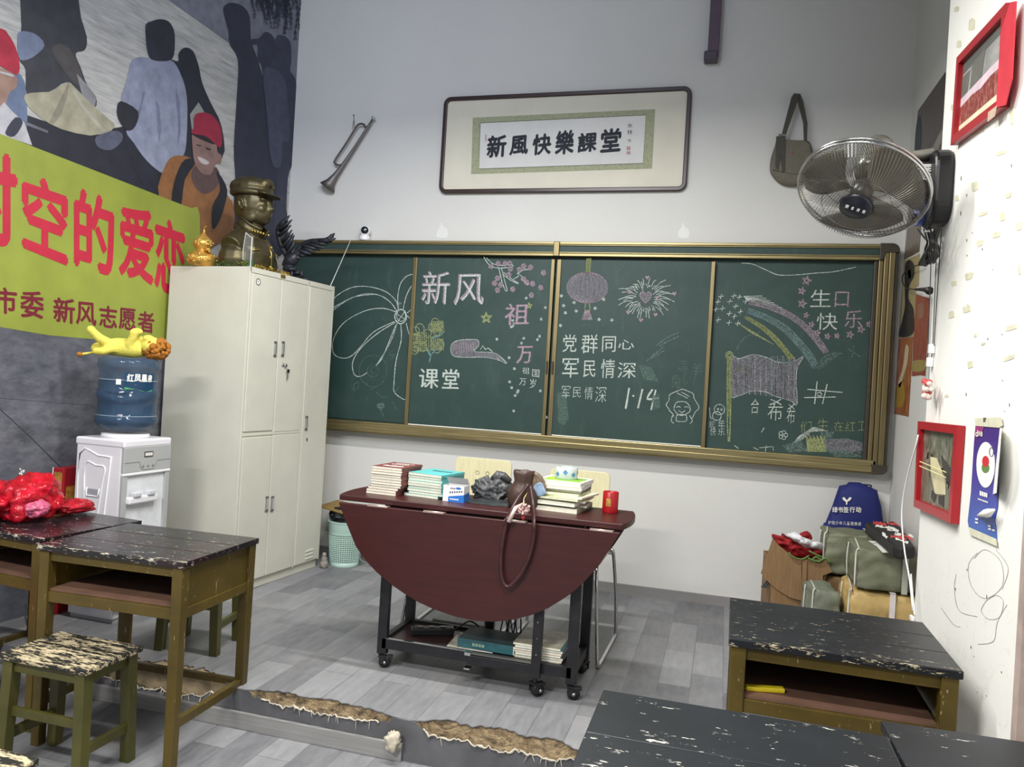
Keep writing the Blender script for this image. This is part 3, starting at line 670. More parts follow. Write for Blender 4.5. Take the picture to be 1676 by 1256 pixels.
c.done('pink chalk lantern with yellow cord and tassel')
c = Chalk('chalk_firework_drawing', SLD, B); random.seed(4)
for k in range(46):
    a = 2*PI*k/46+random.uniform(-.05, .05); r0 = random.uniform(42, 80); r1 = random.uniform(95, 165)*(1.05 if abs(math.cos(a)) > .6 else .85)
    x0, y0 = 565+r0*math.cos(a), 330+r0*.9*math.sin(a); x1, y1 = 565+r1*math.cos(a), 330+r1*.85*math.sin(a)+8; mx, my = (x0+x1)/2, (y0+y1)/2-9
    c.line(CH_W, .9, [(x0, y0), (mx, my), (x1, y1)])
hp = [(565, 362), (540, 332), (534, 312), (545, 300), (558, 303), (566, 315), (576, 302), (590, 300), (598, 312), (592, 332)]
c.fill(CH_SM, hp).line(CH_P, 1.4, hp+[hp[0]])
for x, y in ((575, 218), (540, 455), (628, 330), (475, 298), (468, 412), (620, 425), (726, 308)):
    c.fill(CH_P, [(x, y+13), (x-12, y-2), (x-8, y-11), (x, y-5), (x+8, y-11), (x+12, y-2)])
c.done('white chalk firework around a pink heart', True)
c = Chalk('chalk_lettering', SLD, B)
c.text(CH_W, [('党', 103, 535, 180, 632), ('群', 206, 535, 297, 640), ('同', 322, 545, 398, 632), ('心', 412, 565, 500, 618), ('军', 100, 668, 190, 775), ('民', 218, 680, 285, 772), ('情', 315, 672, 392, 778), ('深', 408, 690, 510, 778)], .004, .0)
c.text(CH_W, [('军', 98, 822, 145, 890), ('民', 160, 828, 205, 885), ('情', 225, 825, 270, 895), ('深', 285, 825, 345, 912)], -.012, .0)
c.line(CH_W, 3.0, [(474, 832), (455, 948)], [(548, 838), (523, 945)], [(604, 840), (576, 892), (640, 888)], [(622, 842), (596, 955)], [(494, 872), (500, 880)])
c.done(None, True)
c = Chalk('chalk_child_sketch', SLD, B)
cl = [(770, 838), (800, 850), (830, 865), (835, 890), (862, 940), (842, 965), (825, 1000)]
c.line(CH_W, 1, cl, [(770, 838), (740, 850), (700, 870), (695, 900), (680, 925), (692, 945), (700, 960), (715, 975), (722, 992)], [(722, 945), (735, 915), (760, 908), (790, 912), (810, 935), (812, 960), (790, 978), (765, 985), (740, 975), (722, 950)], [(735, 940), (752, 935), (758, 942)], [(780, 940), (795, 936), (805, 945)], [(748, 958), (768, 968), (785, 958)], [(738, 985), (735, 1010), (745, 1018), (790, 1016), (792, 985)], [(738, 985), (765, 978), (792, 985)], [(715, 985), (708, 1015), (722, 1028)], [(810, 985), (825, 1015), (812, 1030)], [(740, 860), (800, 890)], [(765, 855), (808, 880)])
c.done('white outline of a curly haired child')
c = Chalk('chalk_smear', SLD, B); random.seed(9)
c.line(CH_SMW, 2.2, [(625, 598), (680, 555), (755, 522)], [(640, 600), (700, 568), (750, 545)], [(570, 683), (620, 640), (665, 605)], [(590, 670), (660, 630), (672, 618)])
c.text(CH_FAINT, [('凉', 745, 672, 800, 740), ('羊', 820, 690, 882, 755), ('兔', 705, 755, 760, 830)], -.01); c.line(CH_FAINT, 1.2, [(850, 715), (830, 820)], [(785, 745), (775, 810), (800, 800)], [(205, 495), (235, 478), (260, 490)], [(410, 190), (460, 130)], [(438, 430), (440, 530)])
c.fill(CH_FAINT, [(75, 860), (120, 850), (140, 1000), (110, 1040), (80, 1020)]).fill(CH_FAINT, [(600, 880), (640, 860), (650, 940), (610, 955)]).fill(CH_FAINT, [(520, 700), (600, 720), (640, 800), (560, 790)]); c.done(None, True)
c = Chalk('chalk_small_stars', SLD, B); random.seed(6)
for x, y in ((97, 320), (110, 375), (120, 415), (180, 405), (168, 358), (285, 390), (255, 445), (307, 452), (378, 455), (93, 485), (332, 340)): star(c, CH_W, x, y, 10, .8, random.random()*3)
c.done(None, True)
c = Chalk('chalk_rainbow_drawing', FIX, C_)
def band(c, mf, ml, P0, P1):
    P0 = smooth2(P0, 4); P1 = smooth2(P1, 4); n = min(len(P0), len(P1)); mbx = c.mbx(mf)
    a = [aY(*c.T(p), c.pl) for p in P0[:n]]; b = [aY(*c.T(p), c.pl) for p in P1[:n]]; mbx.raw(a+b, [(i, i+1, n+i+1, n+i) for i in range(n-1)])
    for t in (0, .35, .7, 1): c.line(ml, 1.1, [(x0*(1-t)+x1*t, y0*(1-t)+y1*t) for (x0, y0), (x1, y1) in zip(P0[:n], P1[:n])])
band(c, CH_SM, CH_P, [(265, 310), (360, 330), (480, 380), (570, 450), (630, 520), (662, 572)], [(260, 330), (350, 352), (460, 398), (545, 465), (605, 535), (640, 582)])
band(c, CH_SMW, CH_B, [(260, 352), (350, 385), (450, 440), (530, 520), (585, 590), (608, 635)], [(255, 375), (335, 405), (425, 460), (505, 540), (555, 605), (585, 655)])
band(c, CH_SMY, CH_Y, [(245, 390), (320, 430), (385, 480), (440, 540), (475, 585), (490, 602)], [(240, 400), (310, 445), (370, 495), (425, 555), (455, 595), (468, 615)])
for k in range(7): c.line(CH_W, .8, [(235+k*3, 292-k*2+k*5), (330+k*20, 290+k*12)]); c.line(CH_Y, .8, [(205+k*6, 425+k*3), (290+k*16, 485+k*8)])
c.done('pink, blue and yellow chalk rainbow')
c = Chalk('chalk_cross_marks', FIX, C_)
for x, y in ((123, 292), (187, 290), (215, 296), (107, 320), (167, 318), (97, 357), (130, 353), (196, 342), (247, 317), (165, 378), (190, 392), (220, 370), (108, 410), (163, 424), (207, 427)):
    c.line(CH_W, 1, [(x-13, y+2), (x+14, y-2)], [(x+3, y-13), (x-3, y+13)])
c.done(None, True)
c = Chalk('chalk_flag_drawing', FIX, C_)
fl = smooth2([(175, 605), (215, 605), (280, 585), (340, 595), (400, 620), (450, 625), (500, 612), (535, 595), (505, 650), (500, 730), (505, 800), (500, 838), (470, 815), (400, 795), (340, 770), (270, 768), (215, 790), (170, 785)], 4, True)
c.fill(CH_SM, fl[:-1]).line(CH_W, 1, fl, sm_=False)
for k in range(34):
    x = 180+k*9.4; t = k/33; c.line(CH_SMW if k % 3 else CH_P, 1.3, [(x, 600+10*math.sin(t*6)), (x, 775+30*t)])
c.fill(CH_SMY, [(152, 600), (172, 600), (176, 780), (165, 900), (155, 900)], 1).line(CH_Y, 1.6, [(155, 600), (154, 900), (160, 1020)], [(172, 600), (172, 780), (168, 960), (165, 1020)]).circ(CH_Y, 1.8, (165, 588), 18, 10).circ(CH_Y, 1.6, (165, 588), 9, 8)
star(c, CH_Y, 210, 655, 17, 1.2); star(c, CH_Y, 248, 635, 8, 1); star(c, CH_Y, 250, 660, 8, 1); star(c, CH_Y, 245, 680, 8, 1)
c.done('shaded pink chalk flag on a yellow pole')
c = Chalk('chalk_lettering', FIX, C_)
c.text(CH_W, [('生', 570, 258, 672, 345), ('快', 600, 375, 705, 460)], -.005, .0); c.text(CH_P, [('口', 692, 268, 762, 345), ('乐', 740, 362, 830, 450)], .004, .0)
c.text(CH_W, [('希', 355, 805, 430, 915), ('希', 450, 830, 492, 930), ('合', 270, 805, 312, 880)], -.012, .0)
c.text(CH_Y, [('们', 520, 920, 575, 975), ('生', 605, 905, 660, 968), ('在', 688, 920, 735, 968), ('红', 745, 920, 795, 968), ('工', 808, 920, 848, 965)], -.015, .0)
c.text(CH_W, [('蛇', 62, 915, 92, 950), ('年', 108, 910, 140, 955), ('快', 68, 948, 95, 990), ('乐', 108, 955, 140, 990)], -.012, 0)
c.line(CH_W, 1.4, [(555, 758), (640, 766), (732, 774)], [(540, 800), (698, 797)], [(605, 718), (592, 832)], [(655, 732), (632, 832)], [(605, 782), (615, 772), (628, 782), (618, 792), (606, 788)])
c.line(CH_W, 1, [(285, 1050), (310, 1062)], [(350, 1040), (345, 1070)], [(315, 1052), (380, 1046)], [(385, 1045), (385, 1066)], [(190, 1040), (210, 1055)], [(325, 975), (340, 950)]); c.done(None, True)
for x, y, r in ((552, 213, 25), (528, 265, 20), (530, 328, 24), (550, 387, 15), (577, 433, 16), (605, 475, 18), (657, 493, 17), (705, 490, 15), (770, 484, 20), (825, 458, 20), (865, 432, 17)):
    c = Chalk('chalk_star', FIX, C_); star(c, CH_P, x, y, r, 1.3, -1.3); c.done()
c = Chalk('chalk_flower_sketch', FIX, C_)
for k in range(5):
    a = 2*PI*k/5; c.circ(CH_W, 1, (434+14*math.cos(a), 988+14*math.sin(a)), 9, 8)
for k in range(9): c.line(CH_W, .9, [(480+k*10, 1040-k*6), (520+k*8, 990-k*5), (580+k*9, 968)])
for k in range(16): c.line(CH_Y, 2, [(550+k*6, 990+(k % 3)*8), (560+k*6, 1072)])
c.circ(CH_W, 1, (115, 860), 26, 12).circ(CH_W, 1, (102, 892), 22, 10).circ(CH_W, .8, (108, 858), 4, 6).circ(CH_W, .8, (125, 860), 4, 6).line(CH_W, 1, [(65, 850), (70, 900), (85, 905)])
c.done(None, True)
c = Chalk('chalk_smear', FIX, C_)
c.fill(CH_SMW, [(430, 1040), (520, 1010), (560, 1070), (460, 1075)]).fill(CH_SM, [(640, 1010), (760, 1005), (830, 1025), (835, 1060), (760, 1080), (650, 1060)], 1).fill(CH_SMW, [(640, 1060), (760, 1065), (845, 1100), (700, 1098)], 2).fill(CH_SMW, [(620, 975), (690, 970), (680, 1005), (630, 1010)])
for k in range(16): c.line(CH_SMW if k % 2 else CH_SM, 2.4, [(650+k*12, 1070+(k % 3)*6), (665+k*11, 1040+(k % 4)*9), (690+k*10, 1065)])
c.fill(CH_FAINT, [(600, 640), (640, 590), (700, 570), (720, 585), (670, 620), (620, 660)]).line(CH_FAINT, 2.4, [(595, 655), (650, 600), (730, 578)], [(610, 655), (690, 600)], [(760, 555), (830, 600)], [(790, 540), (780, 600)], [(200, 560), (240, 500), (320, 470)], sm_=True)
c.line(CH_W, 1, [(225, 125), (280, 130), (350, 160), (410, 184), (500, 184), (600, 175), (690, 168), (800, 145)]); c.done(None, True)

# ================================================================ THINGS ON THE BACK WALL
# calligraphy in a rosewood frame
c0 = [aY(*p_, -.03) for p_ in ((725, 160), (1133, 139), (1123, 308), (719, 320))]
fx0 = (c0[0].x+c0[3].x)/2; fx1 = (c0[1].x+c0[2].x)/2; fz1 = (c0[0].z+c0[1].z)/2; fz0 = (c0[2].z+c0[3].z)/2
fr = thing('calligraphy_frame', ((fx0+fx1)/2, 0, fz0), 'long framed calligraphy scroll in a dark rosewood frame above the chalkboard', 'picture')
def rrect(x0, x1, z0, z1, r, n=5):
    out = []
    for cx_, cz_, a0 in ((x1-r, z1-r, 0), (x0+r, z1-r, 1), (x0+r, z0+r, 2), (x1-r, z0+r, 3)):
        for k in range(n+1):
            a = PI/2*(a0+k/n); out.append((cx_+r*math.cos(a), cz_+r*math.sin(a)))
    return out
def ringframe(mb, x0, x1, z0, z1, w, r, yb, yf):
    o_ = rrect(x0, x1, z0, z1, r); i_ = rrect(x0+w, x1-w, z0+w, z1-w, max(.002, r-w)); n = len(o_)
    vs = [(x, yb, z) for x, z in o_]+[(x, yf, z) for x, z in o_]+[(x, yf, z) for x, z in i_]+[(x, yb, z) for x, z in i_]
    fs = []
    for k in range(n):
        j = (k+1) % n
        for a in range(4): b = (a+1) % 4; fs.append((a*n+k, a*n+j, b*n+j, b*n+k))
    mb.raw(vs, fs); return mb
ringframe(MB(), fx0, fx1, fz0, fz1, .026, .05, -.003, -.032).build('frame', M_DARKW, fr, world=True, bevel=.005)
MB().box(fx0+.02, fx1-.02, -.018, -.004, fz0+.02, fz1-.02).build('mount', flat((216, 212, 196), .7, 0, .03, 4, 'cream_mount'), fr, world=True)
FR = lambda off: (lambda x, y: aY(x, y, off))
def fq(px): return [aY(680+a/3.492, 120+b/3.492, -.0190) for a, b in px]
MB().poly(fq([(328, 254), (1370, 205), (1352, 545), (318, 577)])).build('brocade_border', flat((158, 162, 132), .7, 0, .1, 60, 'sage_brocade'), fr, world=True)
mb = MB(); 
ribbon(mb, [(680+a/3.492, 120+b/3.492) for a, b in ((370, 284), (1318, 238), (1302, 515), (362, 547), (370, 284))], .8, FR(-.0196)); mb.build('border_line', flat((60, 60, 50)), fr, world=True)
MB().poly([aY(680+a/3.492, 120+b/3.492, -.0193) for a, b in ((372, 286), (1316, 240), (1300, 513), (364, 545))]).build('paper', flat((214, 214, 212), .8, 0, .03, 6), fr, world=True)
mb = MB()
for ch, x0, x1, y0, y1 in (('新', 410, 515, 358, 480), ('風', 540, 640, 360, 465), ('快', 670, 772, 350, 465), ('樂', 800, 902, 330, 462), ('課', 928, 1032, 342, 450), ('堂', 1060, 1170, 320, 448)):
    s_ = -6; T_ = lambda a, b: (680+a/3.492, 120+b/3.492)
    mb2 = MB(); put(mb2, ch, T_(x0+6, y0+4), T_(x1+6, y0+s_), T_(x1-2, y1+s_), T_(x0-2, y1+3), FR(-.0198), .05); mb2.build('brushed_character', flat((30, 34, 46), .7, 0, .1), fr, world=True)
for ch, x0, x1, y0, y1 in (('宋', 1212, 1240, 288, 312), ('林', 1210, 1240, 322, 352), ('书', 1212, 1232, 375, 395)):
    put(mb, ch, T_(x0, y0), T_(x1, y0), T_(x1, y1), T_(x0, y1), FR(-.0198), .0)
mb.build('lettering', flat((38, 42, 56), .7, 0, .1), fr, world=True)
mb = MB()
for x0, x1, y0, y1 in ((1208, 1230, 418, 440), (1208, 1226, 446, 464)):
    for k in range(4): mb.poly([aY(*T_(x0+k*5.4+a, b), -.0198) for a, b in ((0, y0), (3.4, y0), (3.4, y1), (0, y1))])
for k in range(5): mb.poly([aY(*T_(398+a, 352+k*8+b), -.0198) for a, b in ((0, 0), (9, 0), (9, 4), (0, 4))])
mb.build('seal', flat((168, 86, 84)), fr, world=True)

# bugle
bu = thing('bugle', aY(570, 255, -.03), 'tarnished grey bugle hanging diagonally on the back wall', 'bugle')
W = lambda x, y, d=-.035: aY(480+x/3.924, 120+y/3.924, d)
pts = [W(508, 298), W(480, 345), W(450, 390), W(400, 470), W(350, 545), W(310, 605), W(270, 660), W(240, 700), W(218, 733)]
mb = MB().tube(pts, [.006, .008, .009, .010, .012, .015, .021, .033, .058], 16)
mb.build('bell_tube', metalish('tarnished_brass', (112, 108, 108), .45, .7, (1, 1, 1), .2), bu, world=True)
mb = MB().tube([W(a, b) for a, b in smooth2([(505, 302), (470, 350), (455, 330), (430, 325), (405, 345), (340, 450), (270, 555), (268, 578), (290, 590), (320, 585), (345, 550)], 4)], .0065, 8)
mb.build('coiled_tube', metalish('tarnished_brass_dark', (96, 92, 94), .45, .7, (1, 1, 1), .2), bu, world=True)
d = (W(508, 298)-W(480, 345)).normalized()
MB().tube([W(508, 298), W(508, 298)+d*.008, W(508, 298)+d*.02], [.007, .012, .013], 12).build('mouthpiece', M_CHROME, bu, world=True)
MB().tube([W(380, 360), W(384, 320, -.02), W(390, 300, -.004)], .0015, 5).tube([W(395, 350), W(390, 310, -.02), W(388, 272, -.004)], .0015, 5).ell(W(388, 270, -.006), .005, 8, 6).build('hanging_cord', M_BLACKP, bu, world=True)

# webcam on board top
wc = aY(597, 391, -.05); wc.z = 2.148
t = thing('security_camera', wc, 'small white ball security camera standing on top of the chalkboard frame', 'camera')
MB().lathe([(.034, 0), (.036, .01), (.034, .03), (.026, .036)], 24).build('base', M_WHITE, t)
MB().ell((0, 0, .062), .037, 24, 16).build('head', M_WHITE, t)
Mx = Matrix.Rotation(PI/2+.06, 4, 'X'); Mx = Matrix.Rotation(-.25, 4, 'Z') @ Mx
MB().lathe([(.0255, .0), (.0255, .0), (.024, .005), (.012, .009), (.001, .0095)], 20, M=Matrix.Translation((0, 0, .066)) @ Matrix.Rotation(.35, 4, 'Z') @ Matrix.Translation((0, -.029, 0)) @ Matrix.Rotation(PI/2, 4, 'X')).build('lens_face', flat((24, 34, 38), .12), t)
MB().ell(Matrix.Rotation(.35, 4, 'Z') @ Vector((0, -.0385, .063)), .006, 10, 8).build('lens', M_CHROME, t)
tag(MB().tube([aY(574, 393, -.09), aY(560, 425, -.2), aY(548, 452, -.3), aY(540, 470, -.36)], .0022, 6).build('camera_cable', M_WHITE), 'thin white cable running from the board top down behind the cabinet', 'cable')

# satchel hanging on the wall
bg = thing('canvas_satchel', aY(1297, 300, -.03), 'khaki canvas satchel with a long strap hanging on the back wall', 'bag')
CR = (1230, 130, 3.758)
W = lambda x, y, d=-.04: aY(CR[0]+x/CR[2], CR[1]+y/CR[2], d)
M_KH = cloth('khaki_canvas', (108, 104, 92), .85, 30, .3, .12); M_KD = cloth('dark_khaki_webbing', (74, 72, 66), .85, 60, .3, .1)
out = smooth2([(165, 360), (140, 420), (118, 490), (113, 560), (130, 600), (170, 640), (220, 658), (290, 655), (340, 620), (372, 560), (378, 480), (365, 400), (330, 375), (240, 378)], 4, True)[:-1]
mb = MB(); cx_ = sum(p[0] for p in out)/len(out); cy_ = sum(p[1] for p in out)/len(out)
rings = []
for s_, dd in ((1, -.004), (1, -.02), (.93, -.045), (.75, -.058), (.4, -.064)): rings.append([W(cx_+(a-cx_)*s_, cy_+(b-cy_)*s_, dd) for a, b in out])
n = len(out); mb.raw([p for r_ in rings for p in r_], [(i*n+k, i*n+(k+1) % n, (i+1)*n+(k+1) % n, (i+1)*n+k) for i in range(4) for k in range(n)]+[tuple(4*n+k for k in range(n))], 0, True)
mb.build('body', M_KH, bg, world=True)
fl = [(170, 368), (330, 375), (362, 400), (372, 500), (365, 570), (240, 582), (130, 560), (145, 440)]
MB().prism([W(a, b, -.062) for a, b in fl], (0, .014, 0)).build('flap', M_KH, bg, world=True, bevel=.004)
mb = MB(); mb.prism([W(a, b, -.070) for a, b in ((185, 340), (212, 340), (285, 130), (300, 90), (262, 85), (245, 110))], (0, .006, 0))
mb.prism([W(a, b, -.064) for a, b in ((262, 85), (300, 88), (318, 130), (345, 270), (342, 380), (322, 375), (318, 270), (285, 140))], (0, .006, 0))
mb.prism([W(a, b, -.068) for a, b in ((152, 350), (210, 350), (206, 560), (190, 575), (178, 470), (162, 560), (146, 540))], (0, .005, 0)); mb.build('strap', M_KD, bg, world=True, bevel=.001)
MB().prism([W(a, b, -.074) for a, b in ((166, 334), (214, 338), (214, 350), (166, 346))], (0, .008, 0)).build('buckle', M_CHROME, bg, world=True)
mb = MB(); ribbon(mb, [(CR[0]+a/CR[2], CR[1]+b/CR[2]) for a, b in smooth2([(130, 555), (200, 572), (280, 582), (365, 568)], 4)], .9, lambda x, y: aY(x, y, -.0635)); mb.build('piping', M_KD, bg, world=True)
mb = MB(); sp = [(252+ (17 if k % 2 == 0 else 8)*math.cos(PI/5*k-PI/2), 460+(17 if k % 2 == 0 else 8)*math.sin(PI/5*k-PI/2)) for k in range(10)]
mb.poly([W(a, b, -.0635) for a, b in sp]); mb.build('emblem', flat((150, 48, 48)), bg, world=True)
MB().tube([W(280, 92, -.07), W(280, 88, -.002)], .004, 8).build('nail', M_CHROME, bg, world=True)

# hanging square pipe at the top of the wall
a = aY(1167, 92, -.05)
t = thing('steel_tube', (a.x, 0, a.z), 'plum coloured square steel tube coming down the upper back wall', 'pipe')
MB().box(a.x-.032, a.x+.032, -.075, -.015, a.z, H).build('tube', flat((92, 76, 92), .5, 0, .1), t, world=True, bevel=.004)
MB().box(a.x-.052, a.x+.028, -.085, -.001, a.z-.03, a.z+.025).build('end_bracket', flat((78, 72, 82), .5), t, world=True, bevel=.01)

# ghost marks of old stickers
for i, (x, y) in enumerate(((724, 378), (1119, 378))):
    o = MB().poly([aY(x+a, y+b, -.0008) for a, b in smooth2([(-9, 10), (-8, 0), (-4, -6), (-2, -14), (2, -7), (8, -2), (9, 8), (5, 12)], 3, True)[:-1]]).build('sticker_residue', flat((224, 225, 222), .6, 0, .02, 5, 'pale_sticker_residue'))
    tag(o, ('pale peeled sticker mark on the wall below left corner of the calligraphy', 'pale peeled sticker mark on the wall below right corner of the calligraphy')[i], 'sticker')

# ================================================================ WALL FAN
fc = CAM + ray(1411, 312)*2.65
vd = (CAM-fc).normalized(); sd = (RT*(-.36) - UP*.93).normalized(); sd = (sd-vd*sd.dot(vd)).normalized()
AX = (vd*math.cos(math.radians(45)) + sd*math.sin(math.radians(45))).normalized()      # blowing direction: down into the room
FXv = AX.cross(Vector((0, 0, 1))).normalized(); FYv = FXv.cross(AX).normalized()
FM = Matrix(((FXv.x, FYv.x, AX.x, fc.x), (FXv.y, FYv.y, AX.y, fc.y), (FXv.z, FYv.z, AX.z, fc.z), (0, 0, 0, 1)))
fan = thing('wall_fan', (XP, fc.y, fc.z), 'black and chrome caged fan on a bracket on the right wall, tilted down', 'fan')
R_ = .214
def cage(z_of, name, r0, spokes, mat, wr=.0011, rings=()):
    mb = MB()
    for k in range(spokes):
        a = 2*PI*k/spokes; pts = []
        for j in range(7):
            r = r0+(R_-r0)*j/6; tw = .22*(1-j/6)
            pts.append(FM @ Vector((r*math.cos(a+tw), r*math.sin(a+tw), z_of(r))))
        mb.tube(pts, wr, 3, cap=False)
    for r in rings: mb.tube([FM @ Vector((r*math.cos(2*PI*k/40), r*math.sin(2*PI*k/40), z_of(r)+.001)) for k in range(40)], wr*1.2, 4, closed=True)
    return mb.build(name, mat, fan, world=True)
M_WIRE = metalish('cage_wire', (120, 118, 112), .3, .9, (1, 1, 1), .1)
cage(lambda r: .075*math.sqrt(max(0, 1-(r/R_)**2.6))+.004, 'front_guard', .05, 110, M_WIRE, .0010, (.115,))
cage(lambda r: -.07*math.sqrt(max(0, 1-(r/R_)**3.2))-.004, 'rear_guard', .05, 100, M_WIRE, .0011, (.10, .16))
MB().tube([FM @ Vector((R_*math.cos(2*PI*k/72), R_*math.sin(2*PI*k/72), .004)) for k in range(72)], .0048, 8, closed=True).tube([FM @ Vector((R_*math.cos(2*PI*k/72), R_*math.sin(2*PI*k/72), -.012)) for k in range(72)], .004, 8, closed=True).build('rim', M_CHROME, fan, world=True)
M_BLADE = thinplastic('smoky_translucent_blade', (104, 100, 90), .74, .3)
for b in range(3):
    mb = MB(); vs = []; nu, nv = 8, 10
    for i in range(nu+1):
        for j in range(nv+1):
            r = .035+(.165)*i/nu; sp = (.5+.62*math.sin(PI*.52*i/nu))*(1-.16*(i/nu)**4); a = b*2*PI/3+.5+(j/nv-.5)*2*sp*.80+.35*i/nu
            vs.append(FM @ Vector((r*math.cos(a), r*math.sin(a), (j/nv-.5)*.045*(.6+.4*i/nu))))
    mb.raw(vs, [(i*(nv+1)+j, i*(nv+1)+j+1, (i+1)*(nv+1)+j+1, (i+1)*(nv+1)+j) for i in range(nu) for j in range(nv)], 0, True)
    o = mb.build('blade', M_BLADE, fan, world=True); o.modifiers.new('s', 'SOLIDIFY').thickness = .0018
MB().lathe([(.0, -.02), (.036, -.02), (.038, .0), (.034, .03), (.02, .04), (.0, .041)], 24, M=FM, cap=False).build('blade_hub', flat((60, 58, 56), .3), fan, world=True)
MB().lathe([(.0, .074), (.056, .074), (.057, .079), (.05, .086), (.0, .090)], 32, M=FM, cap=False).build('badge', flat((24, 28, 40), .3), fan, world=True)
mb = MB()
for k, (w_, h_) in enumerate(((.008, .012), (.008, .012), (.007, .012), (.010, .010))):
    x = -.03+k*.019; Mm = FM @ Matrix.Rotation(.60, 4, 'Z') @ Matrix.Translation((x, 0, .0905))
    for q_ in range(3): mb.box(-w_/2, w_/2, -h_/2+q_*.0045, -h_/2+q_*.0045+.0026, -.002, .0004, M=Mm)
    mb.box(-.001, .001, -h_/2, h_/2, -.002, .0004, M=Mm)
mb.build('badge_marking', M_WHITE, fan, world=True)
MB().lathe([(.0, -.075), (.045, -.075), (.055, -.10), (.055, -.15), (.055, -.20), (.046, -.232), (.028, -.246), (.0, -.249)], 24, M=FM, cap=False).build('motor_housing', metalish('grey_motor_housing', (130, 128, 120), .3, .5, (1, 1, 1), .05), fan, world=True)
fl_ = FM @ Vector((.0, .075, .03))
MB().ell(CAM+ray(1408, 322)*2.62+AX*.02, .013, 12, 8).build('blade_nut', M_WHITE, fan, world=True)
bk = FM @ Vector((0, 0, -.17)); wb = Vector((XP-.05, -1.74, 2.145))
mid = Vector((XP-.12, -1.76, 2.135))
MB().tube([bk, bk*.6+mid*.4, mid, wb], [.03, .024, .02, .024], 12).build('arm', metalish('silver_arm', (150, 148, 140), .35, .5, (1, 1, 1), .05), fan, world=True)
a = aX(1500, 280, XP-.10); 
MB().box(XP-.125, XP-.045, -1.80, -1.71, 1.99, 2.105).build('swivel_block', M_BLACKP, fan, world=True, bevel=.008)
MB().box(XP-.122, XP-.055, -1.8018, -1.80, 2.040, 2.096).build('rating_label', M_WPAPER, fan, world=True)
mb = MB()
for k in range(5):
    for j in range(5): mb.box(XP-.118+j*.012, XP-.118+j*.012+.009, -1.8023, -1.8018, 2.046+k*.009, 2.049+k*.009)
mb.build('label_print', flat((90, 90, 100)), fan, world=True)
mb = MB(); pf = rrect(-1.86, -1.665, 1.885, 2.145, .07, 6); mb.prism([(XP-.001, y, z) for y, z in pf], (-.062, 0, 0)); mb.build('wall_base', M_BLACKP, fan, world=True, bevel=.014, seg=3)
mb = MB(); pf = rrect(-1.755, -1.668, 1.90, 2.05, .038, 5); mb.prism([(XP-.06, y, z) for y, z in pf], (-.022, 0, 0)); mb.build('control_panel', flat((84, 104, 170), .3), fan, world=True, bevel=.004)
MB().lathe([(.014, 0), (.014, .012), (.010, .016)], 12, M=Matrix.Translation((XP-.08, -1.71, 1.93)) @ Matrix.Rotation(-PI/2, 4, 'Y')).build('switch_knob', M_BLACKP, fan, world=True)
MB().ell((XP-.064, -1.80, 2.07), .008, 8, 6).ell((XP-.064, -1.80, 2.04), .006, 8, 6).build('screw', M_CHROME, fan, world=True)
cordm = flat((26, 26, 28), .4, 0, 0)
def px_tube(pts, plane, r, fn=aX, k=4, n=6): return MB().tube([fn(x, y, plane) for x, y in smooth2(pts, k)], r, n)
mb = px_tube([(1502, 375), (1512, 388), (1518, 396), (1514, 410), (1518, 428), (1524, 415), (1522, 398), (1530, 380)], XP-.05, .0035)
for (dx, dy) in ((2, 2), (5, 0), (-2, 3), (8, 1)): mb.tube([aX(x+dx, y+dy, XP-.045-.002*dx) for x, y in smooth2([(1514, 372), (1520, 395), (1515, 412), (1520, 430), (1527, 412), (1524, 394), (1532, 372)], 4)], .0032, 6)
mb.tube([aX(x, y, XP-.02) for x, y in smooth2([(1524, 392), (1535, 402), (1538, 415), (1532, 424), (1522, 424)], 4)], .0025, 6)
o = mb.build('coiled_flex', cordm, fan, world=True)
MB().beam(aX(1521, 413, XP-.05), aX(1510, 433, XP-.05), .03, .016).beam(aX(1525, 415, XP-.035), aX(1514, 434, XP-.035), .012, .016).build('flex_bundle', cordm, fan, world=True, bevel=.003)
MB().tube([aX(1515, 379, XP-.05), aX(1524, 378, XP-.06)], .004, 6).build('cable_tie', M_WHITE, fan, world=True)
# flex looping back over the posters with a plug in a wall socket
mb = MB().tube([aX(x, y, 3.66) for x, y in smooth2([(1506, 432), (1490, 440), (1478, 450), (1477, 462), (1484, 472), (1500, 474)], 4)], .003, 6)
tag(mb.build('fan_flex', cordm), 'thin black flex looping from the fan over the posters to a plug', 'cable')
tag(MB().tube([aX(1499, 474, 3.64), aX(1510, 474, 3.62), aX(1518, 475, 3.60), aX(1521, 476, 3.59)], [.006, .009, .013, .018], 10).build('power_plug', cordm), 'black power plug sticking out beside the posters', 'plug')
for i, pts in enumerate(([(1535, 376), (1531, 450), (1527, 560), (1524, 588)], [(1541, 376), (1536, 450), (1531, 530), (1529, 566)], [(1524, 424), (1522, 480), (1518, 590)])):
    tag(px_tube(pts, XP-.006, .0016).build('thin_flex', cordm), ('thin black wire hanging left of the pair below the fan', 'thin black wire hanging nearest the room below the fan', 'short dark wire beside the pillar edge below the fan plug')[i], 'cable')
for i, (x, y) in enumerate(((1527, 592), (1530, 570))):
    a = aX(x, y, XP); tag(MB().box(XP-.02, XP-.001, a.y-.012, a.y+.012, a.z-.02, a.z+.014).build('adhesive_hook', M_WHITE, bevel=.003), ('lower white plastic adhesive hook on the pillar', 'upper white plastic adhesive hook on the pillar')[i], 'hook')
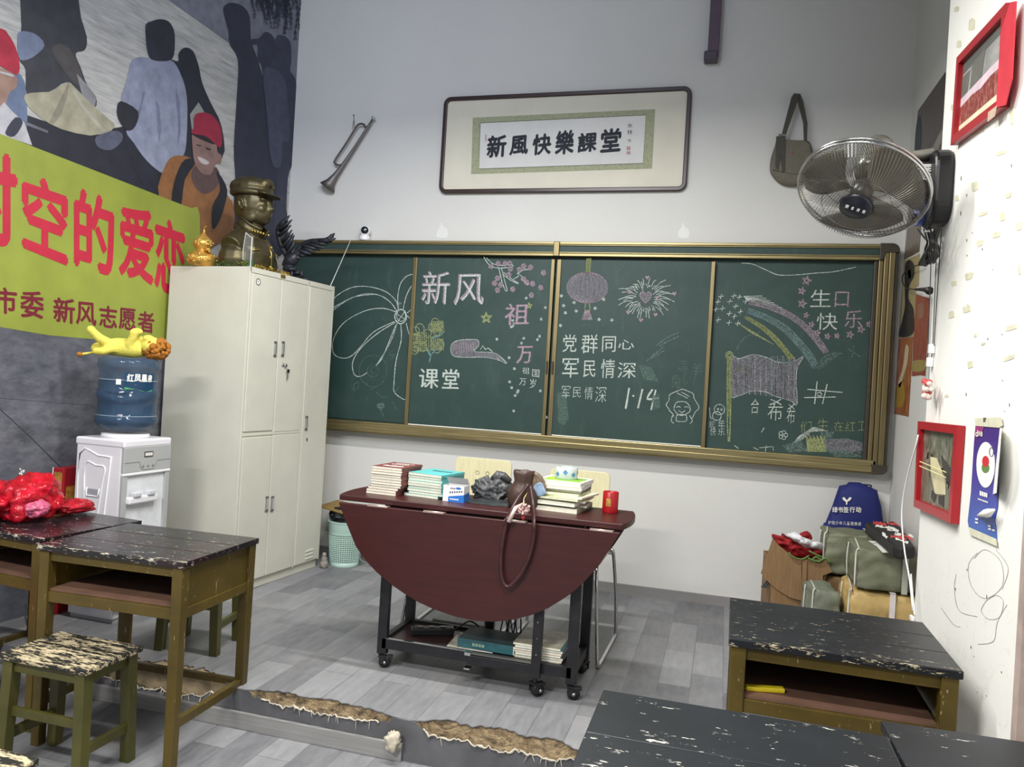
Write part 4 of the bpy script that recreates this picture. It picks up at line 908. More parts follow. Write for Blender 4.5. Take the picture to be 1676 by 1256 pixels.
# small red trinket
t = thing('hanging_charm', aX(1519, 640, XP-.03), 'small red and white beaded charm hanging on the pillar edge', 'ornament')
random.seed(12); mb = MB(); mb2 = MB()
for k in range(26):
    p_ = aX(1519+random.uniform(-6, 6), 625+k*.9+random.uniform(-8, 8), XP-.03-random.uniform(0, .02)); (mb if k % 2 else mb2).ell(p_, random.uniform(.006, .011), 8, 6)
mb.build('red_beads', flat((190, 70, 66), .5), t, world=True); mb2.build('pale_beads', flat((220, 206, 196), .5), t, world=True)
MB().tube([aX(1521, 600, XP-.01), aX(1520, 625, XP-.03)], .0012, 5).build('cord', cordm, t, world=True)
# white cable hanging off the pillar edge
tag(MB().tube([aX(x, y, XP-.03-.01*math.sin(k/20*PI)) for k, (x, y) in enumerate(smooth2([(1503, 712), (1499, 730), (1489, 765), (1479, 810), (1476, 850), (1481, 905), (1489, 950), (1494, 1000)], 3))], .0027, 6).build('white_cable', M_WHITE), 'white cable hanging down past the corner of the right wall', 'cable')
tag(px_tube([(1491, 940), (1494, 975), (1497, 1008)], XP-.004, .003).build('white_cable', M_WHITE), 'short straight white cable at the foot of the pillar edge', 'cable')
a = aX(1495, 1012, XP); tag(MB().box(XP-.012, XP-.001, a.y-.03, a.y+.01, a.z-.01, a.z+.01).build('cable_clip', M_WHITE, bevel=.004), 'white plastic cable clip low on the pillar edge', 'clip')

# red photo frames on the pillar
def redframe(C4, label, pic, wside=.028, thick=.022, world=None):
    P = [aX(x, y, XP-.012) for x, y in C4]
    t = thing('photo_frame', sum(P, Vector())/4, label, 'picture')
    def B(u, v, off): p_ = (P[0]*(1-u)+P[1]*u)*(1-v)+(P[3]*(1-u)+P[2]*u)*v; p_ = p_.copy(); p_.x = off; return p_
    wu = wside/abs(P[1].y-P[0].y); wv = wside/abs(P[0].z-P[3].z)
    mb = MB(); yb, yf = XP-.002, XP-.002-thick
    O = [(0, 0), (1, 0), (1, 1), (0, 1)]; I = [(wu, wv), (1-wu*1.15, wv), (1-wu*1.15, 1-wv), (wu, 1-wv)]
    for k in range(4):
        j = (k+1) % 4; q_ = [O[k], O[j], I[j], I[k]]
        mb.hexa([B(u, v, yb) for u, v in q_], [B(u, v, yf) for u, v in q_])
    mb.build('frame', flat((160, 20, 30), .35, 0, .05), t, world=True)
    bk_ = MB().poly([B(u, v, yb-.006) for u, v in I]).build('photo', pic[0], t, world=True)
    mbs = {}
    for m, pts in pic[1]:
        mbs.setdefault(m.name, (MB(), m))[0].poly([B(wu+u*(1-2*wu), wv+v*(1-2*wv), yb-.0066-.0001*len(mbs)) for u, v in pts])
    for mb, m in mbs.values(): mb.build('photo_figures', m, t, world=True)
    return t, B, (wu, wv)
def photo_mat(name, cols, sc=(8, 8, 8), k=3):
    t = NT(name); n = t.noise(t.coord(sc), k, 6, .7, .6); t.set(t.ramp(n, [(.28+.44*i/(len(cols)-1), lin(c)) for i, c in enumerate(cols)]), .3); return t.m
g1 = photo_mat('photo_background', ((44, 50, 38), (84, 88, 70), (120, 118, 104), (176, 174, 166)), (16, 16, 6)); g2 = photo_mat('photo_figures', ((44, 42, 42), (110, 104, 90), (206, 200, 196)), (30, 30, 9), 3)
g3 = flat((204, 196, 160)); g4 = flat((62, 60, 58))
random.seed(21); figs = []
for k in range(16):
    u = .1+.05*k+random.uniform(-.02, .02); v = .22+.35*k/16+random.uniform(-.04, .04); figs.append((g2, [(u-.04, v+.16), (u-.03, v+.04), (u, v), (u+.03, v+.04), (u+.04, v+.16)]))
table = [(.25, .36), (.45, .36), (.72, .62), (.75, .80), (.45, .84), (.30, .60)]
t1, B1, w1 = redframe(((1508, 690), (1574, 697), (1563, 858), (1501, 830)), 'lower red framed photo of people round a table, hung on the right wall', (g1, figs+[(g3, table), (g4, [(.55, .30), (.85, .45), (.9, .7), (.75, .62), (.6, .42)]), (g4, [(.35, .80), (.5, .84), (.45, .97), (.33, .9)]), (g4, [(.55, .84), (.7, .82), (.72, .97), (.58, .95)])]))
a = [B1(.13, .46, XP-.0245), B1(.83, .50, XP-.0245)]; MB().tube(a, .0016, 5).tube([p_+Vector((0, 0, -.016)) for p_ in a], .0016, 5).build('elastic_string', flat((226, 222, 160)), t1, world=True)
g5 = photo_mat('group_photo', ((120, 122, 118), (150, 150, 146), (186, 186, 182)), (3, 3, 6)); g6 = photo_mat('group_photo_people', ((60, 30, 28), (120, 26, 24), (160, 90, 76), (206, 196, 190)), (40, 40, 14), 3)
g7 = flat((206, 186, 196)); g8 = flat((222, 210, 180)); g9 = flat((84, 84, 80))
g10 = flat((98, 98, 92))
t2, B2, w2 = redframe(((1572, 94), (1654, 4), (1645, 176), (1562, 238)), 'upper red framed group photo taped high on the right wall', (g5, [(g9, [(0, 0), (1, 0), (1, .12), (.0, .16)]), (g10, [(.25, .14), (.55, .12), (.5, .48), (.22, .5)]), (g10, [(0, .2), (.2, .2), (.16, .5), (0, .55)]), (g7, [(.0, .50), (1, .42), (1, .60), (.0, .68)]), (g6, [(0, .62), (.3, .58), (.5, .6), (.7, .55), (1, .55), (1, .86), (0, .88)]), (g8, [(0, .88), (1, .86), (1, 1), (0, 1)])]))
P_ = [aX(x, y, XP-.026) for x, y in ((1653, 4), (1662, 2), (1655, 130), (1644, 172), (1630, 176), (1638, 50))]
MB().prism(P_, (.004, 0, 0)).build('red_tape', flat((206, 48, 62), .25), t2, world=True)
MB().prism([aX(x, y, XP-.0268) for x, y in ((1617, 184), (1632, 172), (1628, 190), (1616, 200))], (.001, 0, 0)).build('clear_tape', flat((196, 170, 150), .3), t2, world=True)

# blue poster with curled edge
CRP = (1570, 660, 5.236)
W = lambda a, b, off=.003: aX(CRP[0]+a/CRP[2], CRP[1]+b/CRP[2], XP-off)
po = thing('poster', W(200, 600), 'blue leaflet with a white round emblem and torn curling edge, taped on the right wall', 'poster')
def pm():
    t = NT('blue_leaflet'); co = t.coord(); tc = t.add('ShaderNodeTexCoord'); sx = t.add('ShaderNodeSeparateXYZ'); t.link(tc.outputs['Object'], sx.inputs[0])
    f = t.math('ADD', t.math('MULTIPLY', sx.outputs[2], 3.2), .5, True); t.set(t.ramp(f, [(0, lin((48, 92, 176))), (.4, lin((62, 56, 150))), (.9, lin((70, 40, 120)))]), .35); return t.m
pol = [(138, 195), (350, 212), (338, 300), (330, 420), (330, 780), (325, 890), (300, 1000), (312, 1070), (318, 1170), (80, 1062), (72, 1010), (100, 760), (125, 350)]
MB().prism([W(a, b) for a, b in pol], (.0015, 0, 0)).build('sheet', pm(), po, world=True)
MB().prism([W(a, b, .0042) for a, b in ((138, 195), (215, 201), (195, 250), (150, 300), (132, 280))], (.0006, 0, 0)).build('pink_corner', flat((150, 60, 120), .4), po, world=True)
ringp = [(225+78*math.cos(2*PI*k/28), 530+196*math.sin(2*PI*k/28)) for k in range(28)]
MB().prism([W(a, b, .0046) for a, b in ringp], (.001, 0, 0)).build('white_disc', M_WPAPER, po, world=True)
mb = MB(); mb2 = MB(); mb3 = MB()
mb.poly([W(225+30*math.cos(2*PI*k/16), 500+48*math.sin(2*PI*k/16), .0052) for k in range(16)]); mb2.poly([W(225+34*math.cos(2*PI*k/16), 555+46*math.sin(2*PI*k/16), .0050) for k in range(16)])
mb.build('red_dot', flat((196, 40, 50)), po, world=True); mb2.build('green_dot', flat((96, 130, 70)), po, world=True)
ribbon(mb3, [(275+17*math.cos(2*PI*k/16), 420+38*math.sin(2*PI*k/16)) for k in range(17)], 5, lambda x, y: W(x, y, .0053)); mb3.build('ring_mark', flat((40, 40, 60)), po, world=True)
mb = MB()
for ch, x0, x1, y0, y1 in (('d', 142, 162, 232, 285), ('抖', 166, 182, 240, 282), ('音', 184, 202, 243, 284)):
    put(mb, ch, (x0, y0), (x1, y0+2), (x1, y1+2), (x0, y1), lambda x, y: W(x, y, .0050), .03)
for k in range(4): mb.poly([W(a, b, .0050) for a, b in ((176+k*17, 752+k*6), (190+k*17, 756+k*6), (189+k*17, 796+k*5), (175+k*17, 790+k*5))])
for k in range(8): mb.poly([W(a, b, .0050) for a, b in ((160+k*11, 815+k*4), (168+k*11, 817+k*4), (167+k*11, 830+k*4), (159+k*11, 827+k*4))])
for x0, y0 in ((136, 985), (136, 1015), (246, 1045), (248, 1070), (280, 1080)): mb.poly([W(a, b, .0050) for a, b in ((x0, y0), (x0+24, y0+6), (x0+24, y0+20), (x0, y0+14))])
mb.build('white_print', M_WPAPER, po, world=True)
mb = MB()   # curled strips of bare paper
cur = []
for k in range(9):
    t_ = k/8; cur.append((W(352-60*t_, 212+570*t_, .004), W(352-60*t_+30*(.4+t_*.6), 212+560*t_, .030+.012*math.sin(t_*3))))
mb.raw([p_ for c_ in cur for p_ in c_], [(2*i, 2*i+1, 2*i+3, 2*i+2) for i in range(8)]); o = mb.build('curled_edge', M_WPAPER, po, world=True); o.modifiers.new('s', 'SOLIDIFY').thickness = .001
MB().tube([W(165, 965, .006), W(240, 945, .025), W(300, 915, .02)], [.004, .012, .003], 8).build('curled_flap', M_WPAPER, po, world=True)
tape = flat((216, 214, 190), .35, 0, .08, 20, 'yellowed_clear_tape')
MB().poly([W(a, b, .0052) for a, b in ((132, 130), (360, 120), (375, 190), (340, 212), (135, 195))]).build('tape', tape, po, world=True)
MB().poly([W(a, b, .0052) for a, b in ((76, 1060), (318, 1165), (325, 1230), (90, 1130))]).build('tape', tape, po, world=True)
MB().poly([W(a, b, .0054) for a, b in ((205, 125), (232, 125), (222, 165), (205, 165))]).build('dark_tape', flat((90, 90, 84)), po, world=True)

# scraps of old tape left on the pillar (pieces of the wall)
sc = [(1603, 398, 9, 11), (1631, 384, 12, 10), (1561, 464, 8, 8), (1586, 452, 11, 12), (1557, 515, 8, 12), (1582, 506, 11, 12), (1596, 549, 6, 6), (1655, 536, 16, 9), (1651, 586, 17, 8), (1588, 597, 8, 12), (1668, 440, 3, 20), (1596, 305, 10, 16), (1566, 324, 5, 10),
      (1608, 350, 14, 6), (1566, 15, 7, 9), (1569, 72, 6, 12), (1590, 40, 9, 20), (1668, 370, 8, 14), (1640, 355, 8, 14), (1549, 648, 5, 5), (1609, 563, 7, 4), (1638, 250, 14, 7), (1600, 215, 18, 9), (1655, 190, 6, 30), (1560, 175, 8, 10), (1640, 715, 8, 12), (1663, 80, 5, 40), (1583, 140, 4, 26), (1650, 320, 9, 8)]
random.seed(17)
for x, y, w_, h_ in sc:
    q_ = [(-.5, -.42), (.2, -.5), (.5, -.3), (.46, .42), (-.1, .5), (-.5, .4)]
    MB().prism([aX(x+a*w_*1.1+random.uniform(-1, 1), y+b*h_-a*w_*.35, XP-.0012) for a, b in q_], (.001, 0, 0)).build('tape_scrap', tape, WP)
random.seed(31); mb = MB()
for k in range(26):
    x = random.uniform(1560, 1670); y = random.choice((random.uniform(250, 680), random.uniform(900, 1180))); L = random.uniform(2, 8)
    mb.poly([aX(x+a, y+b, XP-.0006) for a, b in ((-.7, -L/2), (.8, -L/2+1), (.6, L/2), (-.5, L/2-1))])
o = mb.build('wall_chips', flat((96, 94, 90)), WP); o['kind'] = 'stuff'
mb = MB()
for L in ([(1600, 905), (1585, 925), (1590, 960), (1612, 980), (1640, 960), (1638, 920), (1612, 900), (1594, 915)], [(1612, 985), (1630, 975), (1642, 985), (1636, 1010), (1618, 1014), (1606, 1000), (1614, 984)], [(1565, 940), (1562, 965), (1570, 1000), (1600, 1010)], [(1648, 990), (1632, 1020), (1626, 1050), (1600, 1055)], [(1630, 900), (1650, 930), (1640, 965)], [(1540, 995), (1560, 1022), (1572, 1027)]):
    ribbon(mb, smooth2(L, 5), .8, lambda x, y: aX(x, y, XP-.0006), 0, .3)
mb.build('pencil_scribble', flat((150, 150, 150)), WP)

# posters in the recess beside the board
def poster(name, pts, cols, label, extra=(), sc=(10, 10, 4)):
    t = thing(name, aX(pts[0][0], pts[0][1], XR-.002), label, 'poster')
    MB().prism([aX(x, y, XR-.003) for x, y in pts], (.0015, 0, 0)).build('sheet', photo_mat(name+'_print', cols, sc), t, world=True)
    for nm, rgb, P in extra: MB().poly([aX(x, y, XR-.0036) for x, y in smooth2(P, 3, True)[:-1]]).build(nm, flat(rgb, .5), t, world=True)
    return t
CP = (1440, 380, 3.925); K_ = lambda L: [(CP[0]+a/CP[2], CP[1]+b/CP[2]) for a, b in L]
poster('poster', [(1502, 182), (1547, 118), (1541, 262), (1494, 300)], ((30, 36, 40), (60, 44, 42), (84, 70, 60)), 'dark crowded old poster high up beside the wall fan', [('blue_figure', (36, 52, 66), [(1503, 190), (1508, 200), (1506, 250), (1500, 285), (1496, 280), (1498, 220)]), ('pale_band', (136, 134, 126), [(1518, 262), (1541, 212), (1541, 232), (1519, 276)])])
poster('poster', [(1493, 302), (1541, 264), (1508, 360), (1504, 412), (1480, 425), (1488, 330)], ((48, 54, 58), (96, 82, 66), (128, 108, 88)), 'grey and tan old poster half behind the fan cage')
poster('poster', K_([(155, 185), (255, 138), (248, 345), (232, 350), (215, 665), (118, 688)]), ((150, 138, 104), (176, 162, 120)), 'cream old poster of a dark haired figure in black, beside the board', [('figure', (34, 34, 38), K_([(165, 200), (195, 180), (222, 215), (220, 285), (200, 320), (188, 360), (185, 430), (212, 480), (220, 540), (212, 655), (122, 672), (140, 580), (160, 480), (160, 380), (158, 280)])), ('face', (150, 126, 100), K_([(180, 240), (196, 236), (200, 285), (186, 300)]))])
poster('poster', K_([(232, 400), (318, 425), (290, 925), (262, 918), (205, 925), (215, 700)]), ((98, 40, 38), (150, 66, 52), (120, 96, 84)), 'red old poster with heads, nearest the pillar edge', [('face', (140, 100, 82), K_([(245, 470), (270, 450), (285, 480), (278, 540), (255, 560), (242, 520)])), ('text_band', (150, 132, 80), K_([(212, 830), (290, 826), (286, 890), (210, 895)]))])
poster('poster', K_([(112, 690), (212, 672), (200, 900), (182, 1185), (90, 1165)]), ((110, 40, 32), (150, 84, 50), (176, 148, 90)), 'orange red old poster lowest of those beside the board', [('figure', (190, 176, 150), K_([(165, 730), (185, 740), (182, 800), (172, 860), (160, 900), (130, 1000), (120, 960), (150, 860)])), ('golden_figure', (150, 120, 50), K_([(110, 1000), (150, 960), (160, 1080), (130, 1130), (100, 1100)]))])

# ================================================================ CABINET
CA = -.083
cab = thing('steel_cabinet', (.2528, -1.1242, 0), 'tall cream steel locker cabinet with three columns against the left wall', 'cabinet', CA)
CD, CL, CH = .555, .81, 1.80
MB().box(-CD, -.004, 0, CL, .05, CH).box(-CD+.02, -.012, .01, CL-.01, 0, .05).build('carcass', M_STEEL, cab, bevel=.003)
def door(y0, y1, z0, z1):
    return MB().box(-.02, .004, y0+.002, y1-.002, z0+.002, z1-.002).build('door', M_STEEL, cab, bevel=.0035)
d1 = door(.018, .272, .895, 1.768); d2 = door(.274, .53, .885, 1.768); d3 = door(.018, .272, .055, .868); d4 = door(.274, .53, .055, .872); d5 = door(.548, .795, .055, 1.768)
MB().box(-.02, .002, .018, .53, .872, .888).build('mid_rail', M_STEEL, cab, bevel=.002)
MB().box(-.01, .002, 0, .016, .05, CH).box(-.01, .002, .532, .546, .05, CH).box(-.01, .002, CL-.013, CL, .05, CH).box(-.01, .002, 0, CL, 1.77, CH).build('front_edges', M_STEEL, cab, bevel=.002)
M_HAND = metalish('satin_handle', (196, 196, 196), .25, .8, (1, 1, 1), .04)
def handle(par, y, z, h=.085):
    o = MB().box(.004, .007, y-.010, y+.010, z-h/2, z+h/2).box(.007, .014, y-.007, y+.007, z-h/2+.012, z+h/2-.012).build('handle', M_HAND, par, bevel=.002)
    MB().box(.0045, .010, y-.012, y+.012, z-h/2-.002, z-h/2+.010).box(.0045, .010, y-.012, y+.012, z+h/2-.010, z+h/2+.002).build('end_cap', flat((90, 92, 90), .4), par, bevel=.002)
handle(d1, .245, 1.365); handle(d2, .315, 1.37); handle(d3, .25, .475); handle(d4, .30, .47); handle(d5, .585, .93)
MB().lathe([(.012, .004), (.012, .012), (.009, .015)], 16, M=Matrix.Translation((0, .345, 1.275)) @ Matrix.Rotation(PI/2, 4, 'Y')).lathe([(.010, .004), (.010, .010)], 12, M=Matrix.Translation((0, .322, 1.278)) @ Matrix.Rotation(PI/2, 4, 'Y')).build('lock', M_CHROME, d2)
o = MB().box(.014, .022, .352, .372, 1.232, 1.254).build('key_head', M_BLACKP, d2, bevel=.003); MB().box(.015, .017, .356, .366, 1.195, 1.232).build('key', M_CHROME, d2)
MB().box(.004, .006, .60, .608, .818, .838).build('keyhole', M_BLACKP, d5)
mb = MB()
for z in (.075, .098, .121):
    mb.hexa([(.004, .66, z), (.004, .735, z+.002), (.009, .735, z+.002), (.009, .66, z)], [(.004, .66, z+.012), (.004, .735, z+.014), (.005, .735, z+.012), (.005, .66, z+.010)])
mb.build('vent_louvre', M_STEEL, d5)
mb = MB(); mb.tube([(.0048, .068+.017*math.cos(2*PI*k/20), 1.725+.017*math.sin(2*PI*k/20)) for k in range(20)], .0022, 5, closed=True); mb.poly([(.0046, .068+a, 1.725+b) for a, b in ((-.006, .008), (-.001, .008), (.007, -.008), (.002, -.008))])
mb.build('door_emblem', M_BLACKP, d1); MB().poly([(.0043, .068+.0165*math.cos(2*PI*k/20), 1.725+.0165*math.sin(2*PI*k/20)) for k in range(20)]).build('emblem_disc', M_WPAPER, d1)
MB().box(.002, .004, .262, .305, 1.776, 1.797).build('maker_plate', flat((138, 112, 60), .35, .6, .3, 200), cab, bevel=.001)
CM = Matrix.Translation((.2528, -1.1242, 0)) @ Matrix.Rotation(CA, 4, 'Z')
def cl(x, y, z): return CM @ Vector((x, y, z))

# bust of a man in a cap, on the cabinet
bp = cl(-.16, .16, CH)
bp = Vector((.075, -.88, CH))
bust = thing('bronze_bust', bp, 'large bronze bust of a man in cap and collar on top of the cabinet', 'statue', .0)
bust.scale = (1.06, 1.04, 1.13)
BR = metalish('aged_bronze', (84, 77, 54), .42, .7, (3, 3, 3), .2)
mb = MB()
mb.ell((-.005, 0, .045), (.125, .215, .125)); mb.ell((.025, 0, .085), (.105, .15, .10)); mb.tube([(-.005, -.165, .10), (-.005, -.09, .152), (0, 0, .168), (-.005, .09, .152), (-.005, .165, .10)], [.062, .060, .062, .060, .062], 14)
mb.tube([(-.012, 0, .14), (.0, 0, .22), (.008, 0, .30)], [.066, .060, .058], 16)
mb.ell((.0, 0, .355), (.104, .088, .12)); mb.ell((.045, 0, .295), (.066, .068, .056)); mb.ell((.078, 0, .268), (.026, .030, .022)); mb.ell((.05, 0, .32), (.062, .068, .06))
for s_ in (-1, 1):
    mb.ell((.072, s_*.036, .318), (.030, .026, .030)); mb.ell((.088, s_*.034, .366), (.018, .026, .009)); mb.ell((.088, s_*.032, .347), (.010, .014, .007)); mb.ell((.104, s_*.013, .313), (.012, .010, .009))
    mb.tube([(.008, s_*.088, .318), (.004, s_*.096, .34), (-.004, s_*.100, .358), (-.018, s_*.100, .362), (-.026, s_*.098, .348), (-.018, s_*.094, .325), (-.002, s_*.088, .308)], .0065, 8); mb.ell((-.008, s_*.086, .335), (.016, .008, .026)); mb.ell((.022, s_*.056, .275), (.040, .02, .03))
mb.tube([(.095, 0, .365), (.108, 0, .345), (.120, 0, .322), (.112, 0, .311)], [.011, .012, .016, .012], 10)
mb.ell((.101, 0, .297), (.014, .026, .006)); mb.ell((.098, 0, .286), (.015, .023, .007)); mb.ell((.087, 0, .277), (.01, .02, .006))
bodyo = remesh(mb, 'body', BR, bust, .0055, 3, clampz=0.0)
cap = MB(); cap.ell((-.012, 0, .432), (.122, .108, .058)); cap.tube([(-.005+.108*math.cos(2*PI*k/32), .093*math.sin(2*PI*k/32), .400-.004*math.cos(2*PI*k/32)) for k in range(32)], .016, 8, closed=True)
cap.ell((-.005, 0, .41), (.108, .093, .03)); cap.ell((.085, 0, .450), (.03, .05, .03))
for j in range(11):
    a = (j/10-.5)*2.0; cap.ell((.072+.062*math.cos(a), .084*math.sin(a), .398-.010*math.cos(a)), (.026, .024, .006))
capo = remesh(cap, 'cap', BR, bust, .0055, 2)
mb = MB(); s5 = [( (.020 if k % 2 == 0 else .009)*math.cos(PI/5*k+PI/2), (.020 if k % 2 == 0 else .009)*math.sin(PI/5*k+PI/2)) for k in range(10)]
mb.prism([(.118, a, .436+b) for a, b in s5], (.008, 0, 0)); mb.build('cap_star', BR, bust)
mb = MB()   # collar: two standing flaps with piping
for s_ in (-1, 1):
    P1 = [(.070, s_*.014, .165), (.055, s_*.060, .175), (.0, s_*.090, .205), (-.055, s_*.060, .235)]; P2 = [(.090, s_*.030, .215), (.045, s_*.068, .232), (.0, s_*.076, .262), (-.050, s_*.045, .280)]
    mb.tube(smooth2(P1, 3), .010, 6); mb.tube(smooth2(P2, 3), .006, 6)
    A_ = smooth2(P1, 3); B_ = smooth2(P2, 3); n = len(A_); mb.raw(A_+B_, [(i, i+1, n+i+1, n+i) for i in range(n-1)])
mb.tube([(-.055, -.06, .235), (-.075, 0, .245), (-.055, .06, .235)], .010, 6); mb.raw([(-.055, -.06, .235), (-.078, 0, .245), (-.055, .06, .235), (-.05, .045, .28), (-.07, 0, .29), (-.05, -.045, .28)], [(0, 1, 4, 5), (1, 2, 3, 4)])
o = mb.build('collar', BR, bust, shade=True); o.modifiers.new('s', 'SOLIDIFY').thickness = .006
mb = MB()
for s_ in (-1, 1):
    for k in range(5): mb.ell((.094-.010*k, s_*(.024+.011*k), .196+.002*k), .008, 8, 6)
    mb.tube([(.100, s_*.05, .11), (.112, s_*.09, .105), (.095, s_*.13, .095)], .004, 6)
mb.tube([(.095, 0, .165), (.135, 0, .10), (.140, 0, .02)], .003, 6)
for z in (.13, .08, .03): mb.ell((.128+.03*(.13-z), .004, z), .009, 8, 6)
mb.build('badges_and_buttons', metalish('bright_bronze', (190, 164, 90), .25, .9, (1, 1, 1), .1), bust)
# gold tinsel garland along the cabinet edge
t = thing('gold_garland', cl(-.02, .05, CH), 'thin gold and green tinsel garland along the front edge of the cabinet top', 'garland')
random.seed(14); mg = MB(); mgr = MB()
for k in range(620):
    y = random.uniform(-.0, .42); x = -.035-random.uniform(0, .05); 
    if k % 4 == 0: y = .01; x = -random.uniform(.03, .26)
    p_ = cl(x, y, CH+random.uniform(.002, .028)); a = random.random()*6; d = Vector((math.cos(a), math.sin(a), random.uniform(-.3, 1))).normalized()*random.uniform(.008, .018); e = d.orthogonal().normalized()*.003
    (mg if k % 4 else mgr).raw([p_, p_+d*.5+e, p_+d, p_+d*.5-e], [(0, 1, 2, 3)])
tag(mg.build('gold_foil', metalish('gold_foil', (214, 186, 96), .2, .95, (1, 1, 1), .2), t, world=True), None, kind='stuff'); tag(mgr.build('green_foil', flat((70, 100, 50), .4, .3), t, world=True), None, kind='stuff')
# clear acrylic plaque
t = thing('acrylic_plaque', Vector((.20, -1.085, CH)), 'narrow clear acrylic award standing in front of the bust', 'trophy', -.25)
t.scale = (.80, 1, .82)
gl = thinplastic('clear_acrylic', (150, 156, 154), .28, .08)
MB().prism([(-.032, 0, .0), (.040, 0, .0), (.042, 0, .205), (.030, 0, .20), (-.022, 0, .235), (-.034, 0, .16), (-.04, 0, .12)], (0, .014, 0)).build('slab', gl, t, bevel=.002)
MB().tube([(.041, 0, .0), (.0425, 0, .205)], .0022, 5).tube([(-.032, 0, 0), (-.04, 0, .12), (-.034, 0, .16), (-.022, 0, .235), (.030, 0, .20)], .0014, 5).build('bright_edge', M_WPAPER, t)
MB().box(-.034, .042, -.003, .02, 0, .05).build('green_base', thinplastic('green_tinted_base', (60, 110, 84), .5, .1), t, bevel=.002)
# golden gourd
t = thing('golden_gourd', Vector((-.115, -1.045, CH)), 'golden double gourd ornament with stem left of the bronze bust', 'ornament')
t.scale = (.95, .95, .8)
GO = metalish('gilded_gourd', (206, 160, 78), .28, .55, (6, 6, 6), .35)
MB().lathe([(.0, 0), (.05, .002), (.078, .022), (.088, .052), (.080, .082), (.055, .106), (.036, .118), (.038, .128), (.054, .148), (.058, .170), (.050, .194), (.030, .216), (.014, .232), (.010, .245)], 32, cap=False).build('body', GO, t)
MB().tube(smooth2([(0, 0, .238), (.002, 0, .255), (.0, 0, .27), (.008, 0, .285), (.016, 0, .292)], 3), .006, 8).build('stem', GO, t)
random.seed(19); mb = MB()
for k in range(46):
    a = random.uniform(-2.2, .6); zz = random.choice((random.uniform(.03, .09), random.uniform(.15, .19))); r = (.0885 if zz < .1 else .0585)-abs(zz-(.052 if zz < .1 else .17))*.35
    mb.ell((r*math.cos(a), r*math.sin(a), zz), (.009, .009, .005), 6, 4)
mb.build('relief_flowers', metalish('bright_gold', (240, 214, 130), .2, .8, (1, 1, 1), .1), t)
mb = MB()
for k in range(12): mb.ell((.058+.012*math.cos(k*1.7), -.035+.012*math.sin(k*1.7), .118+.004*(k % 4)-.01), (.010, .008, .010), 8, 6)
mb.build('gold_beads', GO, t)

# dark eagle sculpture behind the bust
eg = thing('eagle_sculpture', aY(488, 442, -.50), 'dark eagle sculpture with raised wings at the far end of the cabinet top', 'statue')
eg.location.z = CH
EM = flat((44, 46, 54), .45, .3, .25, 30, 'dark_resin')
E = lambda x, y, d=-.50: aY(x, y, d)
CE = (440, 340, 10.47); EE = lambda a, b, d=-.50: E(CE[0]+a/CE[2], CE[1]+b/CE[2], d)
mb = MB()
mb.tube([EE(300, 1050), EE(330, 960), EE(380, 900), EE(440, 850), EE(480, 800)], [.018, .036, .044, .036, .02], 12); mb.ell(EE(300, 960), .026); mb.ell(EE(265, 975), (.02, .012, .012)); mb.ell(EE(360, 1060), (.05, .04, .02)); mb.ell(EE(440, 1130, -.46), (.06, .045, .018))
remesh(mb, 'body', EM, eg, .005, 2, world=True)
def wing(spine, tips, name):
    mb = MB(); sp = smooth2(spine, 3)
    for i, (s_, tp) in enumerate(zip([sp[min(len(sp)-1, int(k*(len(sp)-1)/(len(tips)-1)))] for k in range(len(tips))], tips)):
        a = EE(*s_, -.50-.01*(i % 2)); b = EE(*tp, -.50+.008*(i % 3)); m = a*.4+b*.6
        mb.tube([a, m, b], [.012, .013, .003], 6, flat=1)
    mb.tube([EE(*p_) for p_ in sp], [.017]*len(sp), 8); mb.build(name, EM, eg, world=True)
wing([(360, 940), (300, 820), (200, 620), (160, 430), (185, 330), (260, 240)], [(430, 900), (480, 780), (470, 680), (470, 560), (440, 470), (420, 440), (400, 380), (385, 300), (400, 205), (385, 225), (360, 130), (330, 150), (300, 210), (270, 220)], 'wing')
wing([(400, 850), (500, 790), (520, 700), (600, 620), (720, 580), (860, 570), (980, 560), (1060, 520)], [(480, 920), (560, 880), (640, 840), (720, 800), (800, 770), (880, 730), (960, 700), (1020, 640), (1090, 590), (1100, 560), (1150, 530), (1130, 440), (1085, 470)], 'wing')
mb = MB(); mb.box(-.10, .09, -.05, .05, 0, .022); mb.build('rock_base', EM, eg, bevel=.01)
for x in (-.04, .03): mb = MB().tube([(x, 0, .02), (x, -.01, .07)], .012, 6).build('foot', EM, eg)

# ================================================================ WATER DISPENSER
DX, DY = .064, -1.75
dw = thing('water_dispenser', (DX, DY, 0), 'white floor standing water dispenser with hot and cold taps by the left wall', 'water dispenser', -.03)
M_DW = flat((226, 224, 230), .32, 0, .02, 5, 'dispenser_white'); M_DG = flat((168, 170, 170), .4, 0, .03, 5, 'dispenser_grey')
MB().box(-.285, -.012, 0, .30, .02, .865).build('body', M_DW, dw, bevel=.008)
MB().box(-.275, -.02, .01, .29, .0, .02).build('plinth', M_DG, dw)
MB().box(-.290, .004, -.004, .305, .835, .872).build('top_cap', M_DW, dw, bevel=.008)
MB().box(-.012, .004, 0, .305, .715, .838).build('control_panel', M_DG, dw, bevel=.003)
MB().box(-.012, .006, 0, .305, .703, .715).build('panel_lip', M_WHITE, dw, bevel=.002)
MB().box(-.012, .002, 0, .03, .06, .703).box(-.012, .002, .275, .305, .06, .703).box(-.012, .002, .03, .275, .06, .33).build('front_frame', M_DG, dw, bevel=.002)
MB().box(-.012, -.009, .03, .275, .33, .703).build('recess_back', flat((214, 216, 220), .3), dw)
MB().box(-.010, .022, .028, .215, .565, .60).build('tap_housing', M_DW, dw, bevel=.008)
for y in (.075, .165): o = MB().box(.0, .03, y-.024, y+.024, .598, .622).build('tap_lever', flat((198, 200, 204), .3), dw, bevel=.006)
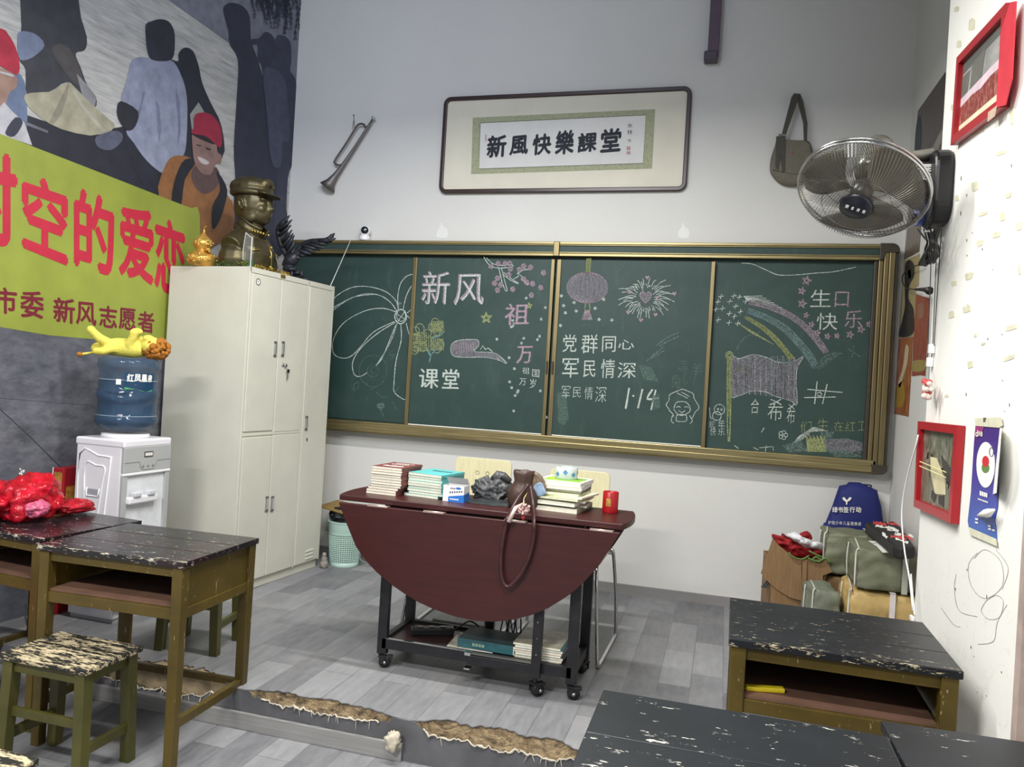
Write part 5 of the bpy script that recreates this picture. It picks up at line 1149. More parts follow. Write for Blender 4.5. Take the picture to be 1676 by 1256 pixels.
MB().box(-.010, .035, .035, .27, .335, .35).build('drip_tray', M_DW, dw, bevel=.004)
MB().box(.004, .006, .125, .18, .785, .812).build('display', flat((60, 58, 54), .3), dw)
mb = MB()
for k in range(4): mb.box(.0055, .007, .130+k*.012, .139+k*.012, .791, .806)
mb.build('display_digits', M_WPAPER, dw)
mb = MB()
for y in (.12, .152, .184): mb.lathe([(.007, 0), (.006, .002)], 12, M=Matrix.Translation((.004, y, .742)) @ Matrix.Rotation(PI/2, 4, 'Y'))
mb.build('button', flat((130, 132, 134), .4), dw)
mb = MB()
mb.tube([(.005, .004, .765), (.005, .095, .765), (.005, .105, .735), (.005, .12, .725), (.005, .185, .725), (.005, .20, .735), (.005, .21, .765), (.005, .30, .765)], .0012, 4); mb.build('panel_line', flat((120, 122, 124)), dw)
def rr(pts, w_=.005): return MB().tube([(x, -.001, z) for x, z in smooth2(pts, 3, True)[:-1]], w_, 6, closed=True)
rr([(-.26, .79), (-.15, .79), (-.075, .785), (-.075, .76), (-.10, .45), (-.12, .10), (-.24, .10), (-.255, .4)], .004).build('side_panel_ridge', M_WHITE, dw)
rr([(-.225, .74), (-.16, .742), (-.105, .735), (-.115, .66), (-.14, .45), (-.16, .3), (-.205, .3), (-.215, .5)], .004).build('side_panel_ridge', M_WHITE, dw)
rr([(-.235, .20), (-.13, .20), (-.125, .12), (-.23, .12)], .004).build('side_panel_ridge', M_WHITE, dw)
MB().box(-.205, -.135, -.003, .004, .595, .63).build('side_grip', flat((160, 160, 168), .4), dw, bevel=.004)
MB().tube([(-.207, -.003, .632), (-.205, -.004, .595), (-.135, -.004, .595), (-.131, -.003, .632)], .0035, 6).build('grip_lip', M_WHITE, dw)
MB().lathe([(.11, .872), (.108, .89), (.095, .893)], 32, M=Matrix.Translation((-.14, .15, 0))).build('bottle_collar', M_WHITE, dw)

# big water bottle, upside down
bt = thing('water_bottle', (DX-.136, DY+.154, .893), 'large translucent blue water bottle upside down on the dispenser', 'bottle', -.03)
bt.scale = (.9, .9, 1)
PB = thinplastic('blue_polycarbonate', (62, 92, 122), .40, .08); 
prof = [(.03, 0), (.10, .012), (.148, .035), (.160, .055), (.160, .078), (.150, .088), (.150, .155), (.152, .16), (.160, .172), (.160, .196), (.150, .208), (.150, .31), (.158, .318), (.160, .33), (.160, .352), (.150, .366), (.135, .372), (.0, .374)]
def wv(p, ang): return p
mb = MB(); n = 48; vs = []
for r, z in prof:
    for k in range(n):
        a = 2*PI*k/n; dz = (.013*math.sin(a*2+.6) if .15 < z < .215 else 0); vs.append(((r*.98)*math.cos(a), (r*.98)*math.sin(a), z+dz))
L = len(prof); mb.raw(vs, [(i*n+k, i*n+(k+1) % n, (i+1)*n+(k+1) % n, (i+1)*n+k) for i in range(L-1) for k in range(n)]+[tuple(range(n))[::-1], tuple((L-1)*n+k for k in range(n))], 0, True)
mb.build('shell', PB, bt)
MB().lathe([(.0, .014), (.095, .016), (.144, .04), (.155, .06), (.155, .076), (.145, .09), (.145, .155), (.152, .19), (.145, .21), (.145, .262), (.0, .262)], 40, cap=False).build('water', thinplastic('water', (40, 62, 88), .5, .03), bt)
mb = MB()
for z, r in ((.088, .1505), (.262, .1480)): mb.tube([(r*math.cos(2*PI*k/48), r*math.sin(2*PI*k/48), z) for k in range(48)], .0010, 4, closed=True)
mb.build('water_line', thinplastic('bright_meniscus', (220, 232, 240), .6, .1), bt)
def onb(a, z, off=.0015): return Vector(((.147+off)*math.cos(a), (.147+off)*math.sin(a), z))
def lab(name, mat, a0, a1, zs, off=.0015):
    mb = MB(); n = 10; A_ = [onb(a0+(a1-a0)*k/n, zs(k/n)[0], off) for k in range(n+1)]; B_ = [onb(a0+(a1-a0)*k/n, zs(k/n)[1], off) for k in range(n+1)]
    mb.raw(A_+B_, [(i, i+1, n+i+2, n+i+1) for i in range(n)], 0, True); return mb.build(name, mat, bt)
lab('label', thinplastic('deep_teal_label', (26, 62, 92), .85, .3), -.95, .15, lambda t: (.222+.010*math.sin(t*6), .300))
lab('label_hill', flat((70, 150, 100), .4), -.93, .10, lambda t: (.217+.006*math.sin(t*5)-.004*math.sin(t*PI), .226+.006*math.sin(t*5+.6)-.012*math.sin(t*PI)), .0022)
mb = MB()
for k, ch in enumerate('红凤凰泉'):
    a0 = -.86+k*.24
    put(mb, ch, (a0, .293), (a0+.21, .293), (a0+.21, .258), (a0, .258), lambda x, y: onb(x, y, .0026), .05)
mb.build('label_lettering', M_WPAPER, bt)
lab('label_code_patch', M_WPAPER, -1.22, -1.05, lambda t: (.240, .266), .0024)

# plush toy lying on the bottle
pt = thing('plush_lion', (DX-.136, DY+.154, .893+.374), 'yellow plush toy with a curly brown mane lying on top of the water bottle', 'toy', .5)
M_PL = cloth('yellow_plush', (226, 214, 96), .95, 60, .4, .08); M_MN = cloth('brown_curly_mane', (172, 110, 36), .95, 50, .8, .25)
mb = MB(); mb.tube([(-.13, 0, .045), (-.06, 0, .048), (.02, 0, .045), (.06, 0, .045)], [.036, .045, .048, .04], 14); mb.ell((-.14, .02, .035), (.045, .04, .033))
mb.tube([(-.08, -.03, .055), (-.13, -.05, .085), (-.165, -.055, .118)], [.026, .022, .019], 10); mb.ell((-.168, -.055, .122), .021); mb.tube([(-.07, -.04, .04), (-.11, -.06, .02), (-.15, -.05, .02)], [.024, .02, .018], 10)
mb.tube([(.0, -.03, .06), (.02, -.045, .10), (.025, -.05, .13)], [.024, .02, .022], 10); mb.ell((.035, -.045, .128), (.03, .02, .018)); mb.tube([(.02, .03, .06), (.05, .04, .10)], [.022, .02], 10)
remesh(mb, 'body', M_PL, pt, .006, 5)
mb = MB().ell((.10, -.01, .062), (.055, .05, .045)); mb.ell((.085, -.03, .098), (.028, .025, .018)); remesh(mb, 'head', M_PL, pt, .006, 4)
random.seed(23); mb = MB()
for k in range(260):
    a = random.uniform(0, 2*PI); b = random.uniform(0, PI); d = Vector((math.sin(b)*math.cos(a), math.sin(b)*math.sin(a), math.cos(b))); 
    if d.z > .75 and d.x < .2: continue
    c0_ = Vector((.118, -.0, .050)); p_ = c0_+Vector((d.x*.058, d.y*.058, d.z*.05)); p_.z = max(p_.z, .008); mb.ell(p_, random.uniform(.009, .014), 6, 5)
mb.build('mane', M_MN, pt)
MB().tube(smooth2([(-.14, .03, .02), (-.17, .0, .012), (-.19, -.05, .004), (-.20, -.08, .0)], 3), .006, 8).build('tail', M_PL, pt)
MB().ell((-.203, -.085, .0), (.014, .012, .011), 10, 8).build('tail_tuft', M_MN, pt)

# red and gold box wedged behind the dispenser
t = thing('red_box', (lwx(-1.62)+.062, -1.62, 0), 'red gift box with gold print standing between mural wall and dispenser', 'box', LA)
MB().box(-.03, .03, -.13, .12, 0, .71).build('box', flat((150, 24, 36), .35, 0, .08), t, bevel=.003)
MB().box(.0301, .031, -.11, .09, .45, .62).box(-.02, .022, -.1315, -.1305, .60, .69).build('gold_print', flat((206, 150, 70), .35, .4, .3, 30), t)
MB().box(-.031, -.029, -.133, -.129, 0, .712).build('white_edge', M_WPAPER, t)

# ================================================================ DROP-LEAF TABLE
TZ, TF, TB, TX = .725, -1.74, -1.385, 1.805
tb = thing('drop_leaf_table', (TX, -1.56, 0), 'dark red drop-leaf table on black wheeled frame with its half-oval leaf hanging down', 'table')
Rr = .638

mb = MB(); hw = (TB-TF)/2; yc = (TB+TF)/2; a0 = math.asin(hw/Rr); P_ = []
for s_ in (1, -1):
    for k in range(13):
        a = -a0+2*a0*k/12; P_.append((TX+s_*Rr*math.cos(a)*1.0, yc+s_*Rr*math.sin(a)))
mb.prism([(x, y, TZ-.024) for x, y in P_], (0, 0, .024)); mb.build('table_top', M_RED, tb, world=True, bevel=.003)
LEAF = [(554, 823), (566, 855), (582, 894.6), (598, 918), (617, 938), (638, 956), (661, 972), (684, 986), (710, 998), (745, 1010), (780, 1017), (808, 1018.5), (840, 1015), (871, 1007), (897, 996), (920, 982), (943, 966), (962, 947), (980, 926), (994, 905), (1006, 886), (1015, 870)]
lf = [aY(x, y, TF-.038) for x, y in LEAF]
lf[0].z = lf[-1].z = TZ-.028
ol = MB().prism([(p_.x, TF-.038, p_.z) for p_ in lf], (0, .02, 0)).build('hanging_leaf', M_RED, tb, world=True, bevel=.002)
MB().prism([(p_.x, TB+.016, p_.z) for p_ in lf], (0, .02, 0)).build('hanging_leaf', M_RED, tb, world=True, bevel=.002)
for px in (618, 710, 844, 986):
    x = aY(px, 838, TF-.03).x; MB().box(x-.045, x+.045, TF-.0395, TF-.004, TZ-.030, TZ-.0265).tube([(x-.045, TF-.030, TZ-.026), (x+.045, TF-.030, TZ-.026)], .004, 6).build('hinge', metalish('pinkish_steel_hinge', (200, 180, 172), .3, .7, (1, 1, 1), .05), tb, world=True)
def post(x, y, z0, z1, w=.042, d=.028): return MB().box(x-w/2, x+w/2, y-d/2, y+d/2, z0, z1).build('leg', M_BLACKM, tb, world=True, bevel=.002)
LX0, LX1, LY0, LY1 = 1.420, 2.245, -1.705, -1.415
legs = [post(LX0, LY0, .06, TZ-.024), post(LX1, LY0, .06, TZ-.024), post(LX0, LY1, .06, TZ-.024), post(LX1, LY1, .06, TZ-.024)]
MB().box(LX0, LX1, LY0-.014, LY0+.012, .085, .128).box(LX0, LX1, LY1-.012, LY1+.014, .085, .128).box(LX0-.013, LX0+.013, LY0, LY1, .085, .128).box(LX1-.013, LX1+.013, LY0, LY1, .085, .128).build('shelf_frame', M_BLACKM, tb, world=True, bevel=.001)
MB().box(LX0, LX1, LY0-.012, LY1+.012, TZ-.055, TZ-.024).build('top_frame', M_BLACKM, tb, world=True)
MB().box(LX0+.01, LX1-.01, LY0+.010, LY1-.010, .105, .117).build('shelf', M_DARKW, tb, world=True)
MB().box(LX0+.02, 1.80, LY0-.015, LY0-.004, .1285, .1305).build('shelf_edge_strip', M_CHROME, tb, world=True)
# gate legs
def gate(y, xa, xb, nm='gate_leg'):
    g = MB().box(xb-.019, xb+.019, y-.014, y+.014, .075, TZ-.06).build(nm, M_BLACKM, tb, world=True, bevel=.002)
    MB().box(xa, xb, y-.012, y+.012, .088, .126).build('gate_rail', M_BLACKM, g, world=True, bevel=.002)
    MB().box(xa, xb, y-.010, y+.010, .13, .133).build('gate_rail_cap', metalish('grey_rail_cap', (120, 118, 114), .4, .5, (1, 1, 1), .05), g, world=True)
    mb = MB()
    for z in (.17, .235, .30, .36): mb.ell((xb, y-.014, z), (.003, .003, .003), 8, 6)
    mb.build('bolt', M_CHROME, g, world=True); return g
g1_ = gate(LY0-.032, 1.815, 2.105); g2_ = gate(LY1+.034, 1.52, 1.80)
MB().box(1.805, 1.83, LY0-.047, LY0-.016, .124, .136).box(1.805, 1.83, LY0-.047, LY0-.016, .066, .072).build('hinge_bracket', M_CHROME, tb, world=True)
def caster(x, y, par, rz=.5):
    M = Matrix.Translation((x, y, 0)) @ Matrix.Rotation(rz, 4, 'Z')
    o = MB().box(-.012, .012, -.024, -.019, .018, .052, M=M).box(-.012, .012, .019, .024, .018, .052, M=M).box(-.016, .016, -.024, .024, .048, .056, M=M).tube([M @ Vector((0, 0, .05)), M @ Vector((0, 0, .078))], .009, 8).build('caster_fork', M_BLACKM, par, world=True, bevel=.001)
    MB().lathe([(.0, -.015), (.024, -.015), (.0265, -.009), (.0265, .009), (.024, .015), (.0, .015)], 20, M=M @ Matrix.Translation((.012, 0, .0265)) @ Matrix.Rotation(PI/2, 4, 'X'), cap=False).build('wheel', flat((30, 30, 32), .3), par, world=True)
    MB().tube([M @ Vector((.012, -.027, .0265)), M @ Vector((.012, .027, .0265))], .007, 10).build('axle_bolt', M_CHROME, par, world=True)
    MB().box(.02, .045, -.014, .014, .04, .052, M=M).build('brake_pedal', M_BLACKM, par, world=True, bevel=.003)
for k, (x, y) in enumerate(((LX0, LY0), (LX1, LY0), (LX0, LY1), (LX1, LY1))): caster(x, y, legs[k], (.4, .2, 2, 2.6)[k])
caster(2.105, LY0-.032, g1_, .9); caster(1.80, LY1+.034, g2_, 1.2)

# ---- books: cover + page block, one thing each
def bookm(name, loc, w, d, h, rz, cover, label, group, pages=M_PAGES, thick=.0005, wav=0):
    t = thing(name, loc, label, 'book' if 'book' in name else 'magazine', rz, group)
    mb = MB(); mb.box(-w/2, w/2, -d/2, d/2, 0, thick).box(-w/2, w/2, -d/2, d/2, h-thick, h).box(w/2-thick, w/2, -d/2, d/2, 0, h)
    mb.build('cover', cover, t); MB().box(-w/2+.001, w/2-thick, -d/2+.0008, d/2-.001, thick, h-thick).build('pages', pages, t); return t
def stack(name, n, x, y, z, w, d, h, cover, labs, group, jit=.004, rj=.03, steps=None, seed=1, base=0, pages=M_PAGES):
    random.seed(seed); out = []; proto = None; zz = z
    for k in range(n):
        ox, oy = (steps(k) if steps else (0, 0)); loc = (x+ox+random.uniform(-jit, jit), y+oy+random.uniform(-jit, jit), zz); rz = base+random.uniform(-rj, rj); lb = labs(k)
        if proto is None: proto = bookm(name, loc, w, d, h, rz, cover, lb, group, pages); o = proto
        else: o = dup(proto, loc, rz, lb, group)
        out.append(o); zz += h+.0004
    return out
ords = ['bottom', 'second', 'third', 'fourth', 'fifth', 'sixth', 'seventh', 'eighth', 'ninth', 'tenth', 'eleventh', 'twelfth']
M_BRC = flat((122, 66, 60), .5, 0, .05, 20); M_TEAL = flat((98, 186, 186), .45, 0, .05, 20)
st1 = stack('book', 11, 1.362, -1.53, TZ, .148, .205, .0108, M_BRC, lambda k: ('brown covered book, the top one of the left stack' if k == 10 else 'white edged book, %s from the table in the left stack' % ords[k]), 'books in the left stack on the red table', .003, .03, lambda k: (-.018 if k < 2 else (-.008 if k == 2 else 0), -.0), 3, -.06)
top = st1[-1]; zt = .0108+.0002
mb = MB(); random.seed(4)
for k in range(8): mb.box(-.04+k*.012, -.032+k*.012, .055+random.uniform(-.004, .004), .068, zt, zt+.0002)
for k in range(7): mb.box(-.045+k*.013, -.035+k*.013, .02, .032, zt, zt+.0002)
mb.build('cover_print', M_WPAPER, top); mb = MB()
mb.poly([(a, b, zt+.0003) for a, b in smooth2([(-.05, -.05), (-.035, -.03), (-.02, -.04), (0, -.025), (.02, -.035), (.045, -.03), (.05, -.055), (.0, -.06)], 3, True)[:-1]]); mb.build('cover_drawing', M_WPAPER, top)
st2 = stack('book', 9, 1.540, -1.49, TZ, .172, .205, .0112, M_TEAL, lambda k: ('teal book with dark title lettering, top of the second stack' if k == 8 else 'teal covered book, %s from the table in the second stack' % ords[k]), 'teal books in the second stack on the red table', .003, .02, lambda k: (-.018 if k == 0 else 0, 0), 5, -.16)
mb = MB()
for k in range(5): mb.box(-.04+k*.021, -.024+k*.021, .02, .045, .0114, .0116)
mb.build('cover_lettering', flat((44, 60, 66)), st2[-1])
st2b = stack('book', 7, 1.462, -1.40, TZ, .06, .19, .0108, M_TEAL, lambda k: 'half hidden teal book between the two front stacks, %s from the table' % ords[k], 'teal books half hidden between two stacks', .003, .02, None, 7, -.05)
# right heap of papers and magazines
random.seed(41)
heap = [(.20, .24, .020, (150, 150, 130), 'greenish magazine at the bottom of the right heap', 2.125, -1.49, -.1), (.22, .15, .006, (206, 204, 190), 'loose papers just above the bottom of the right heap', 2.13, -1.49, .02), (.215, .22, .014, (232, 230, 222), 'thick white exercise book jutting left, low in the right heap', 2.105, -1.50, -.1),
        (.20, .20, .009, (214, 214, 206), 'grey white notebook near the middle of the right heap', 2.14, -1.48, -.03), (.20, .22, .008, (196, 206, 150), 'pale green edged workbook in the middle of the right heap', 2.13, -1.50, -.14), (.22, .20, .007, (226, 224, 196), 'cream workbook lying askew in the right heap', 2.14, -1.49, -.2),
        (.20, .20, .008, (206, 210, 170), 'light green booklet under the dark one in the right heap', 2.12, -1.49, -.10), (.18, .19, .014, (96, 96, 92), 'dark grey covered book in the upper right heap', 2.13, -1.46, -.06), (.19, .20, .014, (206, 206, 204), 'grey white book second from the top of the right heap', 2.13, -1.48, -.04)]
zz = TZ
for w_, d_, h_, rgb, lb, x, y, rz in heap:
    bookm('exercise_book', (x, y, zz), w_, d_, h_, rz, flat(rgb, .6), lb, 'papers and books in the right heap'); zz += h_+.0006
gm = bookm('magazine', (2.125, -1.47, zz), .20, .205, .016, -.10, M_WPAPER, 'white magazine with a green cover picture, top of the right heap', 'papers and books in the right heap')
MB().box(-.082, .085, -.070, .075, .0161, .0164).build('cover_picture', photo_mat('green_cover', ((96, 160, 40), (130, 190, 60), (190, 210, 90)), (10, 10, 10), 2), gm)
mb = MB()
for k in range(5): mb.box(-.078, -.02, -.055+k*.022, -.047+k*.022, .0164, .0166)
mb.build('cover_lines', flat((190, 200, 90)), gm)
TZH = zz+.0165
# roll of tape / tissue packet on top of the heap
t = thing('tissue_roll', (2.125, -1.45, TZH), 'clear plastic wrapped roll with blue diamond print on top of the right heap', 'roll', .1)
MB().lathe([(.024, 0), (.048, 0), (.050, .005), (.050, .048), (.046, .052), (.026, .052), (.024, .048), (.024, .004)], 28, cap=False).build('roll', thinplastic('frosted_wrap', (206, 214, 216), .7, .25), t)
mb = MB()
for k in range(6):
    a = -2.3+k*.75; z = .026+(.006 if k % 2 else -.004)
    mb.raw([(.0512*math.cos(a+u), .0512*math.sin(a+u), z+v) for u, v in ((-.22, 0), (0, .012), (.22, 0), (0, -.012))], [(0, 1, 2, 3)])
mb.build('blue_print', flat((70, 130, 180)), t)
# red mug
t = thing('red_tin', (2.330, -1.485, TZ), 'red cylindrical tin with a small gold patch at the right end of the table', 'tin')
MB().lathe([(.0, 0), (.037, 0), (.038, .004), (.038, .092), (.036, .094), (.034, .092), (.034, .01), (.0, .01)], 32, cap=False).build('body', flat((158, 14, 24), .35, 0, .05), t)
mb = MB(); n = 6
for r_, zz0, zz1, m_ in ((.0385, .032, .066, 0),):
    A_ = [(r_*math.cos(-2.0+.6*k/n), r_*math.sin(-2.0+.6*k/n), zz0) for k in range(n+1)]; B_ = [(r_*math.cos(-2.0+.6*k/n), r_*math.sin(-2.0+.6*k/n), zz1) for k in range(n+1)]
    mb.raw(A_+B_, [(i, i+1, n+i+2, n+i+1) for i in range(n)])
mb.build('gold_patch', flat((190, 160, 80), .4, .3, .3, 60), t)
t.scale = (.88, .88, .95)
# medicine box
t = thing('medicine_box', (1.70, -1.50, TZ), 'small open white and blue medicine box beside the teal books', 'box', -.05)
t.location = aZ(742, 822, TZ); t.location.y += .03
bw, bd, bh = .098, .062, .070
MB().box(-bw/2, bw/2, -bd/2, -bd/2+.001, 0, bh).box(-bw/2, bw/2, bd/2-.001, bd/2, 0, bh).box(-bw/2, -bw/2+.001, -bd/2, bd/2, 0, bh).box(bw/2-.001, bw/2, -bd/2, bd/2, 0, bh).box(-bw/2, bw/2, -bd/2, bd/2, 0, .001).build('carton', M_WHITE, t)
MB().hexa([(-bw/2, bd/2, bh), (bw/2, bd/2, bh), (bw/2, bd/2+.001, bh), (-bw/2, bd/2+.001, bh)], [(-bw/2, bd/2-.03, bh+.03), (bw/2, bd/2-.03, bh+.03), (bw/2, bd/2-.031, bh+.031), (-bw/2, bd/2-.031, bh+.031)]).build('lid_flap', M_WHITE, t)
BLU = flat((42, 112, 196), .4); MB().poly([(-bw/2+.026, -bd/2-.0006, 0), (bw/2, -bd/2-.0006, 0), (bw/2, -bd/2-.0006, .034), (-bw/2+.026, -bd/2-.0006, .022)]).poly([(bw/2+.0006, -bd/2, 0), (bw/2+.0006, bd/2, 0), (bw/2+.0006, bd/2, .04), (bw/2+.0006, -bd/2, .034)]).poly([(.022+.013*math.cos(2*PI*k/14), -bd/2-.0006, .060+.005*math.sin(2*PI*k/14)) for k in range(14)]).build('blue_print', BLU, t)
mb = MB()
for k in range(6): mb.box(-.018+k*.0105, -.012+k*.0105, -bd/2-.0008, -bd/2, .037+k*.0014, .044+k*.0014)
for k in range(3): mb.box(-.014+k*.008, -.009+k*.008, -bd/2-.0008, -bd/2, .055, .061)
mb.build('print', flat((70, 76, 90)), t)
mb = MB()
for k in range(5): mb.box(-.015+k*.0085, -.009+k*.0085, -bd/2-.0010, -bd/2, .009, .015)
mb.build('white_print', M_WPAPER, t)
MB().box(-.03, .03, -.012, .012, .01, bh-.008).build('contents', flat((60, 60, 58)), t)
# crumpled black plastic bag
M_BAGK = NT('black_plastic_film'); n_ = M_BAGK.noise(M_BAGK.coord(), 14, 5, .6, 1.5); M_BAGK.set(M_BAGK.ramp(n_, [(.3, lin((40, 42, 46))), (.7, lin((104, 104, 106)))]), .3); M_BAGK.bump(n_, .7, .02); M_BAGK = M_BAGK.m
def folded(name, loc, label, cat, r, seed, mat, amp=.55, fr=2.4, rz=0, flatz=.0, sc2=1.0):
    t = thing(name, loc, label, cat, rz); mb = MB()
    def fn(p, d):
        q = noise.fractal(d*fr+Vector((seed, seed*2, 0)), 1.0, 2.0, 3); rg = abs(noise.noise(d*fr*2.1+Vector((0, seed, 7)))); rg2 = abs(noise.noise(d*fr*4.6+Vector((seed, 3, 7))))
        p = p*(1+amp*(q*.5-rg*.55-rg2*.22*sc2+.16)); p.z = max(p.z, -r[2]*.62); return p
    mb.ell((0, 0, r[2]*.62), r, 72, 44, 0, None, fn); mb.build('film', mat, t); return t
kb = folded('black_bag', (1.79, -1.455, TZ), 'crumpled black plastic bag on the middle of the table', 'bag', (.085, .05, .062), 5, M_BAGK, .6, 1.8)
MB().tube([(.02, 0, .085), (.035, .0, .112), (.05, .01, .108), (.085, .0, .088)], [.03, .024, .018, .012], 10).build('twisted_top', M_BAGK, kb)
mb = MB(); rr_ = [((.14+.02*math.sin(k*1.7))*math.cos(2*PI*k/26), (.075+.01*math.sin(k*2.3))*math.sin(2*PI*k/26)) for k in range(26)]
mb.raw([(a, b, .0015) for a, b in rr_]+[(a*.8, b*.8, .009+.004*math.sin(k*2.1)) for k, (a, b) in enumerate(rr_)]+[(a*.4, b*.4, .004) for a, b in rr_], [(i, (i+1) % 26, 26+(i+1) % 26, 26+i) for i in range(26)]+[(26+i, 26+(i+1) % 26, 52+(i+1) % 26, 52+i) for i in range(26)]+[tuple(52+i for i in range(26))], 0, True)
tp = thing('black_tray', (1.835, -1.555, TZ), 'flat dark rubbery sheet lying under the black bag', 'mat'); mb.build('sheet', flat((50, 54, 56), .35, 0, .3, 18, bump=.3), tp)

# brown handbag with strap hanging in front of the leaf
hb = thing('leather_handbag', (1.975, -1.60, TZ), 'slouchy brown leather handbag with its strap looped down over the table leaf', 'bag')
M_LE = cloth('brown_leather', (66, 47, 40), .45, 25, .4, .25); M_ST = flat((62, 34, 34), .4, 0, .2, 30)
mb = MB(); n = 32; rings = []
for z, rx, ry, ox in ((0, .055, .045, -.0), (.02, .066, .052, 0), (.06, .066, .05, -.002), (.085, .058, .044, -.004), (.098, .045, .036, -.004), (.115, .040, .034, -.002), (.145, .044, .038, -.002), (.158, .042, .036, -.002), (.155, .034, .028, -.002), (.12, .028, .022, 0)):
    rings.append([(ox+(rx*(1+.14*noise.noise(Vector((math.cos(2*PI*k/n)*2, math.sin(2*PI*k/n)*2, z*16)))))*math.cos(2*PI*k/n), ry*(1+.14*noise.noise(Vector((math.cos(2*PI*k/n)*2, math.sin(2*PI*k/n)*2, z*16+5))))*math.sin(2*PI*k/n), z+.0015*math.sin(k)) for k in range(n)])
L = len(rings); mb.raw([p_ for r_ in rings for p_ in r_], [(i*n+k, i*n+(k+1) % n, (i+1)*n+(k+1) % n, (i+1)*n+k) for i in range(L-1) for k in range(n)]+[tuple(range(n))[::-1], tuple((L-1)*n+k for k in range(n))], 0, True)
mb.build('body', M_LE, hb)
CH_ = (800, 740, 5.233); W = lambda a, b, d: aY(CH_[0]+a/CH_[2], CH_[1]+b/CH_[2], d)
def strap(L, w_, name, depths):
    pts = smooth2([(a, b, d) for (a, b), d in zip(L, depths)], 5); P3 = [W(a, b, d) for a, b, d in pts]
    mb = MB(); n = len(P3); vs = []
    for i, p_ in enumerate(P3):
        t_ = (P3[min(i+1, n-1)]-P3[max(i-1, 0)]).normalized(); s_ = t_.cross(Vector((0, 1, 0))).normalized()*w_/2; vs += [p_-s_, p_+s_]
    mb.raw(vs, [(2*i, 2*i+1, 2*i+3, 2*i+2) for i in range(n-1)], 0, True); o = mb.build(name, M_ST, hb, world=True); o.modifiers.new('s', 'SOLIDIFY').thickness = .003; return o
f_ = TF-.062
strap([(340, 280), (260, 380), (190, 500), (160, 560), (140, 640), (105, 850), (100, 1020), (120, 1120), (160, 1160), (215, 1120), (290, 1020), (350, 880), (380, 740), (385, 600), (375, 450), (352, 290)], .015, 'strap', [-1.655, -1.68, -1.74, f_, f_, f_, f_, f_, f_, f_, f_, f_, f_, f_, -1.70, -1.655])
MB().tube([W(300, 440, -1.70), W(230, 480, f_-.006), (W(170, 600, f_-.008))], [.005, .008, .009], 8).build('strap_end', flat((222, 196, 190), .4), hb, world=True)
mb = MB().tube([W(330, 350, -1.69), W(300, 400, -1.70), W(300, 450, f_)], .0025, 6); mb.build('chain', metalish('gold_chain', (200, 180, 110), .25, .9, (1, 1, 1)), hb, world=True)
random.seed(6); mb = MB()
for k in range(22): mb.ell(W(300+random.uniform(-40, 45), 490+random.uniform(-40, 45), f_-random.uniform(-.006, .012)), random.uniform(.004, .008), 8, 6)
mb.build('beaded_charm', flat((196, 160, 156), .3, .2, .2, 60), hb, world=True)
MB().ell(W(295, 560, f_), (.008, .006, .012), 8, 6).build('red_tassel', flat((150, 40, 44)), hb, world=True)
P_ = [W(a, b, -1.60) for a, b in smooth2([(365, 190), (400, 175), (450, 210), (480, 270), (488, 340), (470, 370), (400, 385), (372, 330)], 3, True)[:-1]]
MB().prism(P_, (0, .02, 0)).build('scarf', photo_mat('scarf_print', ((60, 54, 60), (120, 104, 84), (176, 160, 130)), (60, 60, 60), 2), hb, world=True, bevel=.006)
P_ = [W(a, b, -1.605) for a, b in smooth2([(375, 310), (440, 260), (482, 330), (484, 365), (400, 384)], 3, True)[:-1]]
MB().prism(P_, (0, .012, 0)).build('blue_bag_corner', flat((140, 164, 190), .3, 0, .2, 30), hb, world=True, bevel=.004)

# ---- things on the table's lower shelf
SZ = .117
mag = [(.19, .20, .010, (196, 60, 54)), (.2, .20, .009, (214, 210, 200)), (.2, .2, .011, (80, 110, 110)), (.2, .2, .009, (206, 198, 190)), (.2, .2, .010, (196, 80, 70)), (.2, .2, .010, (60, 120, 140)), (.2, .2, .009, (216, 214, 208))]
zz = SZ
for k, (w_, d_, h_, rgb) in enumerate(mag):
    m_ = flat(rgb, .5) if k < 6 else photo_mat('magazine_cover', ((110, 116, 110), (150, 146, 120), (190, 190, 186)), (10, 10, 10), 2)
    bookm('magazine', (2.095+.003*(k % 3), -1.575-.002*k, zz), w_, .215, h_, -.02+.012*(k % 3), m_, ('magazine with grey green cover on top of the pile on the lower shelf' if k == 6 else 'magazine %s from the bottom of the pile on the lower shelf' % ords[k]), 'magazines piled at the right of the lower shelf'); zz += h_+.0005
bb = bookm('hardback_book', (1.876, -1.60, SZ+.014), .25, .17, .036, -.03, flat((38, 62, 66), .5, 0, .1, 30), 'thick dark green hardback book in the middle of the lower shelf', None)
MB().box(-.125, .120, -.0875, -.0852, .0, .036).build('spine', flat((44, 92, 100), .45, 0, .1, 30), bb, bevel=.001)
mb = MB()
for k in range(4): mb.box(-.058+k*.014, -.047+k*.014, -.0885, -.0874, .012, .024)
mb.build('spine_lettering', flat((140, 170, 150)), bb)
bookm('magazine', (1.80, -1.595, SZ), .20, .19, .013, .06, photo_mat('grey_magazine_cover', ((120, 116, 104), (160, 154, 140), (196, 190, 180)), (14, 14, 14), 2), 'white paged grey magazine under the green hardback', None)
t = thing('power_strip', (1.59, -1.55, SZ), 'black power strip with its lead on the left of the lower shelf', 'power strip', .45)
MB().box(-.10, .09, -.025, .025, 0, .034).build('body', M_BLACKP, t, bevel=.006)
mb = MB()
for k in range(3): mb.lathe([(.016, .034), (.015, .0355)], 16, M=Matrix.Translation((-.06+k*.05, 0, 0)))
mb.build('socket', flat((50, 50, 54), .3), t)
MB().tube(smooth2([(.09, 0, .018), (.12, .02, .03), (.16, .0, .06), (.20, -.03, .04), (.205, -.05, .01), (.25, -.09, .006)], 4), .004, 6).build('lead', M_BLACKP, t)
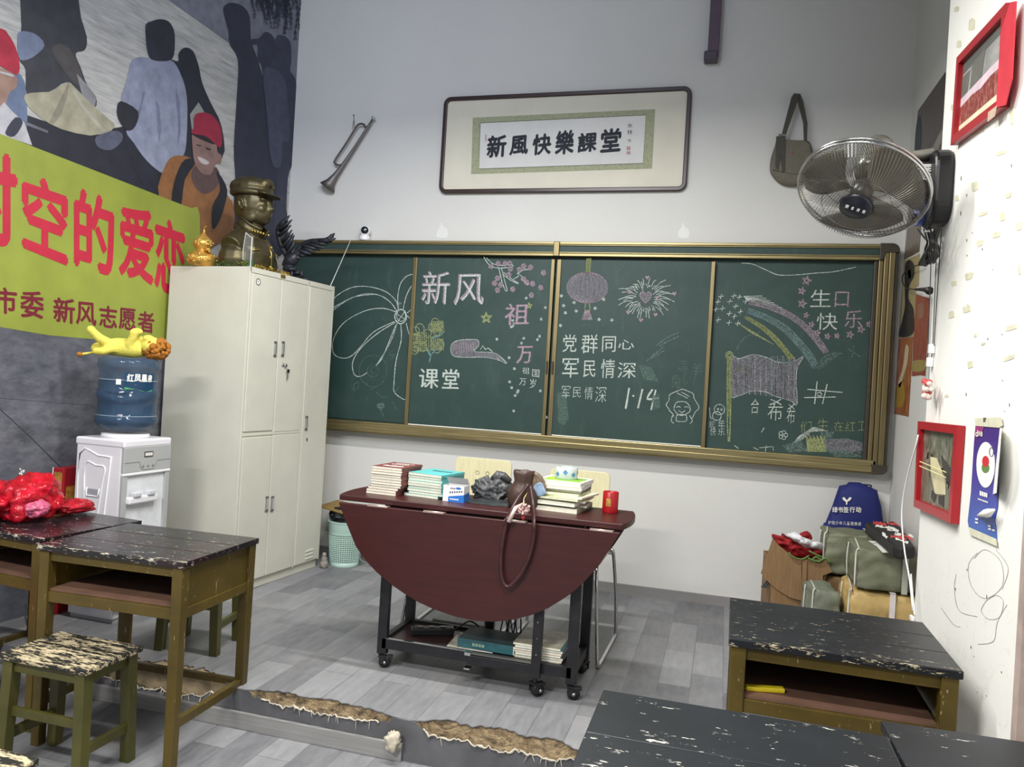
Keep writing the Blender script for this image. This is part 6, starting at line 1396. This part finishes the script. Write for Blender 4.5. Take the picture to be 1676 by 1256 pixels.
t = thing('cable_bundle', (1.92, -1.47, SZ), 'tangle of black cable behind the green hardback on the lower shelf', 'cable')
mb = MB(); random.seed(15)
for k in range(4): mb.tube(smooth2([(-.05+.03*k, .0, .006), (-.045+.03*k, .01, .05), (-.03+.025*k, .0, .10), (-.01+.02*k, -.01, .05), (.0+.02*k, .0, .006)], 4), .003, 6)
mb.ell((.04, 0, .02), (.03, .02, .018)); mb.build('cable', M_BLACKP, t)

# ================================================================ TWO CHAIRS behind the table
def chair(x, y, label, ztop):
    t = thing('stacking_chair', (x, y, 0), label, 'chair', 0, 'pale plywood chairs with chrome runners behind the table')
    mb = MB(); bwid = .158; n = 12; F_ = []; Bk = []
    for i in range(n+1):
        u = -1+2*i/n
        for j in range(7):
            v = j/6; F_.append((u*bwid, .05-.03*u*u*0+.04*v+.015*(1-u*u), .50+(ztop-.50)*v))
    o_ = rrect(-bwid, bwid, .50, ztop, .03, 5); mb.prism([(a, .05+.12*(b-.5), b) for a, b in o_], (0, .011, 0)); mb.build('backrest', M_PLY, t, bevel=.003)
    mb = MB()
    for a in (-.028, .028): mb.tube([(a+.010*math.cos(2*PI*k/16), .0485+.12*(ztop-.08-.5)+.0, ztop-.075+.010*math.sin(2*PI*k/16)) for k in range(16)], .0012, 4, closed=True)
    mb.build('grip_holes', flat((150, 140, 110)), t)
    MB().prism([(a, b, .44) for a, b in rrect(-.19, .19, -.36, .04, .05, 5)], (0, 0, .012)).build('seat', M_PLY, t, bevel=.003)
    for s_ in (-1, 1):
        MB().tube(smooth2([(s_*.17, .06, .72), (s_*.18, .045, .56), (s_*.19, .02, .45), (s_*.205, .02, .43), (s_*.225, .06, .20), (s_*.232, .08, .02), (s_*.232, .06, .011), (s_*.228, -.15, .009), (s_*.222, -.38, .009), (s_*.218, -.405, .02), (s_*.20, -.38, .2), (s_*.18, -.34, .42), (s_*.165, -.2, .432)], 4), .0085, 10).build('runner', M_CHROME, t)
    MB().tube([(-.18, -.2, .43), (.18, -.2, .43)], .008, 8).tube([(-.2, .02, .43), (.2, .02, .43)], .008, 8).build('cross_tube', M_CHROME, t); return t
chair(1.545, -.90, 'left pale plywood chair with two grip holes in its back, behind the red table', .835)
chair(2.075, -.925, 'right pale plywood chair with chrome runners, behind the heap of papers', .822)

# ================================================================ WASTE BIN in the corner
t = thing('waste_bin', (.435, -.185, 0), 'mint green plastic mesh waste bin between the cabinet and the back wall', 'bin')
M_MINT = flat((176, 204, 194), .4, 0, .04)
def br(z): return .092+.022*z/.29
mb = MB(); nz = 13; na = 44
for i in range(nz+1):
    z = .03+.165*i/nz; r = br(z); mb.tube([(r*math.cos(2*PI*k/na), r*math.sin(2*PI*k/na), z) for k in range(na)], .0026, 4, closed=True)
for k in range(na):
    a = 2*PI*k/na; mb.tube([(br(.03)*math.cos(a), br(.03)*math.sin(a), .03), (br(.2)*math.cos(a), br(.2)*math.sin(a), .2)], .0030, 4)
mb.build('mesh_wall', M_MINT, t)
MB().lathe([(br(.0), 0), (br(0)+.002, .004), (br(.03), .032), (br(.03)-.004, .03), (br(0)-.003, .006), (0, .006)], 44, cap=False).build('base', M_MINT, t)
prof = [(br(.2)-.003, .2), (br(.2)+.001, .205)]
for k in range(6): z = .215+k*.012; prof += [(br(z)+.004, z), (br(z)+.001, z+.008)]
prof += [(br(.285)+.005, .285), (br(.285)+.005, .291), (br(.285)-.003, .291), (br(.2)-.003, .204)]
MB().lathe(prof, 44, cap=False).build('ribbed_rim', M_MINT, t)
MB().lathe([(.0, .012), (.086, .012), (.098, .22), (.09, .26), (.0, .27)], 24, cap=False).build('liner', flat((190, 200, 194), .5), t)
folded('black_bag', (.40, -.185, .288), 'black rubbish bag on top of the mint bin', 'bag', (.085, .07, .055), 9, flat((18, 18, 24), .35, 0, .2), .3, 2)
t = thing('gold_tray', (.42, -.15, .395), 'flat gold brown cardboard tray balanced on the rubbish in the bin', 'tray', -.1)
MB().hexa([(-.16, -.11, -.028), (.13, -.13, -.06), (.15, .08, -.045), (-.14, .09, -.010)], [(-.16, -.11, -.020), (.13, -.13, -.052), (.15, .08, -.037), (-.14, .09, -.002)]).build('tray', metalish('gold_card', (146, 118, 62), .4, .4, (1, 1, 1), .2), t, bevel=.002)
t = thing('grey_hose', (.60, -.13, 0), 'loop of dusty grey flex hanging beside the bin', 'cable')
MB().tube(smooth2([(-.03, -.03, .27), (.02, -.03, .20), (.035, -.04, .12), (.02, -.05, .05), (-.02, -.05, .03), (-.055, -.05, .05), (-.05, -.05, .10), (-.03, -.04, .12)], 5), .005, 6).build('flex', flat((120, 126, 122), .5, 0, .2), t)
for i, (x, y, lb) in enumerate(((.372, -.335, 'small grey clay-like figure at the foot of the cabinet by the bin'), (.60, -.10, 'small dark clay-like figure on the floor right of the bin'))):
    t = thing('stone_figure', (x, y, 0), lb, 'ornament'); m_ = (flat((136, 130, 122), .7, 0, .3, 60, bump=.5), flat((60, 50, 48), .7, 0, .3, 60, bump=.5))[i]
    mb = MB().ell((0, 0, .025), (.028, .024, .03)).ell((0, 0, .06), (.02, .018, .022)).ell((.0, -.004, .088), (.015, .014, .016)); remesh(mb, 'figure', m_, t, .005, 2)

# ================================================================ CORNER PILE
def wrapped(name, loc, w, d, h, rz, mat, label, group=None, band=None, seam=True, seed=1, cat='parcel', sub=10):
    t = thing(name, loc, label, cat, rz, group); mb = MB()
    # soft block: subdivided box with rumple noise
    def face(o, u, v, nu, nv):
        vs = []
        for i in range(nu+1):
            for j in range(nv+1): vs.append(Vector(o)+Vector(u)*(i/nu)+Vector(v)*(j/nv))
        mb.raw(vs, [(i*(nv+1)+j, (i+1)*(nv+1)+j, (i+1)*(nv+1)+j+1, i*(nv+1)+j+1) for i in range(nu) for j in range(nv)], 0, True)
    X, Y, Z = w/2, d/2, h; n = 16
    face((-X, -Y, 0), (w, 0, 0), (0, 0, h), n, n); face((-X, Y, 0), (w, 0, 0), (0, 0, h), n, n); face((-X, -Y, 0), (0, d, 0), (0, 0, h), n, n); face((X, -Y, 0), (0, d, 0), (0, 0, h), n, n); face((-X, -Y, h), (w, 0, 0), (0, d, 0), n, n); face((-X, -Y, 0), (w, 0, 0), (0, d, 0), n, n)
    def ru(p):
        q = Vector((p.x*9, p.y*9, p.z*14))+Vector((seed*3, 0, 0)); cx_, cy_, cz_ = p.x/X, p.y/Y, (p.z-h/2)/(h/2)
        ed = max(0, 1-((abs(cx_) < .8)+(abs(cy_) < .8)+(abs(cz_) < .8))/2); k = .012*(noise.noise(q)+.6*noise.noise(q*2.3)); s_ = 1-.035*(cx_**4+cy_**4+cz_**4-1)
        return Vector((p.x*s_+k*cx_, p.y*s_+k*cy_*1.2, max(0, h/2+(p.z-h/2)*s_+(k*cz_ if p.z > .01 else 0))))
    mb.v = [ru(p) for p in mb.v]; mb.build('wrapping', mat, t)
    wh = flat((206, 206, 196), .6)
    if seam:
        mb = MB()
        for xx, yy in ((-X, -Y), (-X+.035, -Y)):
            pass
        L1 = [(-X-.002, -Y+.004, .01), (-X-.004, -Y-.001, h*.5), (-X-.002, -Y+.004, h-.014), (-X+.01, -Y+.02, h), (-X+.03, Y*.6, h+.004)]
        mb.tube(smooth2(L1, 4), .0038, 6); L2 = [(-X-.005, Y*.3, .01), (-X-.010, Y*.25, h*.6), (-X-.004, Y*.3, h-.01)]; mb.tube(smooth2(L2, 4), .0032, 6); mb.build('piping', wh, t)
    if band is not None:
        mb = MB(); b0, b1 = band-.012, band+.012
        mb.prism([(b0, -Y-.010, 0), (b1, -Y-.010, 0), (b1, -Y-.011, h+.004), (b0, -Y-.011, h+.004)], (0, .003, 0)); mb.prism([(b0, -Y-.010, h+.006), (b1, -Y-.010, h+.006), (b1, Y*.8, h+.008), (b0, Y*.8, h+.008)], (0, 0, .002)); mb.build('strap', flat((176, 178, 166), .6) if mat is M_GREENC else flat((214, 206, 206), .5), t)
    return t
wrapped('yellow_parcel', (3.53, -.72, 0), .30, .34, .385, 0, M_YELC, 'yellow cloth wrapped parcel under the green bundles in the right corner', None, .03, True, 2)
wrapped('green_bundle', (3.535, -.72, .395), .27, .34, .185, -.0, M_GREENC, 'front grey green tarpaulin bundle resting on the yellow parcel', 'grey green bundles', .07, True, 3)
wrapped('green_bundle', (3.47, -.37, .36), .32, .22, .215, 0, M_GREENC, 'rear grey green tarpaulin bundle standing against the blue bag', 'grey green bundles', .06, True, 5)
wrapped('green_bundle', (3.285, -.66, 0), .13, .22, .34, .15, cloth('dark_sage_wrap', (116, 122, 108), .6, 9), 'low slumped dark green bundle between the carton and yellow parcel', 'grey green bundles', None, True, 7)
wrapped('cardboard_box', (3.47, -.37, 0), .30, .20, .355, 0, M_CARD, 'plain carton carrying the rear green bundle', None, None, False, 8, 'box')
# open carton
t = thing('cardboard_box', (3.13, -.34, 0), 'open brown cardboard carton with flaps, full of red and white cloth', 'box', .06)
W_ = lambda a, b, d=-.52: aY(1240+a/5.233, 780+b/5.233, d)
mb = MB(); mb.box(-.09, .11, -.17, -.163, 0, .39).box(-.09, .11, .163, .17, 0, .39).box(-.09, -.083, -.17, .17, 0, .39).box(.103, .11, -.17, .17, 0, .39).box(-.09, .11, -.17, .17, 0, .006); mb.build('carton', M_CARD, t)
P_ = [W_(a, b) for a, b in ((130, 530), (180, 590), (260, 655), (372, 722), (385, 1070), (280, 1040), (180, 980), (110, 925), (28, 830))]
MB().prism(P_, (0, .005, 0)).build('front_flap', M_CARD, t, world=True)
P_ = [W_(a, b) for a, b in ((395, 715), (580, 700), (640, 820), (560, 850), (555, 1090), (395, 1100))]
MB().prism(P_, (0, .005, 0)).build('front_flap', M_CARD, t, world=True)
P_ = [W_(a, b, -.53) for a, b in ((385, 700), (425, 715), (410, 1100), (378, 1100))]
MB().prism(P_, (0, .005, 0)).build('corner_edge', M_CARD, t, world=True)
mb = MB(); 
for L in ([(270, 650), (300, 690), (380, 710), (440, 680)], [(430, 700), (520, 730), (580, 700), (620, 740)], [(440, 640), (500, 670), (550, 690)], [(455, 725), (500, 690), (545, 720)]): mb.tube([W_(a, b, -.535) for a, b in smooth2(L, 4)], .004, 6)
mb.build('green_string', flat((90, 130, 60), .5), t, world=True)
mb = MB().prism([W_(a, b, -.50) for a, b in ((30, 950), (75, 900), (100, 910), (80, 960))], (0, .02, 0)); mb.build('dark_scrap', flat((60, 58, 54)), t, world=True)
def drape(name, mat, pts, d0, amp, par):
    c_ = (sum(p_[0] for p_ in pts)/len(pts), sum(p_[1] for p_ in pts)/len(pts)); mb = MB(); n = len(pts); K = 7; vs = []
    for j in range(K):
        s_ = 1-j/K
        for k, (a, b) in enumerate(pts):
            x, y = c_[0]+(a-c_[0])*s_, c_[1]+(b-c_[1])*s_; vs.append(W_(x, y, d0-.05*(1-s_*s_)-amp*noise.noise(Vector((x*.02, y*.03, 3)))))
    mb.raw(vs+[W_(*c_, d0-.05)], [(j*n+k, j*n+(k+1) % n, (j+1)*n+(k+1) % n, (j+1)*n+k) for j in range(K-1) for k in range(n)]+[((K-1)*n+k, (K-1)*n+(k+1) % n, K*n) for k in range(n)], 0, True)
    o = mb.build(name, mat, par, world=True); o.modifiers.new('s', 'SOLIDIFY').thickness = .004; return o
t = thing('red_cloth', aY(1300, 895, -.42), 'bundled red cloth or flag spilling over the carton', 'cloth')
drape('cloth', M_REDC, smooth2([(120, 495), (200, 510), (215, 488), (330, 560), (400, 600), (480, 620), (565, 640), (560, 690), (470, 710), (380, 715), (300, 690), (200, 610), (150, 570)], 3, True)[:-1], -.45, .05, t)
drape('cloth', M_REDC, smooth2([(345, 500), (425, 468), (470, 530), (420, 560), (360, 530)], 3, True)[:-1], -.40, .05, t)
t = thing('white_cloth', aY(1320, 890, -.43), 'folded white cloth lying across the red cloth in the carton', 'cloth')
drape('cloth', cloth('white_cloth', (222, 222, 226), .8, 15), smooth2([(235, 500), (330, 478), (345, 510), (430, 540), (520, 580), (560, 575), (560, 620), (480, 615), (400, 590), (330, 560), (280, 530)], 3, True)[:-1], -.475, .04, t)
# blue non-woven bag
t = thing('blue_tote_bag', aY(1395, 850, -.12), 'royal blue non-woven tote bag with white lettering standing in the corner', 'bag')
t.location.z = .36
W_ = lambda a, b, d=-.10: aY(1240+a/5.233, 780+b/5.233, d)
out = [(540, 570), (540, 480), (565, 400), (580, 395), (640, 250), (680, 130), (700, 80), (760, 70), (780, 48), (870, 52), (960, 90), (1025, 120), (1040, 190), (1060, 260), (1075, 390), (1080, 500), (1080, 620), (560, 620)]
mb = MB(); c_ = (820, 380); rings = []
for s_, dd in ((1, -.06), (1, -.075), (.96, -.115), (.75, -.135), (.4, -.145)): rings.append([W_(c_[0]+(a-c_[0])*s_, c_[1]+(b-c_[1])*s_, dd) for a, b in out])
n = len(out); mb.raw([p_ for r_ in rings for p_ in r_], [(i*n+k, i*n+(k+1) % n, (i+1)*n+(k+1) % n, (i+1)*n+k) for i in range(4) for k in range(n)]+[tuple(4*n+k for k in range(n)), tuple(range(n))[::-1]], 0, True)
mb.build('bag', M_BLUEC, t, world=True)
MB().tube([W_(a, b, -.07) for a, b in smooth2([(870, 55), (900, 70), (960, 75), (975, 85), (960, 98)], 3)], .004, 6).build('handle', flat((24, 30, 70)), t, world=True)
def onbag(x, y):
    a, b = (x-1240)*5.233, (y-780)*5.233; m_ = max(abs(a-c_[0])/270, abs(b-c_[1])/330); d = -.149+(.012 if m_ > .38 else 0)*min(1, (m_-.38)/.35)
    return aY(x, y, -.1495)
mb = MB(); T5 = lambda a, b: (1240+a/5.233, 780+b/5.233)
mb.poly([onbag(*T5(a, b)) for a, b in smooth2([(725, 185), (745, 180), (765, 205), (785, 180), (805, 185), (790, 208), (770, 218), (768, 240), (756, 240), (757, 220), (738, 208)], 2, True)[:-1]])
for ch, x0 in zip('绿书签行动', (640, 688, 735, 788, 842)): put(mb, ch, T5(x0, 262), T5(x0+44, 264), T5(x0+44, 310), T5(x0, 308), onbag, .03)
for k, ch in enumerate('护助少年儿童健康成'): put(mb, ch, T5(604+k*32, 380+k*1.5), T5(630+k*32, 381+k*1.5), T5(630+k*32, 412+k*1.5), T5(604+k*32, 411+k*1.5), onbag, .0)
mb.build('lettering', M_WPAPER, t, world=True)
# sports bag with red and white print lying on the bundles
t = thing('patterned_bag', aY(1460, 880, -.55), 'flat black pouch with red and white print lying on the green bundles', 'bag')
W_ = lambda a, b, z: aZ(1240+a/5.233, 780+b/5.233, z)
top = [(920, 395), (1000, 388), (1090, 383), (1250, 405), (1330, 425), (1350, 600), (1240, 610), (1160, 590), (1060, 500)]
P_ = [W_(a, b, .645) for a, b in top]; P_ = [Vector((min(p_.x, XR-.03), min(p_.y, -.27), .645)) for p_ in P_]
MB().prism([p_-Vector((0, 0, .055)) for p_ in P_], (0, 0, .055)).build('pouch', flat((26, 26, 28), .6, 0, .1, 30), t, world=True, bevel=.012, seg=3)
clampv = lambda p_: Vector((min(p_.x, XR-.04), min(p_.y, -.28), .6458)); cols = {'red': flat((206, 60, 62), .5), 'white': M_WPAPER}; mbs = {'red': MB(), 'white': MB()}
for c__, L, w__ in (('red', [(990, 398), (1050, 405), (1100, 420)], 5), ('white', [(1010, 420), (1080, 432), (1130, 440)], 4), ('red', [(1120, 398), (1190, 408), (1250, 435), (1290, 465)], 4.5), ('white', [(1130, 440), (1200, 470), (1180, 490), (1240, 500)], 4), ('red', [(1140, 515), (1210, 520), (1270, 545)], 5), ('white', [(1180, 530), (1240, 550), (1290, 570)], 3.5), ('white', [(1070, 480), (1090, 510), (1110, 525)], 4), ('red', [(1230, 500), (1290, 520), (1330, 550)], 3), ('white', [(1250, 420), (1310, 440), (1340, 470)], 3.5), ('white', [(1110, 395), (1180, 392), (1230, 400)], 2), ('white', [(1290, 500), (1320, 510), (1335, 520)], 3), ('white', [(1110, 455), (1150, 462)], 3)):
    ribbon(mbs[c__], [(1240+a/5.233, 780+b/5.233) for a, b in (smooth2(L, 4) if len(L) > 2 else L)], w__, lambda x, y: clampv(aZ(x, y, .6458)), 0, .5)
for k_, mb in mbs.items(): mb.build(k_+'_print', cols[k_], t, world=True)
t = thing('paper_sheet', aZ(1450, 897, .585), 'crumpled white paper sheet under the black pouch', 'paper')
MB().prism([W_(a, b, .585) for a, b in ((950, 555), (1040, 560), (1180, 625), (1290, 655), (1070, 655), (1020, 600))], (0, 0, .002)).build('sheet', M_WPAPER, t, world=True)

# ================================================================ SCHOOL DESKS
TOPZ = .575-FZ
def desk(cx_, cy_, rz, w, d, label, top_mat, name='school_desk', planks=3, shelfstuff=True):
    t = thing(name, (cx_, cy_, FZ), label, 'desk', rz, 'black topped olive school desks')
    X, Y = w/2, d/2; H_ = TOPZ; th = .022
    for k in range(planks):
        y0 = -Y+d*k/planks; y1 = -Y+d*(k+1)/planks
        MB().box(-X, X, y0+.0004, y1-.0004, H_-th, H_).build('plank', top_mat, t, bevel=.0025)
    lw = .042; ix, iy = X-.028, Y-.028
    for sx in (-1, 1):
        for sy in (-1, 1):
            MB().beam((sx*ix, sy*iy, 0), (sx*ix, sy*iy, H_-th), lw*.82, lw*.82, 0, (0, 1, 0), lw, lw).build('leg', M_OLIVE, t, bevel=.003)
    zb = H_-.205
    for sy in (-1, 1):
        MB().box(-ix, ix, sy*iy-.012, sy*iy+.012, H_-th-.036, H_-th).build('top_rail', M_OLIVE, t, bevel=.002)
        MB().box(-ix, ix, sy*iy-.013, sy*iy+.013, zb, zb+.038).build('lower_rail', M_OLIVE, t, bevel=.002)
    for sx in (-1, 1):
        MB().box(sx*ix-.008, sx*ix+.008, -iy, iy, zb+.03, H_-th).build('side_panel', M_OLIVE, t)
        MB().box(sx*ix-.014, sx*ix+.014, -iy, iy, zb, zb+.036).build('side_rail', M_OLIVE, t, bevel=.002)
        MB().box(sx*ix-.012, sx*ix+.012, -iy, iy, .14, .172).build('stretcher', M_OLIVE, t, bevel=.002)
    MB().box(-ix, ix, iy-.006, iy+.006, zb+.03, H_-th).build('back_panel', M_OLIVE, t)
    MB().box(-ix, ix, iy-.012, iy+.012, .14, .168).build('stretcher', M_OLIVE, t, bevel=.002)
    MB().prism([(-ix+.01, -iy-.005, zb+.039), (ix-.02, -iy+.004, zb+.039), (ix-.02, iy-.01, zb+.039), (-ix+.03, iy-.01, zb+.039)], (0, 0, .008)).build('shelf_board', M_SHELF, t)
    return t
desk(.728, -2.308, .035, .605, .465, 'worn black topped desk right of the red bag, open shelf facing the stool', M_TOPR)
desk(.098, -2.222, -.10, .605, .465, 'desk at the left edge carrying the red plastic bag', M_TOPR)
dR = desk(3.118, -2.290, -.010, .585, .455, 'scratched black desk standing against the right wall', M_TOP)
desk(2.842, -3.25, -.0, .585, .455, 'black paint splashed desk at the bottom of the picture, nearest the step', M_TOP2, planks=2)
desk(3.435, -3.16, .03, .585, .455, 'black desk in the bottom right corner beyond the paint splashed one', M_TOP2, planks=2)
# yellow cutter on the shelf
t = thing('yellow_knife', (2.93, -2.44, .575-.205+.047), 'yellow plastic handled craft knife on the shelf of the right wall desk', 'knife', .25)
MB().box(-.055, .055, -.012, .012, 0, .014).build('handle', flat((226, 204, 40), .35), t, bevel=.004)
MB().box(-.075, -.05, -.008, .008, .004, .008).build('blade_guard', flat((120, 110, 60), .4), t)
t = thing('dark_bag', (3.16, -2.17, .575-.205+.047), 'dark fabric bag stuffed at the back of the right desk shelf', 'bag')
mb = MB().ell((0, 0, .05), (.20, .06, .05)).ell((-.17, 0, .04), (.05, .05, .045)); mb.build('bag', flat((28, 26, 28), .6, 0, .2), t)
MB().tube(smooth2([(-.2, -.065, .085), (-.1, -.07, .07), (.0, -.07, .05), (.1, -.07, .045), (.18, -.06, .03), (.22, -.05, .05)], 4), .004, 6).build('zip_piping', flat((96, 90, 92), .5), t)

# stools
def stool(cx_, cy_, z0, rz, w, d, h, label, mat=M_OLIVE2):
    t = thing('wooden_stool', (cx_, cy_, z0), label, 'stool', rz, 'olive painted wooden stools')
    X, Y = w/2, d/2; n = 3
    for k in range(2): MB().box(-X, X, -Y+d*k/2+.0004, -Y+d*(k+1)/2-.0004, h-.02, h).build('seat_plank', M_SEAT, t, bevel=.004)
    ix, iy = X-.035, Y-.03
    for sx in (-1, 1):
        for sy in (-1, 1): MB().beam((sx*(ix+.012), sy*(iy+.008), 0), (sx*ix, sy*iy, h-.02), .036, .036, 0, (0, 1, 0), .040, .040).build('leg', mat, t, bevel=.002)
    for sy in (-1, 1):
        MB().box(-ix, ix, sy*iy-.01, sy*iy+.01, h-.06, h-.02).build('apron', mat, t, bevel=.002)
    for sx in (-1, 1):
        MB().box(sx*ix-.01, sx*ix+.01, -iy, iy, h-.06, h-.02).build('apron', mat, t, bevel=.002); MB().box(sx*(ix+.008)-.010, sx*(ix+.008)+.010, -iy, iy, .105, .137).build('stretcher', mat, t, bevel=.002)
    MB().box(-ix, ix, -iy-.006, -iy+.010, .19, .22).build('stretcher', mat, t, bevel=.002); return t
stool(.672, -2.605, FZ, .0, .365, .255, .40, 'flaking olive stool in front of the left desks')
stool(.575, -1.80, 0, .15, .30, .25, .36, 'olive stool up on the platform behind the left desk')
stool(1.02, -3.35, FZ, .0, .36, .25, .41, 'stool cut off at the bottom left corner of the picture')

# red plastic bag heap on the left desk
RBM = NT('red_plastic_film'); n_ = RBM.noise(RBM.coord((1, 1.6, .8)), 7, 3, .5, 2.6); RBM.set(RBM.ramp(n_, [(.3, lin((140, 6, 22))), (.6, lin((196, 18, 42))), (.78, lin((214, 60, 90)))]), .2); _v = RBM.add('ShaderNodeTexVoronoi'); _v.feature = 'SMOOTH_F1'; _v.inputs['Scale'].default_value = 15; _v.inputs['Smoothness'].default_value = .25; _w = RBM.add('ShaderNodeTexNoise'); _w.inputs['Scale'].default_value = 9; _mx = RBM.mix(.10, RBM.coord((1, 1.5, .7)), _w.outputs['Color']); RBM.link(_mx, _v.inputs['Vector']); RBM.bump(_v.outputs['Distance'], .6, .012); RBM.b.inputs['Alpha'].default_value = .93; RBM = RBM.m
t = thing('red_plastic_bag', (-.035, -2.26, .577), 'big crumpled red plastic bag lying on the left desk', 'bag')
def rumple(c_, r, seed, amp=.5, fr=1.35, n=64, m=40):
    mb = MB()
    def fn(p, d):
        q = noise.fractal(d*fr+Vector((seed, seed*2, 0)), 1.0, 2.0, 3); rg = abs(noise.noise(d*fr*2.0+Vector((0, seed, 7)))); r2 = abs(noise.noise(d*fr*4.7+Vector((3, seed, 1))))
        p = p*(1+amp*(q*.55-rg*.5-r2*.05+.2)); p.z = max(p.z, -c_[2]+.003); return p
    mb.ell(c_, r, n, m, 0, None, fn); return mb
a = rumple((.07, .03, .082), (.115, .13, .095), 3); b = rumple((-.10, -.06, .07), (.20, .11, .075), 8); c__ = rumple((-.22, .0, .06), (.14, .14, .07), 12)
a.build('film', RBM, t); b.build('film', RBM, t); c__.build('film', RBM, t)
rumple((.13, .20, .03), (.06, .09, .03), 15).build('film', RBM, t)
mb = rumple((.165, -.015, .055), (.035, .05, .035), 21, .35); o = mb.build('pink_bundle', flat((204, 96, 130), .3, 0, .3, 30), t)
# red chair or stool cushion, far left
t = thing('red_stool', (.06, -2.40, FZ), 'red round topped stool with dark legs at the far left edge', 'stool')
t.location = (.02, -2.62, FZ)
MB().lathe([(.0, .34), (.13, .34), (.142, .352), (.142, .375), (.13, .388), (.0, .392)], 32, cap=False).build('seat', flat((214, 30, 56), .35), t)
for k in range(4):
    a = PI/4+k*PI/2; MB().tube([(.085*math.cos(a), .085*math.sin(a), .345), (.13*math.cos(a), .13*math.sin(a), 0)], .013, 8).build('leg', flat((34, 38, 60), .4), t)
t = thing('white_cable', aY(30, 1000, -2.0), 'pale cable looping under the left desks', 'cable')
MB().tube([aY(x, y, -1.98) for x, y in smooth2([(42, 990), (41, 1005), (44, 1022), (50, 1034), (40, 1042), (30, 1050)], 4)], .004, 6).build('cable', flat((150, 152, 158), .4), t, world=True)
# skirting strip of dark board under desk by the step
